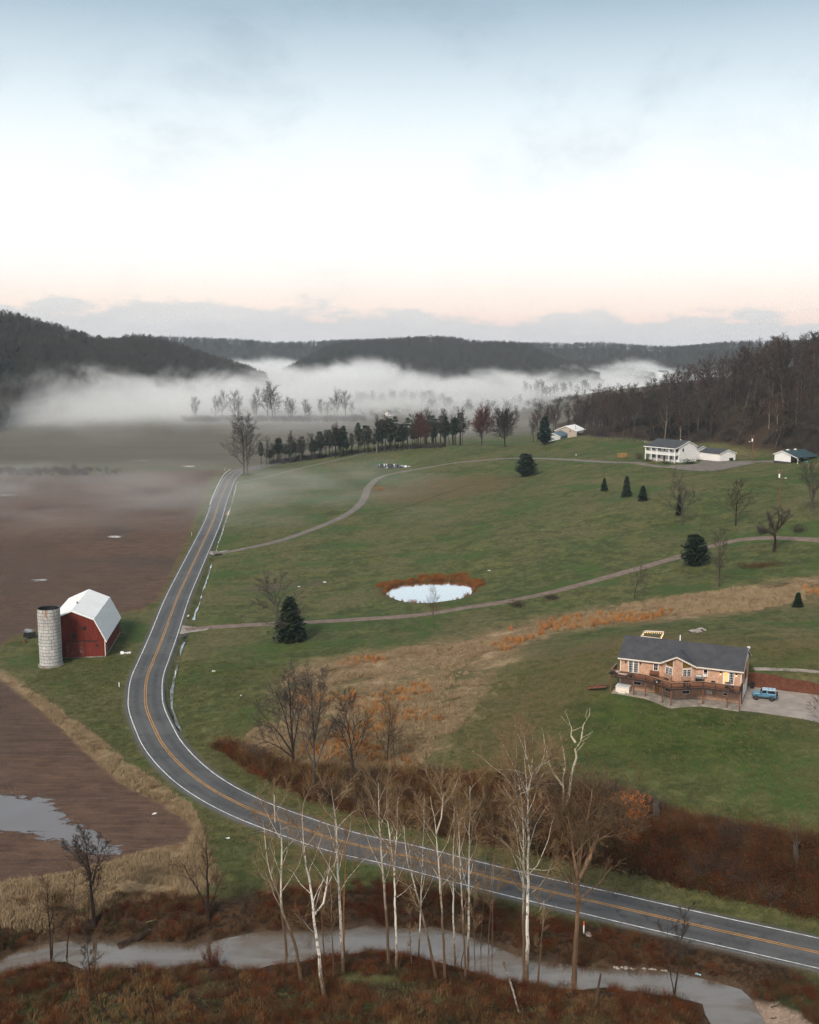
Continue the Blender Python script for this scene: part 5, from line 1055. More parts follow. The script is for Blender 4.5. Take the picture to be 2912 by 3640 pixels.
for c in range(NC + 1):
    o = obj('hoop', hm, silo); o.location = (0, 0, .3 + c * hc)
MB().cyl((0, 0), SR + .35, -.5, .26, 28).build('footing', M['concrete'], silo)

# ================================================================== brick house on the slope
HP = (HX, HY, HZ)
house = empty('brick_house', HP, HA, 'pink brick house with dark shingle roof and a wraparound deck on posts', 'house')
hx = lambda a, b, y=0.0: face_hit(HP, HA, 2100 + a / 2.124, 2200 + b / 2.124, y)
HE, HR, OV = 5.335, 7.88, .454; SL = (HR - HE) / (HD / 2 + OV)
MB().prism([(0, -1.2), (HD, -1.2), (HD, HE + OV * SL - .14), (HD / 2, HR - .16), (0, HE + OV * SL - .14)], 'x', -HL, 0).build('wall', M['brick'], house)
rf = roof_part(house, 'roof_slope', [(.3, -OV, HE), (-HL - .3, -OV, HE), (-HL - .3, HD / 2, HR), (.3, HD / 2, HR)], M['shingle'], .12)
roof_part(house, 'roof_slope', [(.3, HD + OV, HE), (-HL - .3, HD + OV, HE), (-HL - .3, HD / 2, HR), (.3, HD / 2, HR)], M['shingle'], .12)
MB().box(-HL - .31, .31, -OV - .06, -OV + .02, HE - .22, HE - .01).build('fascia', M['cream_trim'], house)
for xx in (.26, -HL - .32):
    for s in (-1, 1): MB().bar((xx + .03, HD / 2 + s * (HD / 2 + OV), HE - .16), (xx + .03, HD / 2, HR - .16), .05, .2).build('verge_board', M['cream_trim'], house)
MB().prism([(.05, HE + .1), (HD - .05, HE + .1), (HD / 2, HR - .3)], 'x', .002, .05).build('gable_siding', M['siding'], house)
MB().box(.002, .06, 4.2, 5.4, 2.8, 4.2).build('side_window', M['glass'], house); MB().box(.002, .07, .8, 3.6, .05, 2.2).build('garage_door', M['white_paint'], house); MB().box(.002, .07, 4.6, 7.4, .05, 2.2).build('garage_door', M['white_paint'], house)
# prow-fronted bay under its own gable
xm, yv = -9.82, -1.75; xl, xr = -12.55, -7.1; zap = hx(650, 285, -2.05)[1]; zev = 5.25
for a, b, nm in (((xl, 0), (xm, yv), 0), ((xm, yv), (xr, 0), 1)):
    za, zb = (HE, zap - .25) if nm == 0 else (zap - .25, HE)
    m = MB(); nrm = Vector((b[1] - a[1], -(b[0] - a[0]), 0)).normalized() * -.3
    m.add([(a[0], a[1], -1.2), (b[0], b[1], -1.2), (b[0], b[1], zb), (a[0], a[1], za), (a[0], .4, -1.2), (b[0], .4, -1.2), (b[0], .4, zb), (a[0], .4, za)], [(0, 1, 2, 3), (5, 4, 7, 6), (3, 2, 6, 7), (0, 4, 5, 1), (0, 3, 7, 4), (1, 5, 6, 2)]); m.build('bay_wall', M['brick'], house)
ybk = (zap - HE) / SL - OV
roof_part(house, 'bay_roof_slope', [(xm, yv - .4, zap), (xm, ybk, zap + .01), (xl - .35, -OV - .12, zev + .02)], M['shingle'], .10); roof_part(house, 'bay_roof_slope', [(xm, yv - .4, zap), (xm, ybk, zap + .01), (xr + .35, -OV - .12, zev + .02)], M['shingle'], .10)
for xe in (xl - .35, xr + .35): MB().bar((xm, yv - .42, zap - .12), (xe, -OV - .14, zev - .1), .05, .22).build('verge_board', M['cream_trim'], house)
DF = 2.88                                                       # deck floor
for sx, x0, lit in ((1, -17.95, 0), (2, -2.86, 1)):            # two pairs of glazed doors
    for k in range(2): window(house, (x0 + k * .86, 0, DF + .04), 0, .84, 2.02, 3, 5, 'glazed_door', M['white_paint'], M['glass_lit'] if lit and k == 0 else M['glass'], .10, .06)
window(house, (-13.85, 0, 3.72), 0, .8, 1.28, 2, 2); window(house, (-5.97, 0, 3.72), 0, .75, 1.25, 1, 2)
MB().box(-5.85, -5.35, -.42, -.052, 3.78, 4.2).build('window_air_conditioner', M['cream_trim'], house)
la = math.atan2(yv, xm - xl); ra = math.atan2(-yv, xr - xm)
for a, org, L_ in ((la, (xl, 0), math.hypot(xm - xl, yv)), (ra, (xm, yv), math.hypot(xr - xm, yv))):
    w = 1.42; u0 = L_ * .5 - w / 2 + (.02 if a == la else .1); window(house, (org[0] + math.cos(a) * u0, org[1] + math.sin(a) * u0, 3.62), a, w, 1.25, 4, 3, 'window', M['white_paint'], M['glass'], .08, .06, 2)
    window(house, (org[0] + math.cos(a) * u0, org[1] + math.sin(a) * u0, .75), a, 1.3, .62, 2, 1, 'window', M['white_paint'], M['glass'], .07, .06)
    m = MB(); n = Vector((math.sin(a), -math.cos(a), 0)); e = Vector((math.cos(a), math.sin(a), 0)); o3 = Vector((*org, 0)); s0, s1 = (u0 + .1, u0 + w + .1) if a == la else (u0 - .1, u0 + w - .1)
    zz = lambda s: zev + (zap - zev) * (s / L_ if a == la else 1 - s / L_) - .42
    for nm_, off, mt, dz in (('transom_frame', .03, M['white_paint'], .06), ('transom_pane', .05, glass('transom_glass', (.12, .07, .02)) if a == la else glass('transom_glass', (.16, .095, .02)), 0)):
        P_ = [o3 + e * (s0 - dz) + Vector((0, 0, 5.05 - dz)), o3 + e * (s1 + dz) + Vector((0, 0, 5.05 - dz)), o3 + e * (s1 + dz) + Vector((0, 0, max(zz(s1), 5.12) + dz)), o3 + e * (s0 - dz) + Vector((0, 0, max(zz(s0), 5.12) + dz))]
        mm = MB(); mm.add([p + n * off for p in P_] + [p for p in P_], [(0, 1, 2, 3), (7, 6, 5, 4), (0, 4, 5, 1), (1, 5, 6, 2), (2, 6, 7, 3), (3, 7, 4, 0)]); mm.build(nm_, mt, house)
window(house, (-17.1, 0, .95), 0, 1.4, .62, 2, 1); window(house, (-5.3, 0, .98), 0, .85, .55, 1, 1, 'window', M['white_paint'], M['pale_plastic']); window(house, (-2.8, 0, .98), 0, .8, .52, 1, 1)
dd = MB().box(-13.6, -12.72, -.06, -.003, .06, 2.05).build('front_door', M['door_orange'], house); MB().box(-13.68, -13.61, -.07, -.002, .06, 2.12).box(-12.71, -12.62, -.07, -.002, .06, 2.12).build('door_frame', M['white_paint'], dd)
for x_, lit in ((-18.35, 0), (-15.95, 0), (-3.25, 1), (-.85, 1)):
    lp = MB().box(x_ - .09, x_ + .09, -.24, -.003, 4.52, 4.82).build('wall_lamp', M['black_plastic_and_shade'], house)
    if lit: MB().box(x_ - .06, x_ + .06, -.20, -.06, 4.42, 4.515).build('lit_bulb', M['bulb'], lp)
for x_ in (-HL + .1, -.12): MB().box(x_ - .05, x_ + .05, -.11, -.012, .1, HE - .2).build('downspout', M['white_paint'], house)
MB().box(-10.75, -10.6, 5.6, 5.75, 7.4, 8.6).build('vent_pipe', M['white_paint'], house); MB().box(.05, .5, 5.2, 5.6, 7.7, 7.95).build('roof_aerial', M['pale_plastic'], house)
# deck: outline from the rail, read on the level of the handrail
def hl3(a, b, z): P = gz(2100 + a / 2.124, 2200 + b / 2.124, HZ + z); return rl(HP, HA, P)
RZ = DF + .92
dk = [hl3(165, 383, RZ), hl3(415, 420, RZ), hl3(610, 483, RZ), hl3(850, 472, RZ), hl3(1135, 510, RZ)]
dk = [(-20.2, dk[0][1])] + dk[1:4] + [(.12, dk[4][1])]
outl = [(-20.2, 1.5)] + dk + [(.12, -.01), (-HL, -.012), (-HL, 1.5)]
deck = MB().prism([p for p in outl], 'z', DF - .06, DF).build('deck', M['deck_wood'], house)
rim = MB(); seq = [(-20.2, 1.5)] + dk + [(.12, -.05)]
for p, q in zip(seq[:-1], seq[1:]): rim.bar((p[0], p[1], DF - .19), (q[0], q[1], DF - .19), .07, .26)
rim.build('rim_joist', M['dark_wood'], deck)
k_ = 0
for si, (p, q) in enumerate(zip(seq[:-1], seq[1:])):
    L_ = math.dist(p, q); n = max(1, round(L_ / 2.1))
    MB().bar((p[0], p[1], RZ - .02), (q[0], q[1], RZ - .02), .15, .045).build('handrail', M['rail_cap'], deck)
    MB().bar((p[0], p[1], DF + .12), (q[0], q[1], DF + .12), .05, .09).bar((p[0], p[1], RZ - .10), (q[0], q[1], RZ - .10), .05, .09).build('rail_bar', M['dark_wood'], deck)
    bl_ = MB()
    for i in range(int(L_ / .17)): t_ = (i + .5) / int(L_ / .17); x_, y_ = p[0] + (q[0] - p[0]) * t_, p[1] + (q[1] - p[1]) * t_; bl_.box(x_ - .02, x_ + .02, y_ - .02, y_ + .02, DF + .16, RZ - .14)
    o = bl_.build('balusters', M['post_wood'], deck); o['kind'] = 'stuff'
    for i in range(n + (1 if si == len(seq) - 2 else 0)):
        x_, y_ = p[0] + (q[0] - p[0]) * i / n, p[1] + (q[1] - p[1]) * i / n
        MB().box(x_ - .055, x_ + .055, y_ - .055, y_ + .055, DF - .3, RZ - .045).build('rail_post', M['dark_wood'], deck)
        if 0 < si < 6 and (i % 2 == 0): MB().box(x_ - .085, x_ + .085, y_ + .08, y_ + .25, -.6, DF - .07).build('support_post', M['post_wood'], deck)
MB().prism([(-20.0, dk[0][1] - .1), (dk[1][0], dk[1][1] - .35), (dk[2][0], dk[2][1] - .4), (dk[3][0], dk[3][1] - .45), (.12, dk[4][1] - .45), (.12, -.05), (-20.0, -.05)], 'z', -.8, .05).build('patio_slab', M['concrete'], house)
def hput(name, x, y, z, label, cat, rz=0.0, group=None):       # a thing placed in house coordinates
    c, s = math.cos(HA), math.sin(HA); return empty(name, (HX + c * x - s * y, HY + s * x + c * y, HZ + z), HA + rz, label, cat, group)
# things on and under the deck
tub = hput('hot_tub', -18.35, dk[0][1] + 1.35, .05, 'square hot tub with a pale cover under the deck of the brick house', 'hot tub')
MB().box(-1.1, 1.1, -1.0, 1.0, 0, .82).build('shell', M['cream_trim'], tub); MB().box(-1.16, 1.16, -1.06, -.01, .83, .98).build('cover', M['pale_plastic'], tub, bevel=.04); MB().box(-1.16, 1.16, .01, 1.06, .83, .98).build('cover', M['pale_plastic'], tub, bevel=.04)
MB().box(-.6, .6, -1.45, -1.03, 0, .3).build('step', M['cream_trim'], tub)
bed = hput('timber_steps', -22.6, -1.2, -.1, 'dark timber steps leading up to the end of the deck', 'steps')
for i in range(4): MB().box(-1.5 + i * .75, -.8 + i * .75, -.5, .5, .1 + i * .16, .16 + i * .16).build('tread', M['dark_wood'], bed)
for y_ in (-.56, .5): MB().bar((-1.6, y_, .05), (1.5, y_, .7), .08, .3).build('stringer', M['post_wood'], bed)
grill = hput('gas_grill', -6.45, -.75, DF, 'gas grill with a steel lid on the deck by the bay', 'grill')
MB().box(-.75, .75, -.3, .3, .72, .84).build('side_shelf', M['grey_metal'], grill); MB().prism([(-.3, .85), (.28, .85), (.28, 1.1), (.1, 1.26), (-.15, 1.24), (-.3, 1.05)], 'x', -.42, .42).build('lid', M['grey_metal'], grill); MB().box(-.5, .5, -.27, .27, .08, .71).build('cabinet', M['black_plastic_and_shade'], grill)
for x_ in (-.45, .45):
    for y_ in (-.22, .22): MB().box(x_ - .04, x_ + .04, y_ - .04, y_ + .04, 0, .08).build('caster', M['black_plastic_and_shade'], grill)
def bench(name, x, y, lab, rz, mat):
    b = hput(name, x, y, DF, lab, 'bench', rz); MB().box(-.75, .75, -.28, .28, .38, .46).build('seat', mat, b); MB().box(-.75, .75, .24, .30, .47, .92).build('backrest', mat, b)
    for s in (-.68, .68): MB().box(s - .05, s + .05, -.26, .28, 0, .375).build('leg', mat, b)
bench('wooden_bench', -13.6, -.55, 'weathered wooden bench against the wall beside the single deck window', 0, M['post_wood']); bench('wooden_bench', -8.3, -1.55, 'pale wooden bench under the bay window on the grill side', ra, M['rail_cap']); bench('wooden_bench', -11.4, -1.45, 'pale wooden bench under the bay window on the steps side', la, M['rail_cap'])
def table_set(x, y, lab, cat='table'):
    t = hput('patio_table', x, y, DF, lab, cat); MB().cyl((0, 0), .55, .70, .74, 18).build('top', M['dark_steel'], t)
    for a in range(4): c, s = math.cos(a * 1.571 + .78), math.sin(a * 1.571 + .78); MB().bar((c * .4, s * .4, .70), (c * .5, s * .5, 0), .04).build('leg', M['dark_steel'], t)
table_set(-1.9, -1.5, 'low dark patio table in front of the lit glazed doors')
stool = hput('crate', -4.3, -.5, DF, 'small dark box against the deck wall left of the lit doors', 'box'); MB().box(-.28, .28, -.22, .22, 0, .4).build('body', M['black_plastic_and_shade'], stool); MB().box(-.12, .12, -.228, -.221, .15, .22).build('label_plate', M['pale_plastic'], stool)
# black party balloons and foil lettering tied to the rail
def ball(m, c, r, n=8, k=5):
    v = [(c[0], c[1], c[2] - r)]; f = []
    for i in range(1, k):
        ph = -math.pi / 2 + math.pi * i / k
        for j in range(n): v.append((c[0] + r * math.cos(ph) * math.cos(6.2832 * j / n), c[1] + r * math.cos(ph) * math.sin(6.2832 * j / n), c[2] + r * 1.1 * math.sin(ph)))
    v.append((c[0], c[1], c[2] + r * 1.1)); T = len(v) - 1
    for j in range(n):
        f.append((0, 1 + (j + 1) % n, 1 + j)); f.append((T, T - n + j, T - n + (j + 1) % n))
        for i in range(k - 2): f.append((1 + i * n + j, 1 + i * n + (j + 1) % n, 1 + (i + 1) * n + (j + 1) % n, 1 + (i + 1) * n + j))
    m.add(v, f)
rb = random.Random(2)
def along(seg, t): p, q = seq[seg], seq[seg + 1]; return p[0] + (q[0] - p[0]) * t, p[1] + (q[1] - p[1]) * t
for seg, t, n, lab in ((1, .06, 7, 'bunch of black balloons at the corner of the deck rail beside the white letters'), (1, .52, 5, 'bunch of black balloons on the rail after the white letters'), (2, .45, 9, 'bunch of black and silver balloons on the slanting rail of the deck prow'), (3, .5, 8, 'bunch of black balloons on the rail between the prow and the grill'), (4, .72, 6, 'bunch of black balloons on the rail below the lit doors')):
    x_, y_ = along(seg, t); b = hput('balloon_bunch', x_, y_ - .12, DF, lab, 'balloons')
    for i in range(n): m = MB(); ball(m, (rb.uniform(-.55, .55), rb.uniform(-.12, .02), rb.uniform(.12, .75)), rb.uniform(.14, .2)); m.build('balloon', M['pale_plastic'] if (seg == 2 and i < 2) else M['black_plastic_and_shade'], b, True)
p, q = seq[1], seq[2]; sa = math.atan2(q[1] - p[1], q[0] - p[0])
for txt, t, z, s, lab in (('JUST', .14, DF + .66, .26, 'first line of white foil lettering on the deck rail'), ('MARRIED', .22, DF + .36, .28, 'second line of white foil lettering on the deck rail')):
    x_, y_ = along(1, t); e = hput('foil_lettering', x_, y_ - .1, z, lab, 'lettering', sa); cu = bpy.data.curves.new(txt, 'FONT'); cu.body = txt; cu.size = s * 1.25; cu.extrude = .012
    to = bpy.data.objects.new('tmp', cu); COL.objects.link(to); bpy.context.view_layer.update(); me = bpy.data.meshes.new_from_object(to); bpy.data.objects.remove(to); me.materials.clear(); me.materials.append(M['white_paint']); o = obj('letters', me, e); o.rotation_euler = (math.pi / 2, 0, 0)
# pergola with string lights behind the roof
pg = empty('pergola', (*gz(2322, 2250, 11.5)[:2], 0), HA, 'open wooden pergola strung with lit bulbs behind the brick house', 'pergola')
pgc = [gz(2100 + a / 2.124, 2200 + b / 2.124, 14.1) for a, b in ((408, 92), (552, 98), (525, 150), (380, 132))]; pgx = [rl(pg.location, HA, P) for P in pgc]; pg.location.z = zt1(*pgc[0][:2]); ZT = 14.1 - pg.location.z
for i in range(4):
    a, b = pgx[i], pgx[(i + 1) % 4]; MB().bar((*a, ZT), (*b, ZT), .12, .2).build('beam', M['cream_trim'], pg); MB().box(a[0] - .08, a[0] + .08, a[1] - .08, a[1] + .08, -.3, ZT - .1).build('post', M['post_wood'], pg)
    bs = MB(); n = 9 if i in (0, 1) else 5
    st_ = MB().tube([(a[0] + (b[0] - a[0]) * t / 10, a[1] + (b[1] - a[1]) * t / 10, ZT - .14 - .12 * abs(math.sin(t * .94))) for t in range(11)], .012, 3).build('light_string', M['black_plastic_and_shade'], pg)
    for k in range(n):
        t = (k + .5) / n; m = MB(); ball(m, (a[0] + (b[0] - a[0]) * t, a[1] + (b[1] - a[1]) * t, ZT - .25 - .05 * (k % 2)), .045, 6, 4); m.build('bulb', M['bulb'], st_)
# retaining wall and bin
rw = hput('retaining_wall', 0, 0, 0, 'rust-brown masonry retaining wall along the gravel yard', 'wall')
wp_ = [(0.06, 9.75, 2.35), (4.8, 9.75, 2.3), (5.6, 9.74, 2.0), (9.6, 9.68, 1.95), (10.4, 9.66, 1.65), (16.5, 9.4, 1.6), (17.2, 9.35, 1.3), (29, 8.2, 1.1)]
mw = MB()
for (x0, y0, z0), (x1, y1, z1) in zip(wp_[:-1], wp_[1:]): mw.add([(x0, y0, -.5), (x1, y1, -.5), (x1, y1, z1), (x0, y0, z0), (x0, y0 + .5, -.5), (x1, y1 + .5, -.5), (x1, y1 + .5, z1), (x0, y0 + .5, z0)], [(0, 1, 2, 3), (5, 4, 7, 6), (3, 2, 6, 7), (0, 3, 7, 4), (1, 5, 6, 2)])
mw.build('masonry', M['brick_wall'], rw)
binn = hput('wheelie_bin', .75, 8.9, 0, 'black wheeled bin in the corner between house and retaining wall', 'bin'); MB().box(-.28, .28, -.3, .3, .06, .95).build('body', M['black_plastic_and_shade'], binn, bevel=.03); MB().box(-.31, .31, -.34, .32, .951, 1.02).build('lid', M['black_plastic_and_shade'], binn)
for s in (-.2, .2): MB().tube([(s - .04, .3, .12), (s + .04, .3, .12)], .12, 10).build('wheel', M['dark_steel'], binn)

# ================================================================== off-roader in the yard
jb = gz(2687.3, 2487.8, HZ); jr = gz(2743.3, 2493.3, HZ); jd = (jb - jr)[:2]; ja = math.atan2(jd[1], jd[0]); jc = (jb + jr)[:2] / 2 + np.array([-math.sin(ja), math.cos(ja)]) * (-.78) * (1 if -math.cos(ja) > 0 else -1) * 1
jc = (jb + jr)[:2] / 2 + np.array([math.sin(ja), -math.cos(ja)]) * .78
jeep = empty('off_road_car', (jc[0], jc[1], HZ + .0), ja, 'light blue two-door off-road car with a pale hardtop parked on the gravel yard', 'car')
def paint(name, c, rough=.32):
    t = NT(name); n = t.noise(t.objc(), 2, 3); t.bsdf(t.mix(n, tuple(.9 * x for x in c), c), rough, None, .15, .5, **{'Coat Weight': .4, 'Coat Roughness': .15}); return t.m
M['jeep'] = paint('jeep_blue', (.085, .22, .33)); M['jeep_top'] = paint('jeep_top', (.42, .54, .62), .5)
body = MB().prism([(-1.78, .62), (1.62, .62), (1.70, .78), (1.66, 1.06), (.62, 1.16), (-1.80, 1.16), (-1.82, .8)], 'y', -.76, .76).build('body', M['jeep'], jeep, bevel=.04)
MB().prism([(.60, 1.15), (1.60, 1.06), (1.56, 1.10), (.60, 1.20)], 'y', -.55, .55).build('bonnet', M['jeep'], jeep)
cab = MB(); cab.add([(.58, -.73, 1.15), (.58, .73, 1.15), (-1.78, .73, 1.15), (-1.78, -.73, 1.15), (.26, -.64, 1.72), (.26, .64, 1.72), (-1.66, .64, 1.74), (-1.66, -.64, 1.74)], [(3, 2, 1, 0), (4, 5, 6, 7), (0, 1, 5, 4), (1, 2, 6, 5), (2, 3, 7, 6), (3, 0, 4, 7)]); cab.build('cabin', M['jeep'], jeep, bevel=.03)
for x0, x1 in ((-.60, .30), (-1.20, -.68), (-1.72, -1.28)): MB().box(x0, x1, -.66, .66, 1.735, 1.80).build('roof_panel', M['jeep_top'], jeep, bevel=.03)
def quad(a, b, c, d, n, t=.02): P_ = [Vector(q) for q in (a, b, c, d)]; nv_ = Vector(n) * t; return MB().add([p + nv_ for p in P_] + [p - nv_ for p in P_], [(0, 1, 2, 3), (7, 6, 5, 4), (0, 4, 5, 1), (1, 5, 6, 2), (2, 6, 7, 3), (3, 7, 4, 0)])
for s in (-1, 1):
    quad((.42, s * .715, 1.22), (-.36, s * .715, 1.22), (-.36, s * .655, 1.66), (.20, s * .655, 1.66), (0, s, .1)).build('door_window', M['glass'], jeep); quad((-.58, s * .715, 1.22), (-1.66, s * .715, 1.22), (-1.60, s * .655, 1.66), (-.58, s * .655, 1.66), (0, s, .1)).build('rear_window', M['glass'], jeep)
    dr_ = MB().box(-.46, .52, s * .775 - .012, s * .775 + .012, .66, 1.14).build('door', M['jeep'], jeep); MB().box(-.40, -.26, s * .80 - .014, s * .80 + .014, 1.0, 1.05).build('handle', M['black_plastic_and_shade'], dr_)
    MB().box(.42, .56, s * .95 - .09, s * .95 + .09, 1.16, 1.34).build('mirror', M['black_plastic_and_shade'], jeep)
    for x_ in (1.2, -1.2): MB().prism([(x_ - .62, .62), (x_ - .5, .9), (x_ - .34, 1.0), (x_ + .34, 1.0), (x_ + .5, .9), (x_ + .62, .62), (x_ + .54, .62), (x_ + .44, .86), (x_ + .32, .94), (x_ - .32, .94), (x_ - .44, .86), (x_ - .54, .62)], 'y', s * .765, s * .96).build('fender', M['jeep'], jeep)
    MB().tube([(1.70, s * .48, .92), (1.74, s * .48, .92)], .10, 12).build('headlight', M['pale_plastic'], jeep); MB().box(-1.84, -1.79, s * .62 - .08, s * .62 + .08, .85, 1.05).build('tail_light', M['barn_red'], jeep)
quad((.56, -.62, 1.20), (.56, .62, 1.20), (.30, .56, 1.68), (.30, -.56, 1.68), (1, 0, .45)).build('windscreen', M['glass'], jeep)
MB().box(1.66, 1.84, -.8, .8, .56, .74).build('bumper', M['black_plastic_and_shade'], jeep, bevel=.03); MB().box(-1.98, -1.82, -.75, .75, .56, .72).build('bumper', M['black_plastic_and_shade'], jeep, bevel=.03)
for k in range(7): MB().box(1.68, 1.712, -.33 + k * .095, -.28 + k * .095, .78, 1.02).build('grille_slot', M['black_plastic_and_shade'], jeep)
def wheel(loc, ax):
    w = MB(); w.tube([(0, -.12, 0), (0, -.10, 0), (0, .10, 0), (0, .12, 0)], [.33, .37, .37, .33], 18) if ax == 'y' else w.tube([(-.12, 0, 0), (-.10, 0, 0), (.10, 0, 0), (.12, 0, 0)], [.33, .37, .37, .33], 18)
    o = w.build('wheel', M['black_plastic_and_shade'], jeep, True); o.location = loc; r = MB(); (r.tube([(0, -.13, 0), (0, .13, 0)], .2, 12) if ax == 'y' else r.tube([(-.13, 0, 0), (.13, 0, 0)], .2, 12)); r.build('rim', M['dark_steel'], o)
for x_ in (1.2, -1.2):
    for s in (-1, 1): wheel((x_, s * .80, .372), 'y')
wheel((-1.98, 0, 1.08), 'x'); MB().tube([(-2.105, 0, 1.08), (-2.13, 0, 1.08)], .36, 16).build('spare_cover', M['jeep'], jeep)

# ================================================================== white house, garage and shed on the hill
WA = -.92; WP = (106.075, 425.941, 20.0)
wh = empty('white_house', WP, WA, 'white two-storey house with a double porch, linked to a garage', 'house')
DKS = M['dark_steel']
MB().prism([(2.7, -2.5), (13.7, -2.5), (13.7, 5.95), (8.2, 8.15), (2.7, 6.2)], 'x', -15.5, 0).build('wall', M['siding'], wh)
for pts in ([(.35, 8.2, 8.42), (-15.85, 8.2, 8.42), (-15.85, 2.5, 6.42), (.35, 2.5, 6.42)], [(.35, 2.5, 6.42), (-15.85, 2.5, 6.42), (-15.85, -.35, 5.72), (.35, -.35, 5.72)], [(.35, 8.2, 8.42), (-15.85, 8.2, 8.42), (-15.85, 14.1, 5.95), (.35, 14.1, 5.95)]): roof_part(wh, 'roof_slope', pts, M['shingle_grey'], .12)
MB().bar((.38, 8.2, 8.25), (.38, 2.5, 6.25), .06, .26).bar((.38, 2.5, 6.25), (.38, -.35, 5.55), .06, .26).bar((.38, 8.2, 8.25), (.38, 14.1, 5.78), .06, .26).build('verge_board', M['white_paint'], wh); MB().box(-15.86, .36, -.42, -.34, 5.42, 5.72).build('fascia', M['white_paint'], wh)
pf = MB().box(-15.4, -.1, .0, 2.69, 2.72, 2.92).build('porch_floor', M['white_paint'], wh); MB().box(-15.4, -.1, .0, 2.69, -2.5, .06).build('porch_base', M['concrete'], wh)
for x_ in (-15.2, -12.2, -9.2, -3.1, -.25): MB().box(x_ - .16, x_ + .16, .05, .37, -1.2, 5.5).build('porch_post', M['white_paint'], wh)
MB().box(-15.2, -.25, .12, .2, 3.8, 3.9).build('handrail', M['white_paint'], pf)
bl_ = MB()
for i in range(88): x_ = -15.1 + i * .169; bl_.box(x_, x_ + .09, .13, .19, 2.95, 3.8)
o = bl_.build('balusters', M['white_paint'], pf); o['kind'] = 'stuff'
for y_ in (.4,): MB().box(-15.3, -15.2, .4, 2.6, 3.0, 3.9).box(-.3, -.2, .4, 2.6, 3.0, 3.9).build('side_rail', M['white_paint'], pf)
SHUT = plain('shutter', (.055, .060, .058), .6)
for zc in (1.0, 4.15):
    for xc in (-13.3, -10.4, -4.5, -1.45): window(wh, (xc - .45, 2.7, zc), 0, .9, 1.25, 2, 2, 'window', M['white_paint'], M['glass'], .07, .05, None, SHUT)
MB().box(-7.95, -7.05, 2.62, 2.698, .1, 2.15).build('front_door', plain('red_door', (.11, .022, .02), .5), wh); MB().box(-7.6, -7.2, 2.55, 2.698, 4.2, 5.2).build('porch_lamp', M['dark_wood'], wh)
window(wh, (.0, 4.6, 4.15), math.pi / 2, .9, 1.3, 2, 2, 'window', SHUT, M['glass'], .1)
MB().box(-5.1, -4.85, 9.4, 9.65, 7.6, 8.7).build('chimney_pipe', M['white_paint'], wh)
mx, my = rl(WP, WA, (119.04, 441.65))
MB().prism([(my, -2.5), (my + 7, -2.5), (my + 7, 4.1), (my + 3.5, 5.0), (my, 4.1)], 'x', mx - 6.5, mx).build('link_wall', M['siding'], wh)
for s, y_ in ((0, -.35), (1, 7.35)): roof_part(wh, 'link_roof_slope', [(mx + .3, my + y_, 4.1), (mx - 6.5, my + y_, 4.1), (mx - 6.5, my + 3.5, 5.2), (mx + .3, my + 3.5, 5.2)], M['shingle_grey'], .1)
MB().bar((mx + .32, my - .35, 3.95), (mx + .32, my + 3.5, 5.05), .06, .24).bar((mx + .32, my + 7.35, 3.95), (mx + .32, my + 3.5, 5.05), .06, .24).build('verge_board', M['white_paint'], wh)
window(wh, (mx - 2.4, my, 2.0), 0, .95, 1.3, 2, 2, 'window', M['white_paint'], M['glass'], .07, .05, None, SHUT)
GP = (126.0, 432.6, 20.0); GA = -1.08; gx_, gy_ = rl(WP, WA, GP)
def gpart(o): o.location = (gx_, gy_, 0); o.rotation_euler = (0, 0, GA - WA); return o
gpart(MB().prism([(0, -2.5), (8.6, -2.5), (8.6, 3.0), (4.3, 4.4), (0, 3.0)], 'x', -11.4, 0).build('garage_wall', M['siding'], wh))
for y_ in (-.4, 9.0): gpart(roof_part(wh, 'garage_roof_slope', [(.35, y_, 3.0), (-11.6, y_, 3.0), (-11.6, 4.3, 4.62), (.35, 4.3, 4.62)], M['shingle_grey'], .1))
gpart(MB().bar((.38, -.4, 2.85), (.38, 4.3, 4.47), .06, .24).bar((.38, 9.0, 2.85), (.38, 4.3, 4.47), .06, .24).build('verge_board', M['white_paint'], wh))
gdo = gpart(MB().box(-5.9, -.5, -.06, -.004, .1, 2.35).build('garage_door', M['white_paint'], wh)); MB().box(-6.05, -5.92, -.09, -.003, .05, 2.5).box(-.48, -.35, -.09, -.003, .05, 2.5).box(-6.05, -.35, -.09, -.003, 2.37, 2.5).build('door_frame', M['cream_trim'], gdo)
for k in range(1, 4): MB().box(-5.9, -.5, -.066, -.061, k * .58 - .015, k * .58 + .015).build('panel_joint', M['cream_trim'], gdo)
MB()
for i, dy in enumerate((5.2, 6.1)):
    c_, s_2 = math.cos(GA), math.sin(GA); b = empty('wheelie_bin', (GP[0] + c_ * .7 - s_2 * dy, GP[1] + s_2 * .7 + c_ * dy, 20.05 + .15 * 0), GA, ('black wheeled bin nearer the garage door corner of the white house' if i == 0 else 'black wheeled bin at the rear corner of the white garage'), 'bin')
    b.location.z = zt1(b.location.x, b.location.y); MB().box(-.3, .3, -.32, .32, .05, 1.0).build('body', M['black_plastic_and_shade'], b); MB().box(-.33, .33, -.36, .34, 1.001, 1.08).build('lid', M['black_plastic_and_shade'], b)
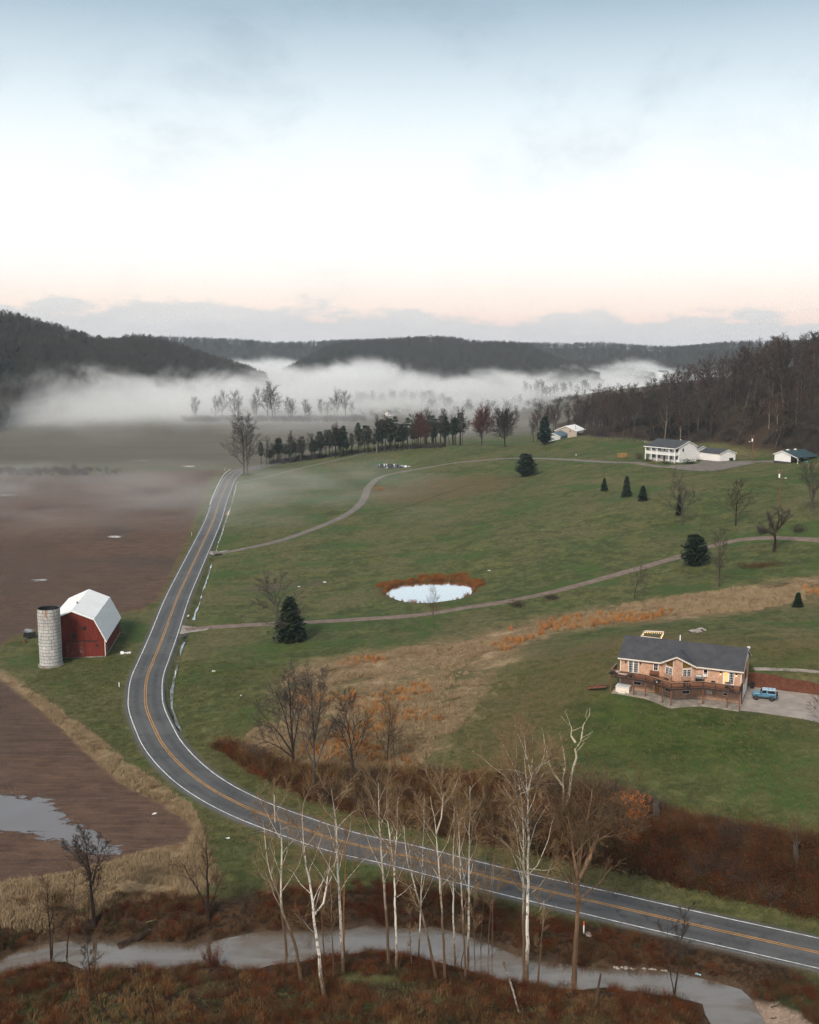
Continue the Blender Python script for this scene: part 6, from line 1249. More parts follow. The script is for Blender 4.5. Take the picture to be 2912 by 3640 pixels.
# shed
SA = -1.054; SHP = (137.527, 401.348, 22.5)
sh = empty('pole_shed', SHP, SA, 'white open-sided shed with dark green metal roof', 'shed')
W1, WPo, SLn = 7.54, 10.7, 11.5
MB().prism([(0, .95), (W1, .95), (W1, 3.75), (3.68, 4.85), (0, 3.5)], 'y', 0, .15).build('gable_wall', M['siding'], sh); MB().box(0.02, W1, -.02, .17, -1.5, .948).build('wainscot', DKS, sh)
MB().prism([(0, -1.5), (.15, -1.5), (.15, 3.5), (0, 3.5)], 'y', .17, SLn).build('rear_wall', M['siding'], sh); MB().box(W1, W1 + .12, 7.2, SLn, 1.0, 3.7).build('front_wall', M['siding'], sh); MB().box(W1 - .01, W1 + .14, 7.2, SLn, -1.5, .998).build('wainscot', DKS, sh); MB().box(W1 - 2.2, W1 - 2.0, .17, 7.2, -1.5, 3.6).build('inner_wall', M['tan_siding'], sh); MB().box(.15, W1, SLn - .12, SLn, -1.5, 3.5).build('end_wall', M['siding'], sh)
roof_part(sh, 'roof_slope', [(3.68, -.35, 5.05), (3.68, SLn + .3, 5.05), (WPo + .25, SLn + .3, 2.85), (WPo + .25, -.35, 2.85)], M['roof_green'], .1); roof_part(sh, 'roof_slope', [(3.68, -.35, 5.05), (3.68, SLn + .3, 5.05), (-.5, SLn + .3, 3.45), (-.5, -.35, 3.45)], M['roof_green'], .1)
MB().bar((3.68, -.38, 4.9), (WPo + .25, -.38, 2.72), .06, .24).bar((3.68, -.38, 4.9), (-.5, -.38, 3.3), .06, .24).build('verge_board', M['white_paint'], sh)
for y_ in (.1, 5.6, 11.2): MB().box(WPo - .1, WPo + .1, y_, y_ + .2, -1.5, 2.75).build('post', M['white_paint'] if y_ < 1 else M['post_wood'], sh)
MB().box(W1 - .1, W1 + .1, 0.16, .4, -1.5, 3.6).build('post', DKS, sh)
for y_, s in ((2.2, 1.0), (6.4, .8)): MB().box(3.3, 4.0, y_, y_ + s, 4.95, 5.35).build('roof_ventilator', M['white_paint'], sh)
def shput(name, x, y, lab, cat): c, s = math.cos(SA), math.sin(SA); X, Y = SHP[0] + c * x - s * y, SHP[1] + s * x + c * y; return empty(name, (X, Y, zt1(X, Y)), SA, lab, cat)
tr = shput('garden_tractor', 8.6, 2.6, 'pale garden tractor parked under the roof of the white shed', 'tractor'); MB().box(-.5, .5, -.2, .9, .35, .8).build('bonnet', M['pale_plastic'], tr, bevel=.05); MB().box(-.35, .35, -.9, -.25, .45, .6).build('seat', M['black_plastic_and_shade'], tr); MB().box(-.3, .3, -.95, -.85, .6, 1.0).build('seat_back', M['black_plastic_and_shade'], tr)
for x_ in (-.5, .5):
    for y_, r_2 in ((-.6, .38), (.6, .26)): MB().tube([(x_ - .1, y_, r_2), (x_ + .1, y_, r_2)], r_2, 12).build('wheel', M['black_plastic_and_shade'], tr)
tb = shput('paddling_pool', 11.9, 3.5, 'small turquoise plastic tub on the ground beside the white shed', 'tub'); m = MB(); m.tube([(0, 0, 0), (0, 0, .38), (0, 0, .38), (0, 0, .12)], [.62, .72, .62, .55], 18, True); m.build('tub', plain('turquoise', (.05, .30, .38), .4), tb)

# ================================================================== blue-roofed house, white-roofed barn, distant houses
def simple_house(name, px, py, Y, yaw, W_w, L_w, he, hr, wall, roof, label, cat, depth=4.0, ov=.4, porch=False):
    """gable end towards the camera at (px, py), ridge running along local y"""
    d = ray(px, py); t = Y / d[1]; P = (d[0] * t, Y, CAMH + d[2] * t); b = empty(name, P, yaw, label, cat)
    MB().prism([(-W_w / 2, -depth), (W_w / 2, -depth), (W_w / 2, he), (0, hr), (-W_w / 2, he)], 'y', 0, L_w).build('wall', wall, b)
    for s in (-1, 1):
        roof_part(b, 'roof_slope', [(0, -ov, hr + .12), (0, L_w + ov, hr + .12), (s * (W_w / 2 + ov), L_w + ov, he - .05), (s * (W_w / 2 + ov), -ov, he - .05)], roof, .14)
        MB().bar((0, -ov - .03, hr - .08), (s * (W_w / 2 + ov), -ov - .03, he - .25), .06, .28).build('verge_board', M['white_paint'], b)
    return b
bh = simple_house('blue_roofed_house', 1966, 1566, 600, -.34, 8.2, 21, 2.3, 4.3, plain('pale_grey_siding', (.42, .44, .45), .7, .08), M['roof_blue'], 'low grey house with a blue metal roof below the pasture crest', 'house')
window(bh, (-.6, 0, .3), 0, .95, 1.2, 1, 2, 'window', M['white_paint'], M['glass'], .08, .06, None, SHUT)
wb = simple_house('white_roofed_barn', 2012, 1550, 634, -.5, 13.5, 15, 3.2, 6.0, M['tan_siding'], M['roof_white'], 'tan barn with a bright white metal roof behind the blue-roofed house', 'barn')
MB().box(2.2, 3.0, -.06, -.003, 2.6, 3.3).build('vent', M['dark_wood'], wb); MB().cyl((5.2, 2.0), .12, 3.6, 7.4, 8).build('flue_pipe', M['grey_metal'], wb)
for y_ in (1, 4, 7): MB().box(8.4, 8.6, y_, y_ + .2, -4, 2.2).build('post', DKS, wb)
roof_part(wb, 'lean_to_roof', [(7.1, -.2, 2.9), (7.1, 9, 2.9), (9.2, 9, 2.2), (9.2, -.2, 2.2)], M['grey_metal'], .1)
simple_house('distant_house', 2092, 1402, 1500, -1.3, 9, 22, 4.5, 7.0, M['siding'], M['shingle_grey'], 'distant white house with a grey roof at the edge of the fog', 'house')
simple_house('distant_house', 2150, 1408, 1480, -1.2, 8, 14, 3.5, 5.5, M['siding'], M['roof_white'], 'distant low building with a white roof behind the hillside wood', 'house')
simple_house('distant_house', 2340, 1330, 1900, -1.3, 9, 16, 4.0, 6.5, M['siding'], M['roof_blue'], 'distant green-roofed house seen over the hillside wood', 'house')
simple_house('distant_shed', 1378, 1478, 1080, -.6, 6, 9, 2.6, 4.2, M['siding'], M['grey_metal'], 'small pale shed in the fog beyond the pines', 'shed')
# ================================================================== undergrowth that nobody could count
def clump(seed, n, h, spread, rad, mats, bend=.35, leaf=0, leafsize=.12, name='clump', droop=0.0):
    """canes or blades rising from one foot, each bent once; optional dead leaves"""
    t = Tree(seed); r = t.r
    for k in range(n):
        a = r.random() * 6.283; b = Vector((math.cos(a), math.sin(a), 0)) * spread * r.random() * .45; L = h * r.uniform(.55, 1.1); d = Vector((math.cos(a) * bend * r.uniform(.2, 1.3), math.sin(a) * bend * r.uniform(.2, 1.3), 1)).normalized()
        m = b + d * L * .55; d2 = (d + Vector((math.cos(a), math.sin(a), -droop)) * bend * r.uniform(.2, 1.2)).normalized(); e = m + d2 * L * .5
        t.tube('crown', [b - Vector((0, 0, .15)), m], [rad, rad * .7], 3); t.spike('crown', m, e, rad * .7)
        for q in range(2 if n < 60 else 1): s_2 = b.lerp(m, r.uniform(.4, 1)); t.spike('crown', s_2, s_2 + (d + Vector((r.gauss(0, .6), r.gauss(0, .6), r.gauss(0, .3)))).normalized() * L * .35, rad * .5)
    V, F = t.parts['crown']
    for k in range(leaf):
        c = Vector((r.gauss(0, spread * .42), r.gauss(0, spread * .42), h * r.uniform(.08, .85))); u = Vector((r.gauss(0, 1), r.gauss(0, 1), r.gauss(0, .5))).normalized() * leafsize; w = Vector((r.gauss(0, 1), r.gauss(0, 1), r.gauss(0, .7))).normalized() * leafsize; b = len(V); V += [c, c + u, c + w]; F.append((b, b + 1, b + 2))
    me = mesh(name, V, F, mats); return me
def blades(seed, n, h, spread, w, mat, lean=.35, name='tuft'):
    r = random.Random(seed); V = []; F = []
    for k in range(n):
        a = r.random() * 6.283; q = r.random() ** .6 * spread; x, y = math.cos(a) * q, math.sin(a) * q; L = h * r.uniform(.5, 1.1); la = r.random() * 6.283; dx, dy = math.cos(la) * lean * L * r.random() + x * .5, math.sin(la) * lean * L * r.random() + y * .5; pa = r.random() * 3.14; wx, wy = math.cos(pa) * w, math.sin(pa) * w; b = len(V)
        V += [(x - wx, y - wy, -.05), (x + wx, y + wy, -.05), (x + dx * .4 + wx * .8, y + dy * .4 + wy * .8, L * .6), (x + dx * .4 - wx * .8, y + dy * .4 - wy * .8, L * .6), (x + dx, y + dy, L)]; F += [(b, b + 1, b + 2, b + 3), (b + 3, b + 2, b + 4)]
    return mesh(name, V, F, mat)
def growth(name, c0, c1, tip=None):
    t = NT(name); g = t.pos(); r = t.rnd(); n = t.noise(g, .35, 4, .7); c = t.mix(t.rng(n, .35, .65), c0, c1); c = t.mix(t.math('MULTIPLY', r, .5), c, tip or tuple(1.6 * x for x in c1)); t.bsdf(c, .9, None, 0, .1); return t.m
M['bramble'] = growth('bramble', (.034, .008, .004), (.095, .026, .010), (.19, .068, .026)); M['bramble_b'] = growth('bramble_b', (.034, .019, .009), (.082, .046, .020), (.14, .085, .040)); M['bramble_g'] = growth('bramble_g', (.022, .026, .011), (.045, .046, .020)); M['cane'] = growth('cane', (.105, .064, .024), (.165, .105, .046)); M['rust'] = growth('rust', (.24, .095, .026), (.38, .165, .052), (.46, .25, .10)); M['straw'] = growth('straw', (.21, .148, .082), (.32, .235, .140), (.42, .32, .21)); M['turf'] = growth('turf', (.062, .076, .024), (.120, .126, .050), (.19, .17, .085)); M['reed'] = growth('reed', (.20, .072, .020), (.30, .125, .038), (.085, .040, .020)); M['thicket'] = growth('thicket', (.030, .024, .021), (.054, .043, .037))
proto_coll('bramble', [clump(1, 70, 1.6, 2.4, .018, M['bramble'], .75, 110, .085, droop=.5), clump(2, 70, 1.3, 2.6, .018, M['bramble'], .85, 130, .08, droop=.6), clump(3, 76, 1.8, 2.2, .017, M['bramble_b'], .6, 70, .08, droop=.4), clump(4, 60, 1.4, 2.2, .017, M['bramble_g'], .7, 150, .09, droop=.4)])
proto_coll('cane', [clump(10 + i, 46, 4.2, 1.5, .020, M['cane'], .30) for i in range(3)])
proto_coll('straw', [blades(20 + i, 26, .75, .45, .022, M['straw'], .5) for i in range(3)])
proto_coll('deadgrass', [blades(70 + i, 26, .7, .45, .022, growth('deadgrass', (.085, .042, .016), (.16, .088, .036), (.26, .16, .08)), .5) for i in range(3)])
proto_coll('rust', [blades(30 + i, 26, 1.05, .30, .024, M['rust'], .22) for i in range(3)])
proto_coll('turf', [blades(40 + i, 22, .32, .5, .02, M['turf'], .6) for i in range(3)])
proto_coll('reed', [blades(50 + i, 30, 1.25, .5, .026, M['reed'], .3) for i in range(3)])
proto_coll('thicket', [clump(60 + i, 44, 4.6, 3.2, .045, M['thicket'], .5, 160, .22) for i in range(3)])
SG = np.random.default_rng(42)
def fill(poly, n, test=None, jit=0.0):
    P = np.asarray(poly)[:, :2]; lo, hi = P.min(0), P.max(0); out = np.zeros((0, 2))
    for _ in range(60):
        q = SG.uniform(lo, hi, (n * 3, 2)); s = sdpoly(q[:, 0], q[:, 1], P); k = s > jit
        if test is not None: k &= test(q[:, 0], q[:, 1], s)
        out = np.vstack([out, q[k]])
        if len(out) >= n: break
    return out[:n]
def lift(q, dz=0.0): return np.column_stack([q, zt(q[:, 0], q[:, 1]) + dz])
def offroad(x, y, d=4.6): return sdline(x, y, ROAD)[0] > d
near_box = [(-75, 80), (75, 80), (75, 118), (-75, 118)]
scatter('bramble_thicket', lift(fill(BRUSH, 3400, lambda x, y, s: offroad(x, y, 5.6) & (np.hypot(x, y) < 230))), PROTO['bramble'][0], 4, .45, 1.7, 'dark red-brown bramble thicket on the bank between the highway and the lawn', 'brush', .15, 1, [.36, .28, .22, .14])
def willow_zone(x, y, s): return offroad(x, y, 6.0) & (fbm(x / 9, y / 9, 31) > .40) & (x < 26)
scatter('bank_straw', lift(fill(BRUSH, 1500, lambda x, y, s: offroad(x, y, 4.8) & (s < 4.5) & (fbm(x / 6, y / 6, 33) > .44) & (np.hypot(x, y) < 200))), PROTO['straw'][0], 3, .7, 1.6, 'tall pale grass fringing the roadside thicket', 'grass', .2, 15)
scatter('grey_brush', lift(fill(BRUSH, 260, lambda x, y, s: offroad(x, y, 7) & (fbm(x / 7, y / 7, 35) > .52))), PROTO['thicket'][0], 3, .35, .75, 'taller grey leafless brush in the roadside thicket', 'brush', .1, 16)
scatter('cane_brush', lift(fill(BRUSH, 60, lambda x, y, s: offroad(x, y, 7) & (x > 26) & (s > 1.5))), PROTO['cane'][0], 3, .25, .6, 'thin brown canes scattered through the thicket below the lawn', 'brush', .1, 17)
scatter('cane_brush', lift(fill(BRUSH, 150, willow_zone)), PROTO['cane'][0], 3, .30, 1.0, 'golden-brown whippy canes standing in the roadside thicket', 'brush', .08, 2)
cs = lambda x, y: -sdpoly(x, y, CREEK)
far_bank = fill([(-80, 95), (80, 80), (80, 125), (-80, 125)], 1700, lambda x, y, s: (cs(x, y) > np.where(fbm(x / 4, y / 4, 12) > .6, -.3, .9)) & (cs(x, y) < 7.5) & offroad(x, y, 5.5) & (fbm(x / 5, y / 5, 8) > .34) & (sdpoly(x, y, SAND) < -.5))
scatter('bank_brush', lift(far_bank), PROTO['bramble'][0], 4, .28, .72, 'low dead brush along the banks of the creek', 'brush', .15, 3, [.34, .3, .24, .12])
nb_ = fill([(-60, 82), (60, 78), (60, 106), (-60, 106)], 1500, lambda x, y, s: (cs(x, y) > 3) & (y < 104) & offroad(x, y, 6) & (fbm(x / 6, y / 6, 9) > .42) & (zt(x, y) > -1.2) & (y < 100.5 - x * .12))
scatter('near_brush', lift(nb_), PROTO['bramble'][0], 4, .28, .85, 'matted dead brush on the near side of the creek', 'brush', .15, 4, [.32, .28, .26, .14])
scatter('dead_grass', lift(fill([(-60, 80), (60, 76), (60, 104), (-60, 104)], 3600, lambda x, y, s: (cs(x, y) > 1.0) & (y < 101 - x * .12) & (fbm(x / 4, y / 4, 14) > .45) & (zt(x, y) > -1.3))), PROTO['deadgrass'][0], 3, .5, 1.2, 'pale dead grass on the near bank of the creek', 'grass', .2, 5)
scatter('meadow_tufts', lift(fill(MEADOW, 1000, lambda x, y, s: (fbm(x / 11, y / 11, 21) > .52) & (y < 262) & (s > 3))), PROTO['rust'][0], 3, .5, 1.25, 'orange broom-sedge tufts dotted over the tan meadow', 'grass', .1, 6)
scatter('meadow_grass', lift(fill(MEADOW, 8500, lambda x, y, s: (fbm(x / 9, y / 9, 23) > .40) & (s + (fbm(x / 13, y / 13, 29) - .5) * 34 > 4))), PROTO['straw'][0], 3, .5, 1.1, 'tan dead grass of the meadow on the slope', 'grass', .2, 7)
scatter('field_edge_grass', lift(fill(T1, 6000, lambda x, y, s: (sdpoly(x, y, F3) < -.2) & (fbm(x / 5, y / 5, 25) > .33) & (np.abs(x) < 75))), PROTO['straw'][0], 3, .5, 1.1, 'pale dead grass round the wet field', 'grass', .2, 8)
scatter('verge_turf', lift(fill([(-75, 85), (90, 85), (90, 175), (-75, 225)], 12000, lambda x, y, s: offroad(x, y, 4.2) & (np.abs(x / y) < .42) & (sdpoly(x, y, F3) < 0) & (sdpoly(x, y, T1) < 0) & (sdpoly(x, y, MEADOW) < 0) & (sdpoly(x, y, BRUSH) < 0) & (cs(x, y) > 6) & (sdpoly(x, y, PAD) < -.3) & (sdpoly(x, y, HOUSE_FOOT) < -4)  & (fbm(x / 5, y / 5, 27) > .25))), PROTO['turf'][0], 3, .5, 1.2, 'rough green grass of the verges and lawns', 'grass', .2, 9)
pc = np.mean(POND1, axis=0)
scatter('pond_reeds', lift(fill([(pc[0] - 22, pc[1] - 24), (pc[0] + 22, pc[1] - 24), (pc[0] + 22, pc[1] + 24), (pc[0] - 22, pc[1] + 24)], 620, lambda x, y, s: (-sdpoly(x, y, POND1) > .1) & (-sdpoly(x, y, POND1) < np.where(y > pc[1] + 3, 3.0, .5) * (2.6 * fbm(x / 4, y / 4, 2) - .35)) & ((y > pc[1] - 2) | (fbm(x / 4, y / 4, 3) > .55)))), PROTO['reed'][0], 3, .35, .95, 'rust-coloured reeds round the near pond, thickest on its far bank', 'reeds', .12, 10)
wq = fill(WOOD, 2600, lambda x, y, s: (y < 640) & (x / y < .42) & ~((1456 + FPX * x / y > 2540) & (1456 + FPX * x / y < 2640) & (y > 470) & (y < 545)) & (s > 2) & (fbm(x / 20, y / 20, 41) > .36))
scatter('wood_understorey', lift(wq), PROTO['thicket'][0], 3, .4, 1.05, 'twiggy undergrowth under the hillside wood', 'brush', .1, 11)
pq = []
for k in range(240):
    u = SG.random(); b = G(950 + u * 640, min(1655, 1656 - 62 * min(1, u / .72))); pq.append((b[0] + SG.normal(0, 2), b[1] + 2 + abs(SG.normal(0, 9))))
scatter('pine_understorey', lift(np.array(pq)), PROTO['thicket'][0], 3, .35, .8, 'dark undergrowth at the foot of the pine row', 'brush', .1, 12)
fq = []
for k in range(420): px = SG.uniform(650, 1300); b = gz(px, SG.uniform(1488, 1500)); fq.append(b[:2])
for k in range(420): px = SG.uniform(1250, 2050); b = gz(px, SG.uniform(1430, 1480)); fq.append(b[:2])
scatter('valley_hedge', lift(np.array(fq)), PROTO['thicket'][0], 3, .5, 1.3, 'low hedge growth along the foggy tree lines on the valley floor', 'brush', .1, 13)
hq = []
for k in range(170): hq.append(gz(SG.uniform(-60, 240) if k < 130 else SG.uniform(240, 420), SG.uniform(1668, 1690))[:2] + SG.normal(0, 1.5, 2))
scatter('ditch_hedge', lift(np.array(hq)), PROTO['thicket'][0], 3, .35, .75, 'dark hedge along the grassy ditch between the two far fields', 'brush', .1, 14)

# ================================================================== single bushes
def bush(px, py, wpx, hm, mat, label, seed, dens=420, leaf=500, name='bush', leafsize=.10):
    P = G(px, py); r = wpx / pxm(P) / 2; e = empty(name, P, seed, label, 'bush'); o = obj('branches', clump(seed, dens // 8, hm, r * 1.2, .02, mat, .8 * r / hm, leaf, leafsize * max(.6, r), 'bush', .3), e); o['kind'] = 'stuff'; return e
M['bush_dark'] = growth('bush_dark', (.028, .018, .017), (.052, .034, .032)); M['bush_green'] = growth('bush_green', (.012, .022, .010), (.024, .038, .016)); M['bush_gold'] = growth('bush_gold', (.34, .16, .055), (.48, .26, .10)); M['bush_orange'] = growth('bush_orange', (.30, .085, .018), (.42, .14, .03))
bush(1838, 2158, 66, 1.9, M['bush_dark'], 'rounded dark leafless bush beside the lower gravel lane', 1); bush(1962, 2129, 60, 1.1, M['bush_dark'], 'low dark bush with a stump beside the lower gravel lane', 2); bush(2839, 1892, 58, 2.6, M['bush_dark'], 'round dark bush uphill of the lane near the near utility pole', 3); bush(2713, 1895, 50, 1.8, M['bush_dark'], 'reddish low bush beside the crooked thick-trunked tree', 4)
bush(2215, 1627, 40, 2.4, M['bush_gold'], 'golden ornamental grass clump beside the white house', 5); bush(2272, 1632, 34, 3.2, M['bush_dark'], 'reddish shrub at the end of the white house', 6); bush(2305, 1640, 42, 1.2, M['bush_green'], 'low evergreen shrub at the far end of the porch', 7); bush(2368, 1648, 44, 1.2, M['bush_green'], 'low evergreen shrub beside the porch door', 8); bush(2448, 1648, 58, 2.0, M['bush_green'], 'large dark evergreen shrub at the gable of the white house', 9); bush(2445, 1638, 42, 4.2, M['bush_dark'], 'twiggy grey shrub against the gable of the white house', 10)
bush(280, 1686, 62, 3.4, M['bush_dark'], 'solitary dark bush at the end of the hedge between the far fields', 11); bush(2243, 2935, 120, 5.0, M['bush_orange'], 'tall bush with orange leaves in the thicket below the lawn', 12, 520, 900); bush(1348, 1742, 44, 1.8, M['reed'], 'rusty bush at the bend of the upper gravel lane', 13, 480); bush(757, 3436, 90, 3.2, M['bramble'], 'arching leafless shrub on the near bank of the creek', 14, 520, 200); bush(2260, 3010, 70, 2.0, M['bush_orange'], 'smaller clump of orange leaves in the thicket', 15)
bp = G(2722, 2012); e = empty('brush_pile', bp, 0, 'long heap of cut brown branches on the grass below the lane', 'brush pile'); rb2 = random.Random(4); m = MB()
for k in range(330):
    x_, y_ = rb2.uniform(-6.6, 6.6), rb2.gauss(0, 1.2); z_ = abs(rb2.gauss(0, .45)) * (1 - abs(x_) / 8); a = rb2.gauss(.25, .6); L_ = rb2.uniform(.6, 2.2); m.bar((x_, y_, z_), (x_ + math.cos(a) * L_, y_ + math.sin(a) * L_ * .5, z_ + rb2.uniform(-.1, .6)), .05)
o = m.build('branches', M['bramble_b'], e); o['kind'] = 'stuff'
# crooked thick-trunked tree beside the lane
traced('bare_tree', [[(2753,1962),(2755,1920),(2757,1888),(2775,1868),(2790,1830)],[(2755,1900),(2735,1894),(2712,1892)],[(2758,1888),(2765,1850),(2772,1815)],[(2757,1890),(2745,1865),(2738,1840)]], .48, (M['black'], M['twig_grey']), 'crooked tree with a thick black trunk between the lane and the brush pile', 80, grow=dict(P_BIG, tw=.022))
# ================================================================== poles, fences, signs and small things
def pole(px, py, top, label, lamp_side, rz=0.0):
    P = G(px, py); h = height_to(P, top); e = empty('utility_pole', P, rz, label, 'pole')
    MB().tube([(0, 0, -1), (0, 0, h)], [.17, .11], 10).build('shaft', M['post_wood'], e); tcan = MB(); tcan.tube([(-.34, 0, h - 2.6), (-.34, 0, h - 1.55)], .24, 12); tcan.build('transformer', M['white_paint'], e)
    MB().bar((-.7, 0, h - .7), (.5, 0, h - .7), .09).build('crossarm', M['post_wood'], e)
    arm = MB().tube([(0, 0, h - 3.1), (lamp_side * .6, -.1, h - 2.75), (lamp_side * 1.2, -.15, h - 2.7)], .035, 6).build('lamp_arm', M['grey_metal'], e); MB().prism([(lamp_side * 1.15, h - 2.78), (lamp_side * 1.75, h - 2.74), (lamp_side * 1.75, h - 2.62), (lamp_side * 1.15, h - 2.62)], 'y', -.28, -.02).build('lamp_head', M['white_paint'], arm)
    for x_ in (-.6, .4): MB().cyl((x_, 0), .05, h - .655, h - .45, 8).build('insulator', M['pale_plastic'], e)
    return e
pole(2769, 1808, 1666, 'brown utility pole with a white transformer on the lawn beside the large bare tree', 1)
pole(2674, 1644, 1545, 'utility pole with a white transformer beside the gravel yard of the white house', -1)
P = G(2566, 1500); e = empty('utility_pole', (P[0], P[1], P[2]), 0, 'bare dark pole standing in the open strip of the hillside wood', 'pole'); MB().tube([(0, 0, -1), (0, 0, 11)], [.17, .12], 8).build('shaft', M['dark_wood'], e); MB().bar((-.9, 0, 10.3), (.9, 0, 10.3), .1).build('crossarm', M['dark_wood'], e)
# wire fence along the foot of the wood
fl = smooth_line([G(a, b)[:2] for a, b in ((2085,1550),(2160,1560),(2260,1572),(2330,1580))], 1.0); fe = empty('wire_fence', onz(fl[0]), 0, 'thin wire fence on wooden posts along the foot of the hillside wood', 'fence'); o0 = np.array(fe.location); acc = 0; last = None; tops = []
for i, q in enumerate(fl):
    if last is not None: acc += np.linalg.norm(q - last)
    if last is None or acc > 5: acc = 0; z = zt1(*q) - o0[2]; x_, y_ = q - o0[:2]; MB().box(x_ - .09, x_ + .09, y_ - .09, y_ + .09, z - .4, z + 1.3).build('post', M['dark_wood'], fe); tops.append((x_, y_, z))
    last = q
for hgt in (.5, .85, 1.2): MB().tube([(a, b, c + hgt) for a, b, c in tops], .015, 3).build('wire', M['grey_metal'], fe)
# guard rail on the outer side of the bend
gl = smooth_line([gz(a, b, .6)[:2] for a, b in ((746,1794),(757,1765),(770,1735),(785,1705),(800,1683),(819,1669))], 2.0); ge = empty('guard_rail', (gl[0][0], gl[0][1], 0), 0, 'white steel guard rail on the outside of the far bend of the highway', 'guard rail')
MB().tube([(q[0] - gl[0][0], q[1] - gl[0][1], .62) for q in gl], .16, 6).build('rail', M['white_paint'], ge)
for q in gl[::3]: MB().box(q[0] - gl[0][0] - .08, q[0] - gl[0][0] + .08, q[1] - gl[0][1] + .1, q[1] - gl[0][1] + .26, -.3, .72).build('post', M['post_wood'], ge)
# road sign
P = G(807, 1846); e = empty('road_sign', P, .25, 'yellow diamond warning sign beside the highway ditch', 'sign'); MB().box(-.04, .04, -.04, .04, -.3, 2.1).build('post', M['grey_metal'], e); MB().prism([(0, 1.5), (.55, 2.05), (0, 2.6), (-.55, 2.05)], 'y', -.07, -.045).build('panel', plain('sign_yellow', (.62, .30, .02), .4, .05), e); MB().prism([(-.08, 1.8), (.08, 1.8), (.08, 2.08), (.24, 2.08), (0, 2.34), (-.24, 2.08), (-.08, 2.08)], 'y', -.079, -.071).build('arrow', M['black_plastic_and_shade'], e)
def mailbox(px, py, label, col, n=1):
    P = G(px, py); e = empty('mailbox', P, -.3, label, 'mailbox'); MB().box(-.06, .06, -.06, .06, -.3, 1.0).build('post', M['dark_wood'], e); m = MB(); m.prism([(-.14, 1.0), (.14, 1.0), (.14, 1.2), (.07, 1.3), (-.07, 1.3), (-.14, 1.2)], 'y', -.3, .3).build('box', col, e); MB().box(.145, .17, -.1, .08, 1.1, 1.28).build('flag', M['barn_red'], e)
mailbox(671, 2205, 'white mailbox on a post beside the mouth of the lower gravel lane', M['white_paint']); mailbox(757, 1957, 'dark mailbox beside the mouth of the upper gravel lane', M['dark_steel'])
def stake(px, py, h, w, mats, label, name='marker_post', cat='post'):
    P = G(px, py); e = empty(name, P, 0, label, cat); MB().box(-w, w, -w * .5, w * .5, -.3, h * .7).build('post', mats[0], e); MB().box(-w, w, -w * .5, w * .5, h * .7 + .002, h).build('cap', mats[1], e)
WH, OG = M['white_paint'], plain('marker_orange', (.60, .12, .03), .5, .05)
stake(2075, 3320, 1.5, .06, (WH, OG), 'white marker post with an orange top beside the highway above the creek'); stake(424, 2443, 1.0, .07, (WH, WH), 'short white post alone in the grass between the barn and the highway'); stake(857, 2483, .7, .09, (M['dark_wood'], WH), 'dark stub post with a white cap in the rough grass'); stake(687, 2240, 1.0, .04, (M['dark_wood'], M['dark_wood']), 'thin dark stake at the mouth of the lower gravel lane'); stake(859, 2196, .6, .08, (M['dark_wood'], M['dark_wood']), 'small dark stub in the pasture near the lower lane'); stake(682, 1902, 1.0, .05, (WH, WH), 'white marker post on the field side of the highway'); stake(624, 2400, .9, .06, (WH, WH), 'white marker post in the roadside ditch across from the barn'); stake(799, 1672, 1.2, .07, (WH, WH), 'white post beyond the guard rail at the field corner'); stake(2048, 1620, 1.2, .12, (WH, M['black_plastic_and_shade']), 'white post with a dark top on the lawn above the upper lane', 'bird_box', 'post')
def rock(px, py, s, mat, label, group=None, name='rock', seed=0, flat=.6, cat='rock'):
    P = G(px, py); r = random.Random(seed); bm = bmesh.new(); bmesh.ops.create_icosphere(bm, subdivisions=2, radius=1)
    for v in bm.verts: v.co = Vector((v.co.x * s * r.uniform(.8, 1.2), v.co.y * s * .8 * r.uniform(.8, 1.2), v.co.z * s * flat * r.uniform(.8, 1.2)))
    me = bpy.data.meshes.new(name); bm.to_mesh(me); bm.free(); me.materials.append(mat); o = obj(name, me); o.location = (P[0], P[1], P[2] + s * flat * .25); o.rotation_euler = (0, 0, r.random() * 6); return tag(o, label, cat, group)
M['stone'] = plain('stone', (.30, .26, .22), .9, .3, 2, bump=.4); rr2 = random.Random(8)
for k in range(26): rock(2175 + k * 7.5 + rr2.uniform(-4, 4), 3440 + rr2.uniform(-4, 12) + k * .6, rr2.uniform(.12, .34), M['stone'], 'pale stone in the riprap at the water edge of the far creek bank', 'riprap stones on the creek bank', 'rock', k)
rock(2092, 3322, .5, M['stone'], 'flat pale stone beside the orange-topped marker post', None, 'flat_stone', 50, .3)
def sheet(px, py, s, label, seed, mat=None, cat='litter', name='plastic_litter'):
    """crumpled sheet"""
    P = G(px, py); r = random.Random(seed); n = 7; V = [((i - 3) * s / 3 * (1 + r.gauss(0, .1)), (j - 3) * s / 4 * (1 + r.gauss(0, .1)), abs(r.gauss(0, .10)) * s + .03) for j in range(n) for i in range(n)]; F = [(j * n + i, j * n + i + 1, (j + 1) * n + i + 1, (j + 1) * n + i) for j in range(n - 1) for i in range(n - 1) if r.random() > .12]
    o = obj(name, mesh(name, V, F, mat or WH)); o.location = P; o.rotation_euler = (0, 0, r.random() * 6); return tag(o, label, cat)
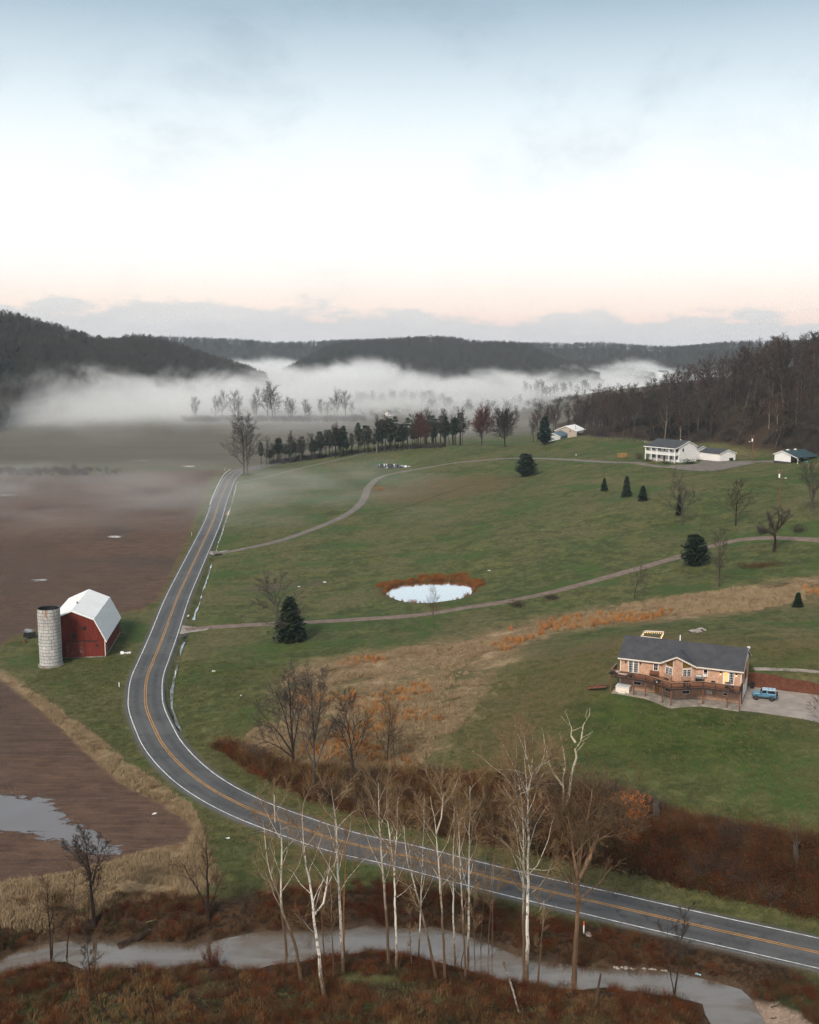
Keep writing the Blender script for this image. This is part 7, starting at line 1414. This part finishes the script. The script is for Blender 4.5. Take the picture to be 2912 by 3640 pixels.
sheet(447, 2322, 1.1, 'torn white plastic sheet on the grass at the corner of the barn', 1); sheet(550, 2893, .32, 'white bag lying in the corner of the wet field', 2); sheet(760, 2386, .36, 'white scrap in the rough grass beside the ditch', 3); sheet(1155, 2070, .5, 'white scrap in the wet hollow of the pasture', 4, M['puddle'] and WH); sheet(1063, 2086, .4, 'small white scrap in the wet hollow near the bare tree', 5); sheet(1740, 2029, .5, 'pale scrap on the wet ground above the near pond', 6); sheet(2482, 3463, .3, 'pale blue scrap of plastic on the far creek bank', 7, plain('pale_blue', (.35, .55, .62), .5)); sheet(1265, 3372, .3, 'small white scrap at the water edge between the white sycamores', 8); sheet(810, 2980, .28, 'small white scrap on the verge below the bend', 9); sheet(525, 3305, .25, 'tiny white scrap on the dark far bank of the creek', 10); sheet(2480, 2244, 1.6, 'pale bare patch of spilled stone on the grass behind the brick house', 11, M['gravel_pad'], 'stone patch', 'stone_patch')
# culvert, dark pipe ends and farm clutter
P = G(776, 1974); e = empty('culvert_pipe', P, .6, 'black culvert pipe end at the mouth of the upper gravel lane', 'pipe'); MB().tube([(-1.3, 0, .1), (1.3, 0, .1)], .45, 14).build('pipe', M['black_plastic_and_shade'], e)
P = G(657, 2264); e = empty('culvert_pipe', P, 1.2, 'dark culvert mouth in the ditch below the lower gravel lane', 'pipe'); MB().tube([(-1.0, 0, -.05), (1.0, 0, -.05)], .4, 14).build('pipe', M['dark_steel'], e)
P = G(106, 2268); e = empty('farm_trailer', P, .3, 'small black farm trailer in the weeds behind the silo', 'trailer'); MB().box(-1.3, 1.3, -.8, .8, .55, .68).box(-1.3, 1.3, -.8, -.72, .68, 1.1).box(-1.3, 1.3, .72, .8, .68, 1.1).build('bed', M['black_plastic_and_shade'], e); MB().bar((1.3, 0, .6), (2.4, 0, .45), .08).build('drawbar', M['dark_steel'], e)
for s in (-.86, .86): MB().tube([(0, s - .1, .35), (0, s + .1, .35)], .36, 12).build('wheel', M['black_plastic_and_shade'], e)
P = G(88, 2285); e = empty('scrap_drum', P, 0, 'rusty drum in the weeds behind the silo', 'drum'); MB().cyl((0, 0), .3, 0, .85, 14).build('drum', M['post_wood'], e); MB().cyl((0, 0), .32, .86, .9, 14).build('rim', M['dark_steel'], e)
# logs and snags along the creek
def log(pts, r0, r1, mat, label, name='fallen_log', z=None):
    P = [G(*q) for q in pts]; o0 = P[0]; e = empty(name, o0, 0, label, 'log'); n = len(P); MB().tube([(p - o0) + np.array([0, 0, .15 + (z[i] if z else 0)]) for i, p in enumerate(P)], [r0 + (r1 - r0) * i / (n - 1) for i in range(n)], 7).build('trunk', mat, e); return e
log([(425,3372),(480,3345),(530,3312)], .55, .35, M['black'], 'thick black log jutting from the far bank into the creek'); log([(520,3283),(545,3276),(562,3268)], .07, .04, M['snag'], 'thin bleached stick on the far creek bank'); log([(1790,3470),(1820,3540),(1845,3605)], .14, .09, M['syc_white'], 'fallen white sycamore limb on the near bank', z=[1.4, .8, 0]); log([(2115,3590),(2125,3540),(2135,3505)], .16, .10, M['bark_brown'], 'brown broken trunk leaning on the near bank of the creek', z=[0, .5, 1.2]); log([(2740,3585),(2765,3578),(2780,3565)], .06, .03, M['dark_wood'], 'dark stick lying on the sand bar'); log([(2740,3625),(2762,3622)], .05, .03, M['dark_wood'], 'short dark stick at the foot of the sand bar'); log([(1180,3650),(1160,3625),(1148,3600)], .08, .05, M['bark_brown'], 'brown stick in the dead brush at the foot of the thickest sycamore')
for a, b, h, w, lab in ((2330, 2935, 3.4, .55, 'pale broken stump in the thicket beside the orange-leaved bush'), (2825, 3085, 3.2, .4, 'pale stub of a trunk in the thicket under the lawn edge')):
    P = G(a, b); e = empty('stump', P, 0, lab, 'stump'); m = MB(); m.tube([(0, 0, -.3), (.1, 0, h * .5), (-.05, 0, h * .85), (.05, .1, h)], [w, w * .8, w * .7, w * .25], 9); m.build('trunk', GR, e)
    for k in range(3): MB().tube([(0, 0, h * .8), (math.cos(k * 2.1) * .5, math.sin(k * 2.1) * .5, h * 1.05)], [.1, .04], 5).build('broken_limb', GR, e)
# ================================================================== air: even haze, and the fog lying in the valley
def volbox(name, x0, x1, y0, y1, z0, z1, mat, label, cat):
    o = MB().box(x0, x1, y0, y1, z0, z1).build(name, mat); tag(o, label, cat, None, 'stuff'); o.display_type = 'WIRE'; return o
def haze_mat():
    t = NT('haze'); v = t.node('ShaderNodeVolumePrincipled'); v.inputs['Color'].default_value = (.68, .84, .96, 1); v.inputs['Density'].default_value = .00008; v.inputs['Anisotropy'].default_value = .0
    t.l.new(v.outputs[0], t.out.inputs['Volume']); return t.m
volbox('haze', -3200, 3200, -150, 3900, -8, 155, haze_mat(), 'pale blue haze in the air of the valley', 'haze')
def fog_mat():
    t = NT('fog'); p = t.pos(); sp = t.node('ShaderNodeSeparateXYZ'); t.put(sp.inputs[0], p); x, y, z = sp.outputs
    n1 = t.noise(t.scale(p, (1, .7, 1.6)), .0085, 4, .60, 1.0); n2 = t.noise(t.scale(p, (1, .8, 1.4)), .030, 2, .6, .6)
    nn = t.math('ADD', t.math('MULTIPLY', n1, .72), t.math('MULTIPLY', n2, .28))
    lft = t.rng(x, -360, 40)                                         # 0 on the left, 1 on the right
    def bumpxy(cx, cy, wx, wy, h):                                   # a plume of fog lifting off the bank
        a = t.math('DIVIDE', t.math('SUBTRACT', x, cx), wx); b = t.math('DIVIDE', t.math('SUBTRACT', y, cy), wy)
        return t.math('MULTIPLY', t.math('EXPONENT', t.math('MULTIPLY', t.math('ADD', t.math('MULTIPLY', a, a), t.math('MULTIPLY', b, b)), -1.0)), h)
    top = t.math('ADD', t.math('SUBTRACT', 34.0, t.math('MULTIPLY', lft, 14.0)), t.math('MULTIPLY', t.math('SUBTRACT', nn, .5), 125.0))
    for b in ((-65, 1850, 55, 160, 22), (-130, 1750, 40, 140, 12), (-440, 1220, 70, 140, 22), (480, 2300, 60, 200, 22)): top = t.math('ADD', top, bumpxy(*b))
    vert = t.rng(t.math('SUBTRACT', top, z), -8, 30)
    near = t.math('ADD', t.math('ADD', 890.0, t.math('MULTIPLY', t.math('MAXIMUM', t.math('ADD', x, 330.0), 0.0), .16)), t.math('MULTIPLY', t.math('SUBTRACT', n1, .5), 520.0))
    frt = t.rng(t.math('SUBTRACT', y, near), -60, 240)
    dens = t.math('MULTIPLY', t.math('MULTIPLY', vert, frt), t.rng(nn, .34, .56, .12, 1.0))
    big = t.math('MULTIPLY', t.math('MULTIPLY', dens, t.math('SUBTRACT', 1.0, t.math('MULTIPLY', lft, t.rng(y, 1900, 1500, 0, .68)))), .032)
    # thin veil in front of the bank, broken into drifts
    vl = t.math('MULTIPLY', t.rng(y, 640, 900), t.rng(t.math('SUBTRACT', t.math('ADD', 6.0, t.math('MULTIPLY', n2, 26.0)), z), 0, 14))
    vl = t.math('MULTIPLY', vl, t.rng(n1, .42, .62))
    d = t.math('ADD', big, t.math('MULTIPLY', vl, .0032))
    v = t.node('ShaderNodeVolumePrincipled'); v.inputs['Color'].default_value = (.99, .995, 1, 1); t.put(v.inputs['Density'], d); v.inputs['Anisotropy'].default_value = .0
    t.l.new(v.outputs[0], t.out.inputs['Volume']); t.m.cycles.volume_step_rate = .16; return t.m
volbox('fog_bank', -1150, 1150, 640, 2900, -6, 92, fog_mat(), 'white fog lying across the valley floor below the hills', 'fog')
def mist_mat():
    t = NT('mist'); p = t.pos(); sp = t.node('ShaderNodeSeparateXYZ'); t.put(sp.inputs[0], p); x, y, z = sp.outputs
    n = t.noise(t.scale(p, (.8, 1.2, 2.5)), .018, 4, .55, .8)
    h = t.rng(t.math('SUBTRACT', t.math('ADD', 3.0, t.math('MULTIPLY', n, 14.0)), z), 0, 5)
    ed = t.math('MULTIPLY', t.math('MULTIPLY', t.rng(y, 335, 430), t.rng(y, 590, 500)), t.math('MULTIPLY', t.rng(x, -330, -230), t.rng(x, 40, -40)))
    d = t.math('MULTIPLY', t.math('MULTIPLY', h, ed), t.math('MULTIPLY', t.rng(n, .38, .60), .0062))
    v = t.node('ShaderNodeVolumePrincipled'); v.inputs['Color'].default_value = (.99, .995, 1, 1); t.put(v.inputs['Density'], d)
    t.l.new(v.outputs[0], t.out.inputs['Volume']); t.m.cycles.volume_step_rate = .3; return t.m
volbox('mist', -340, 50, 325, 598, -3, 15, mist_mat(), 'thin mist drifting over the road bend and the foot of the pasture', 'mist')
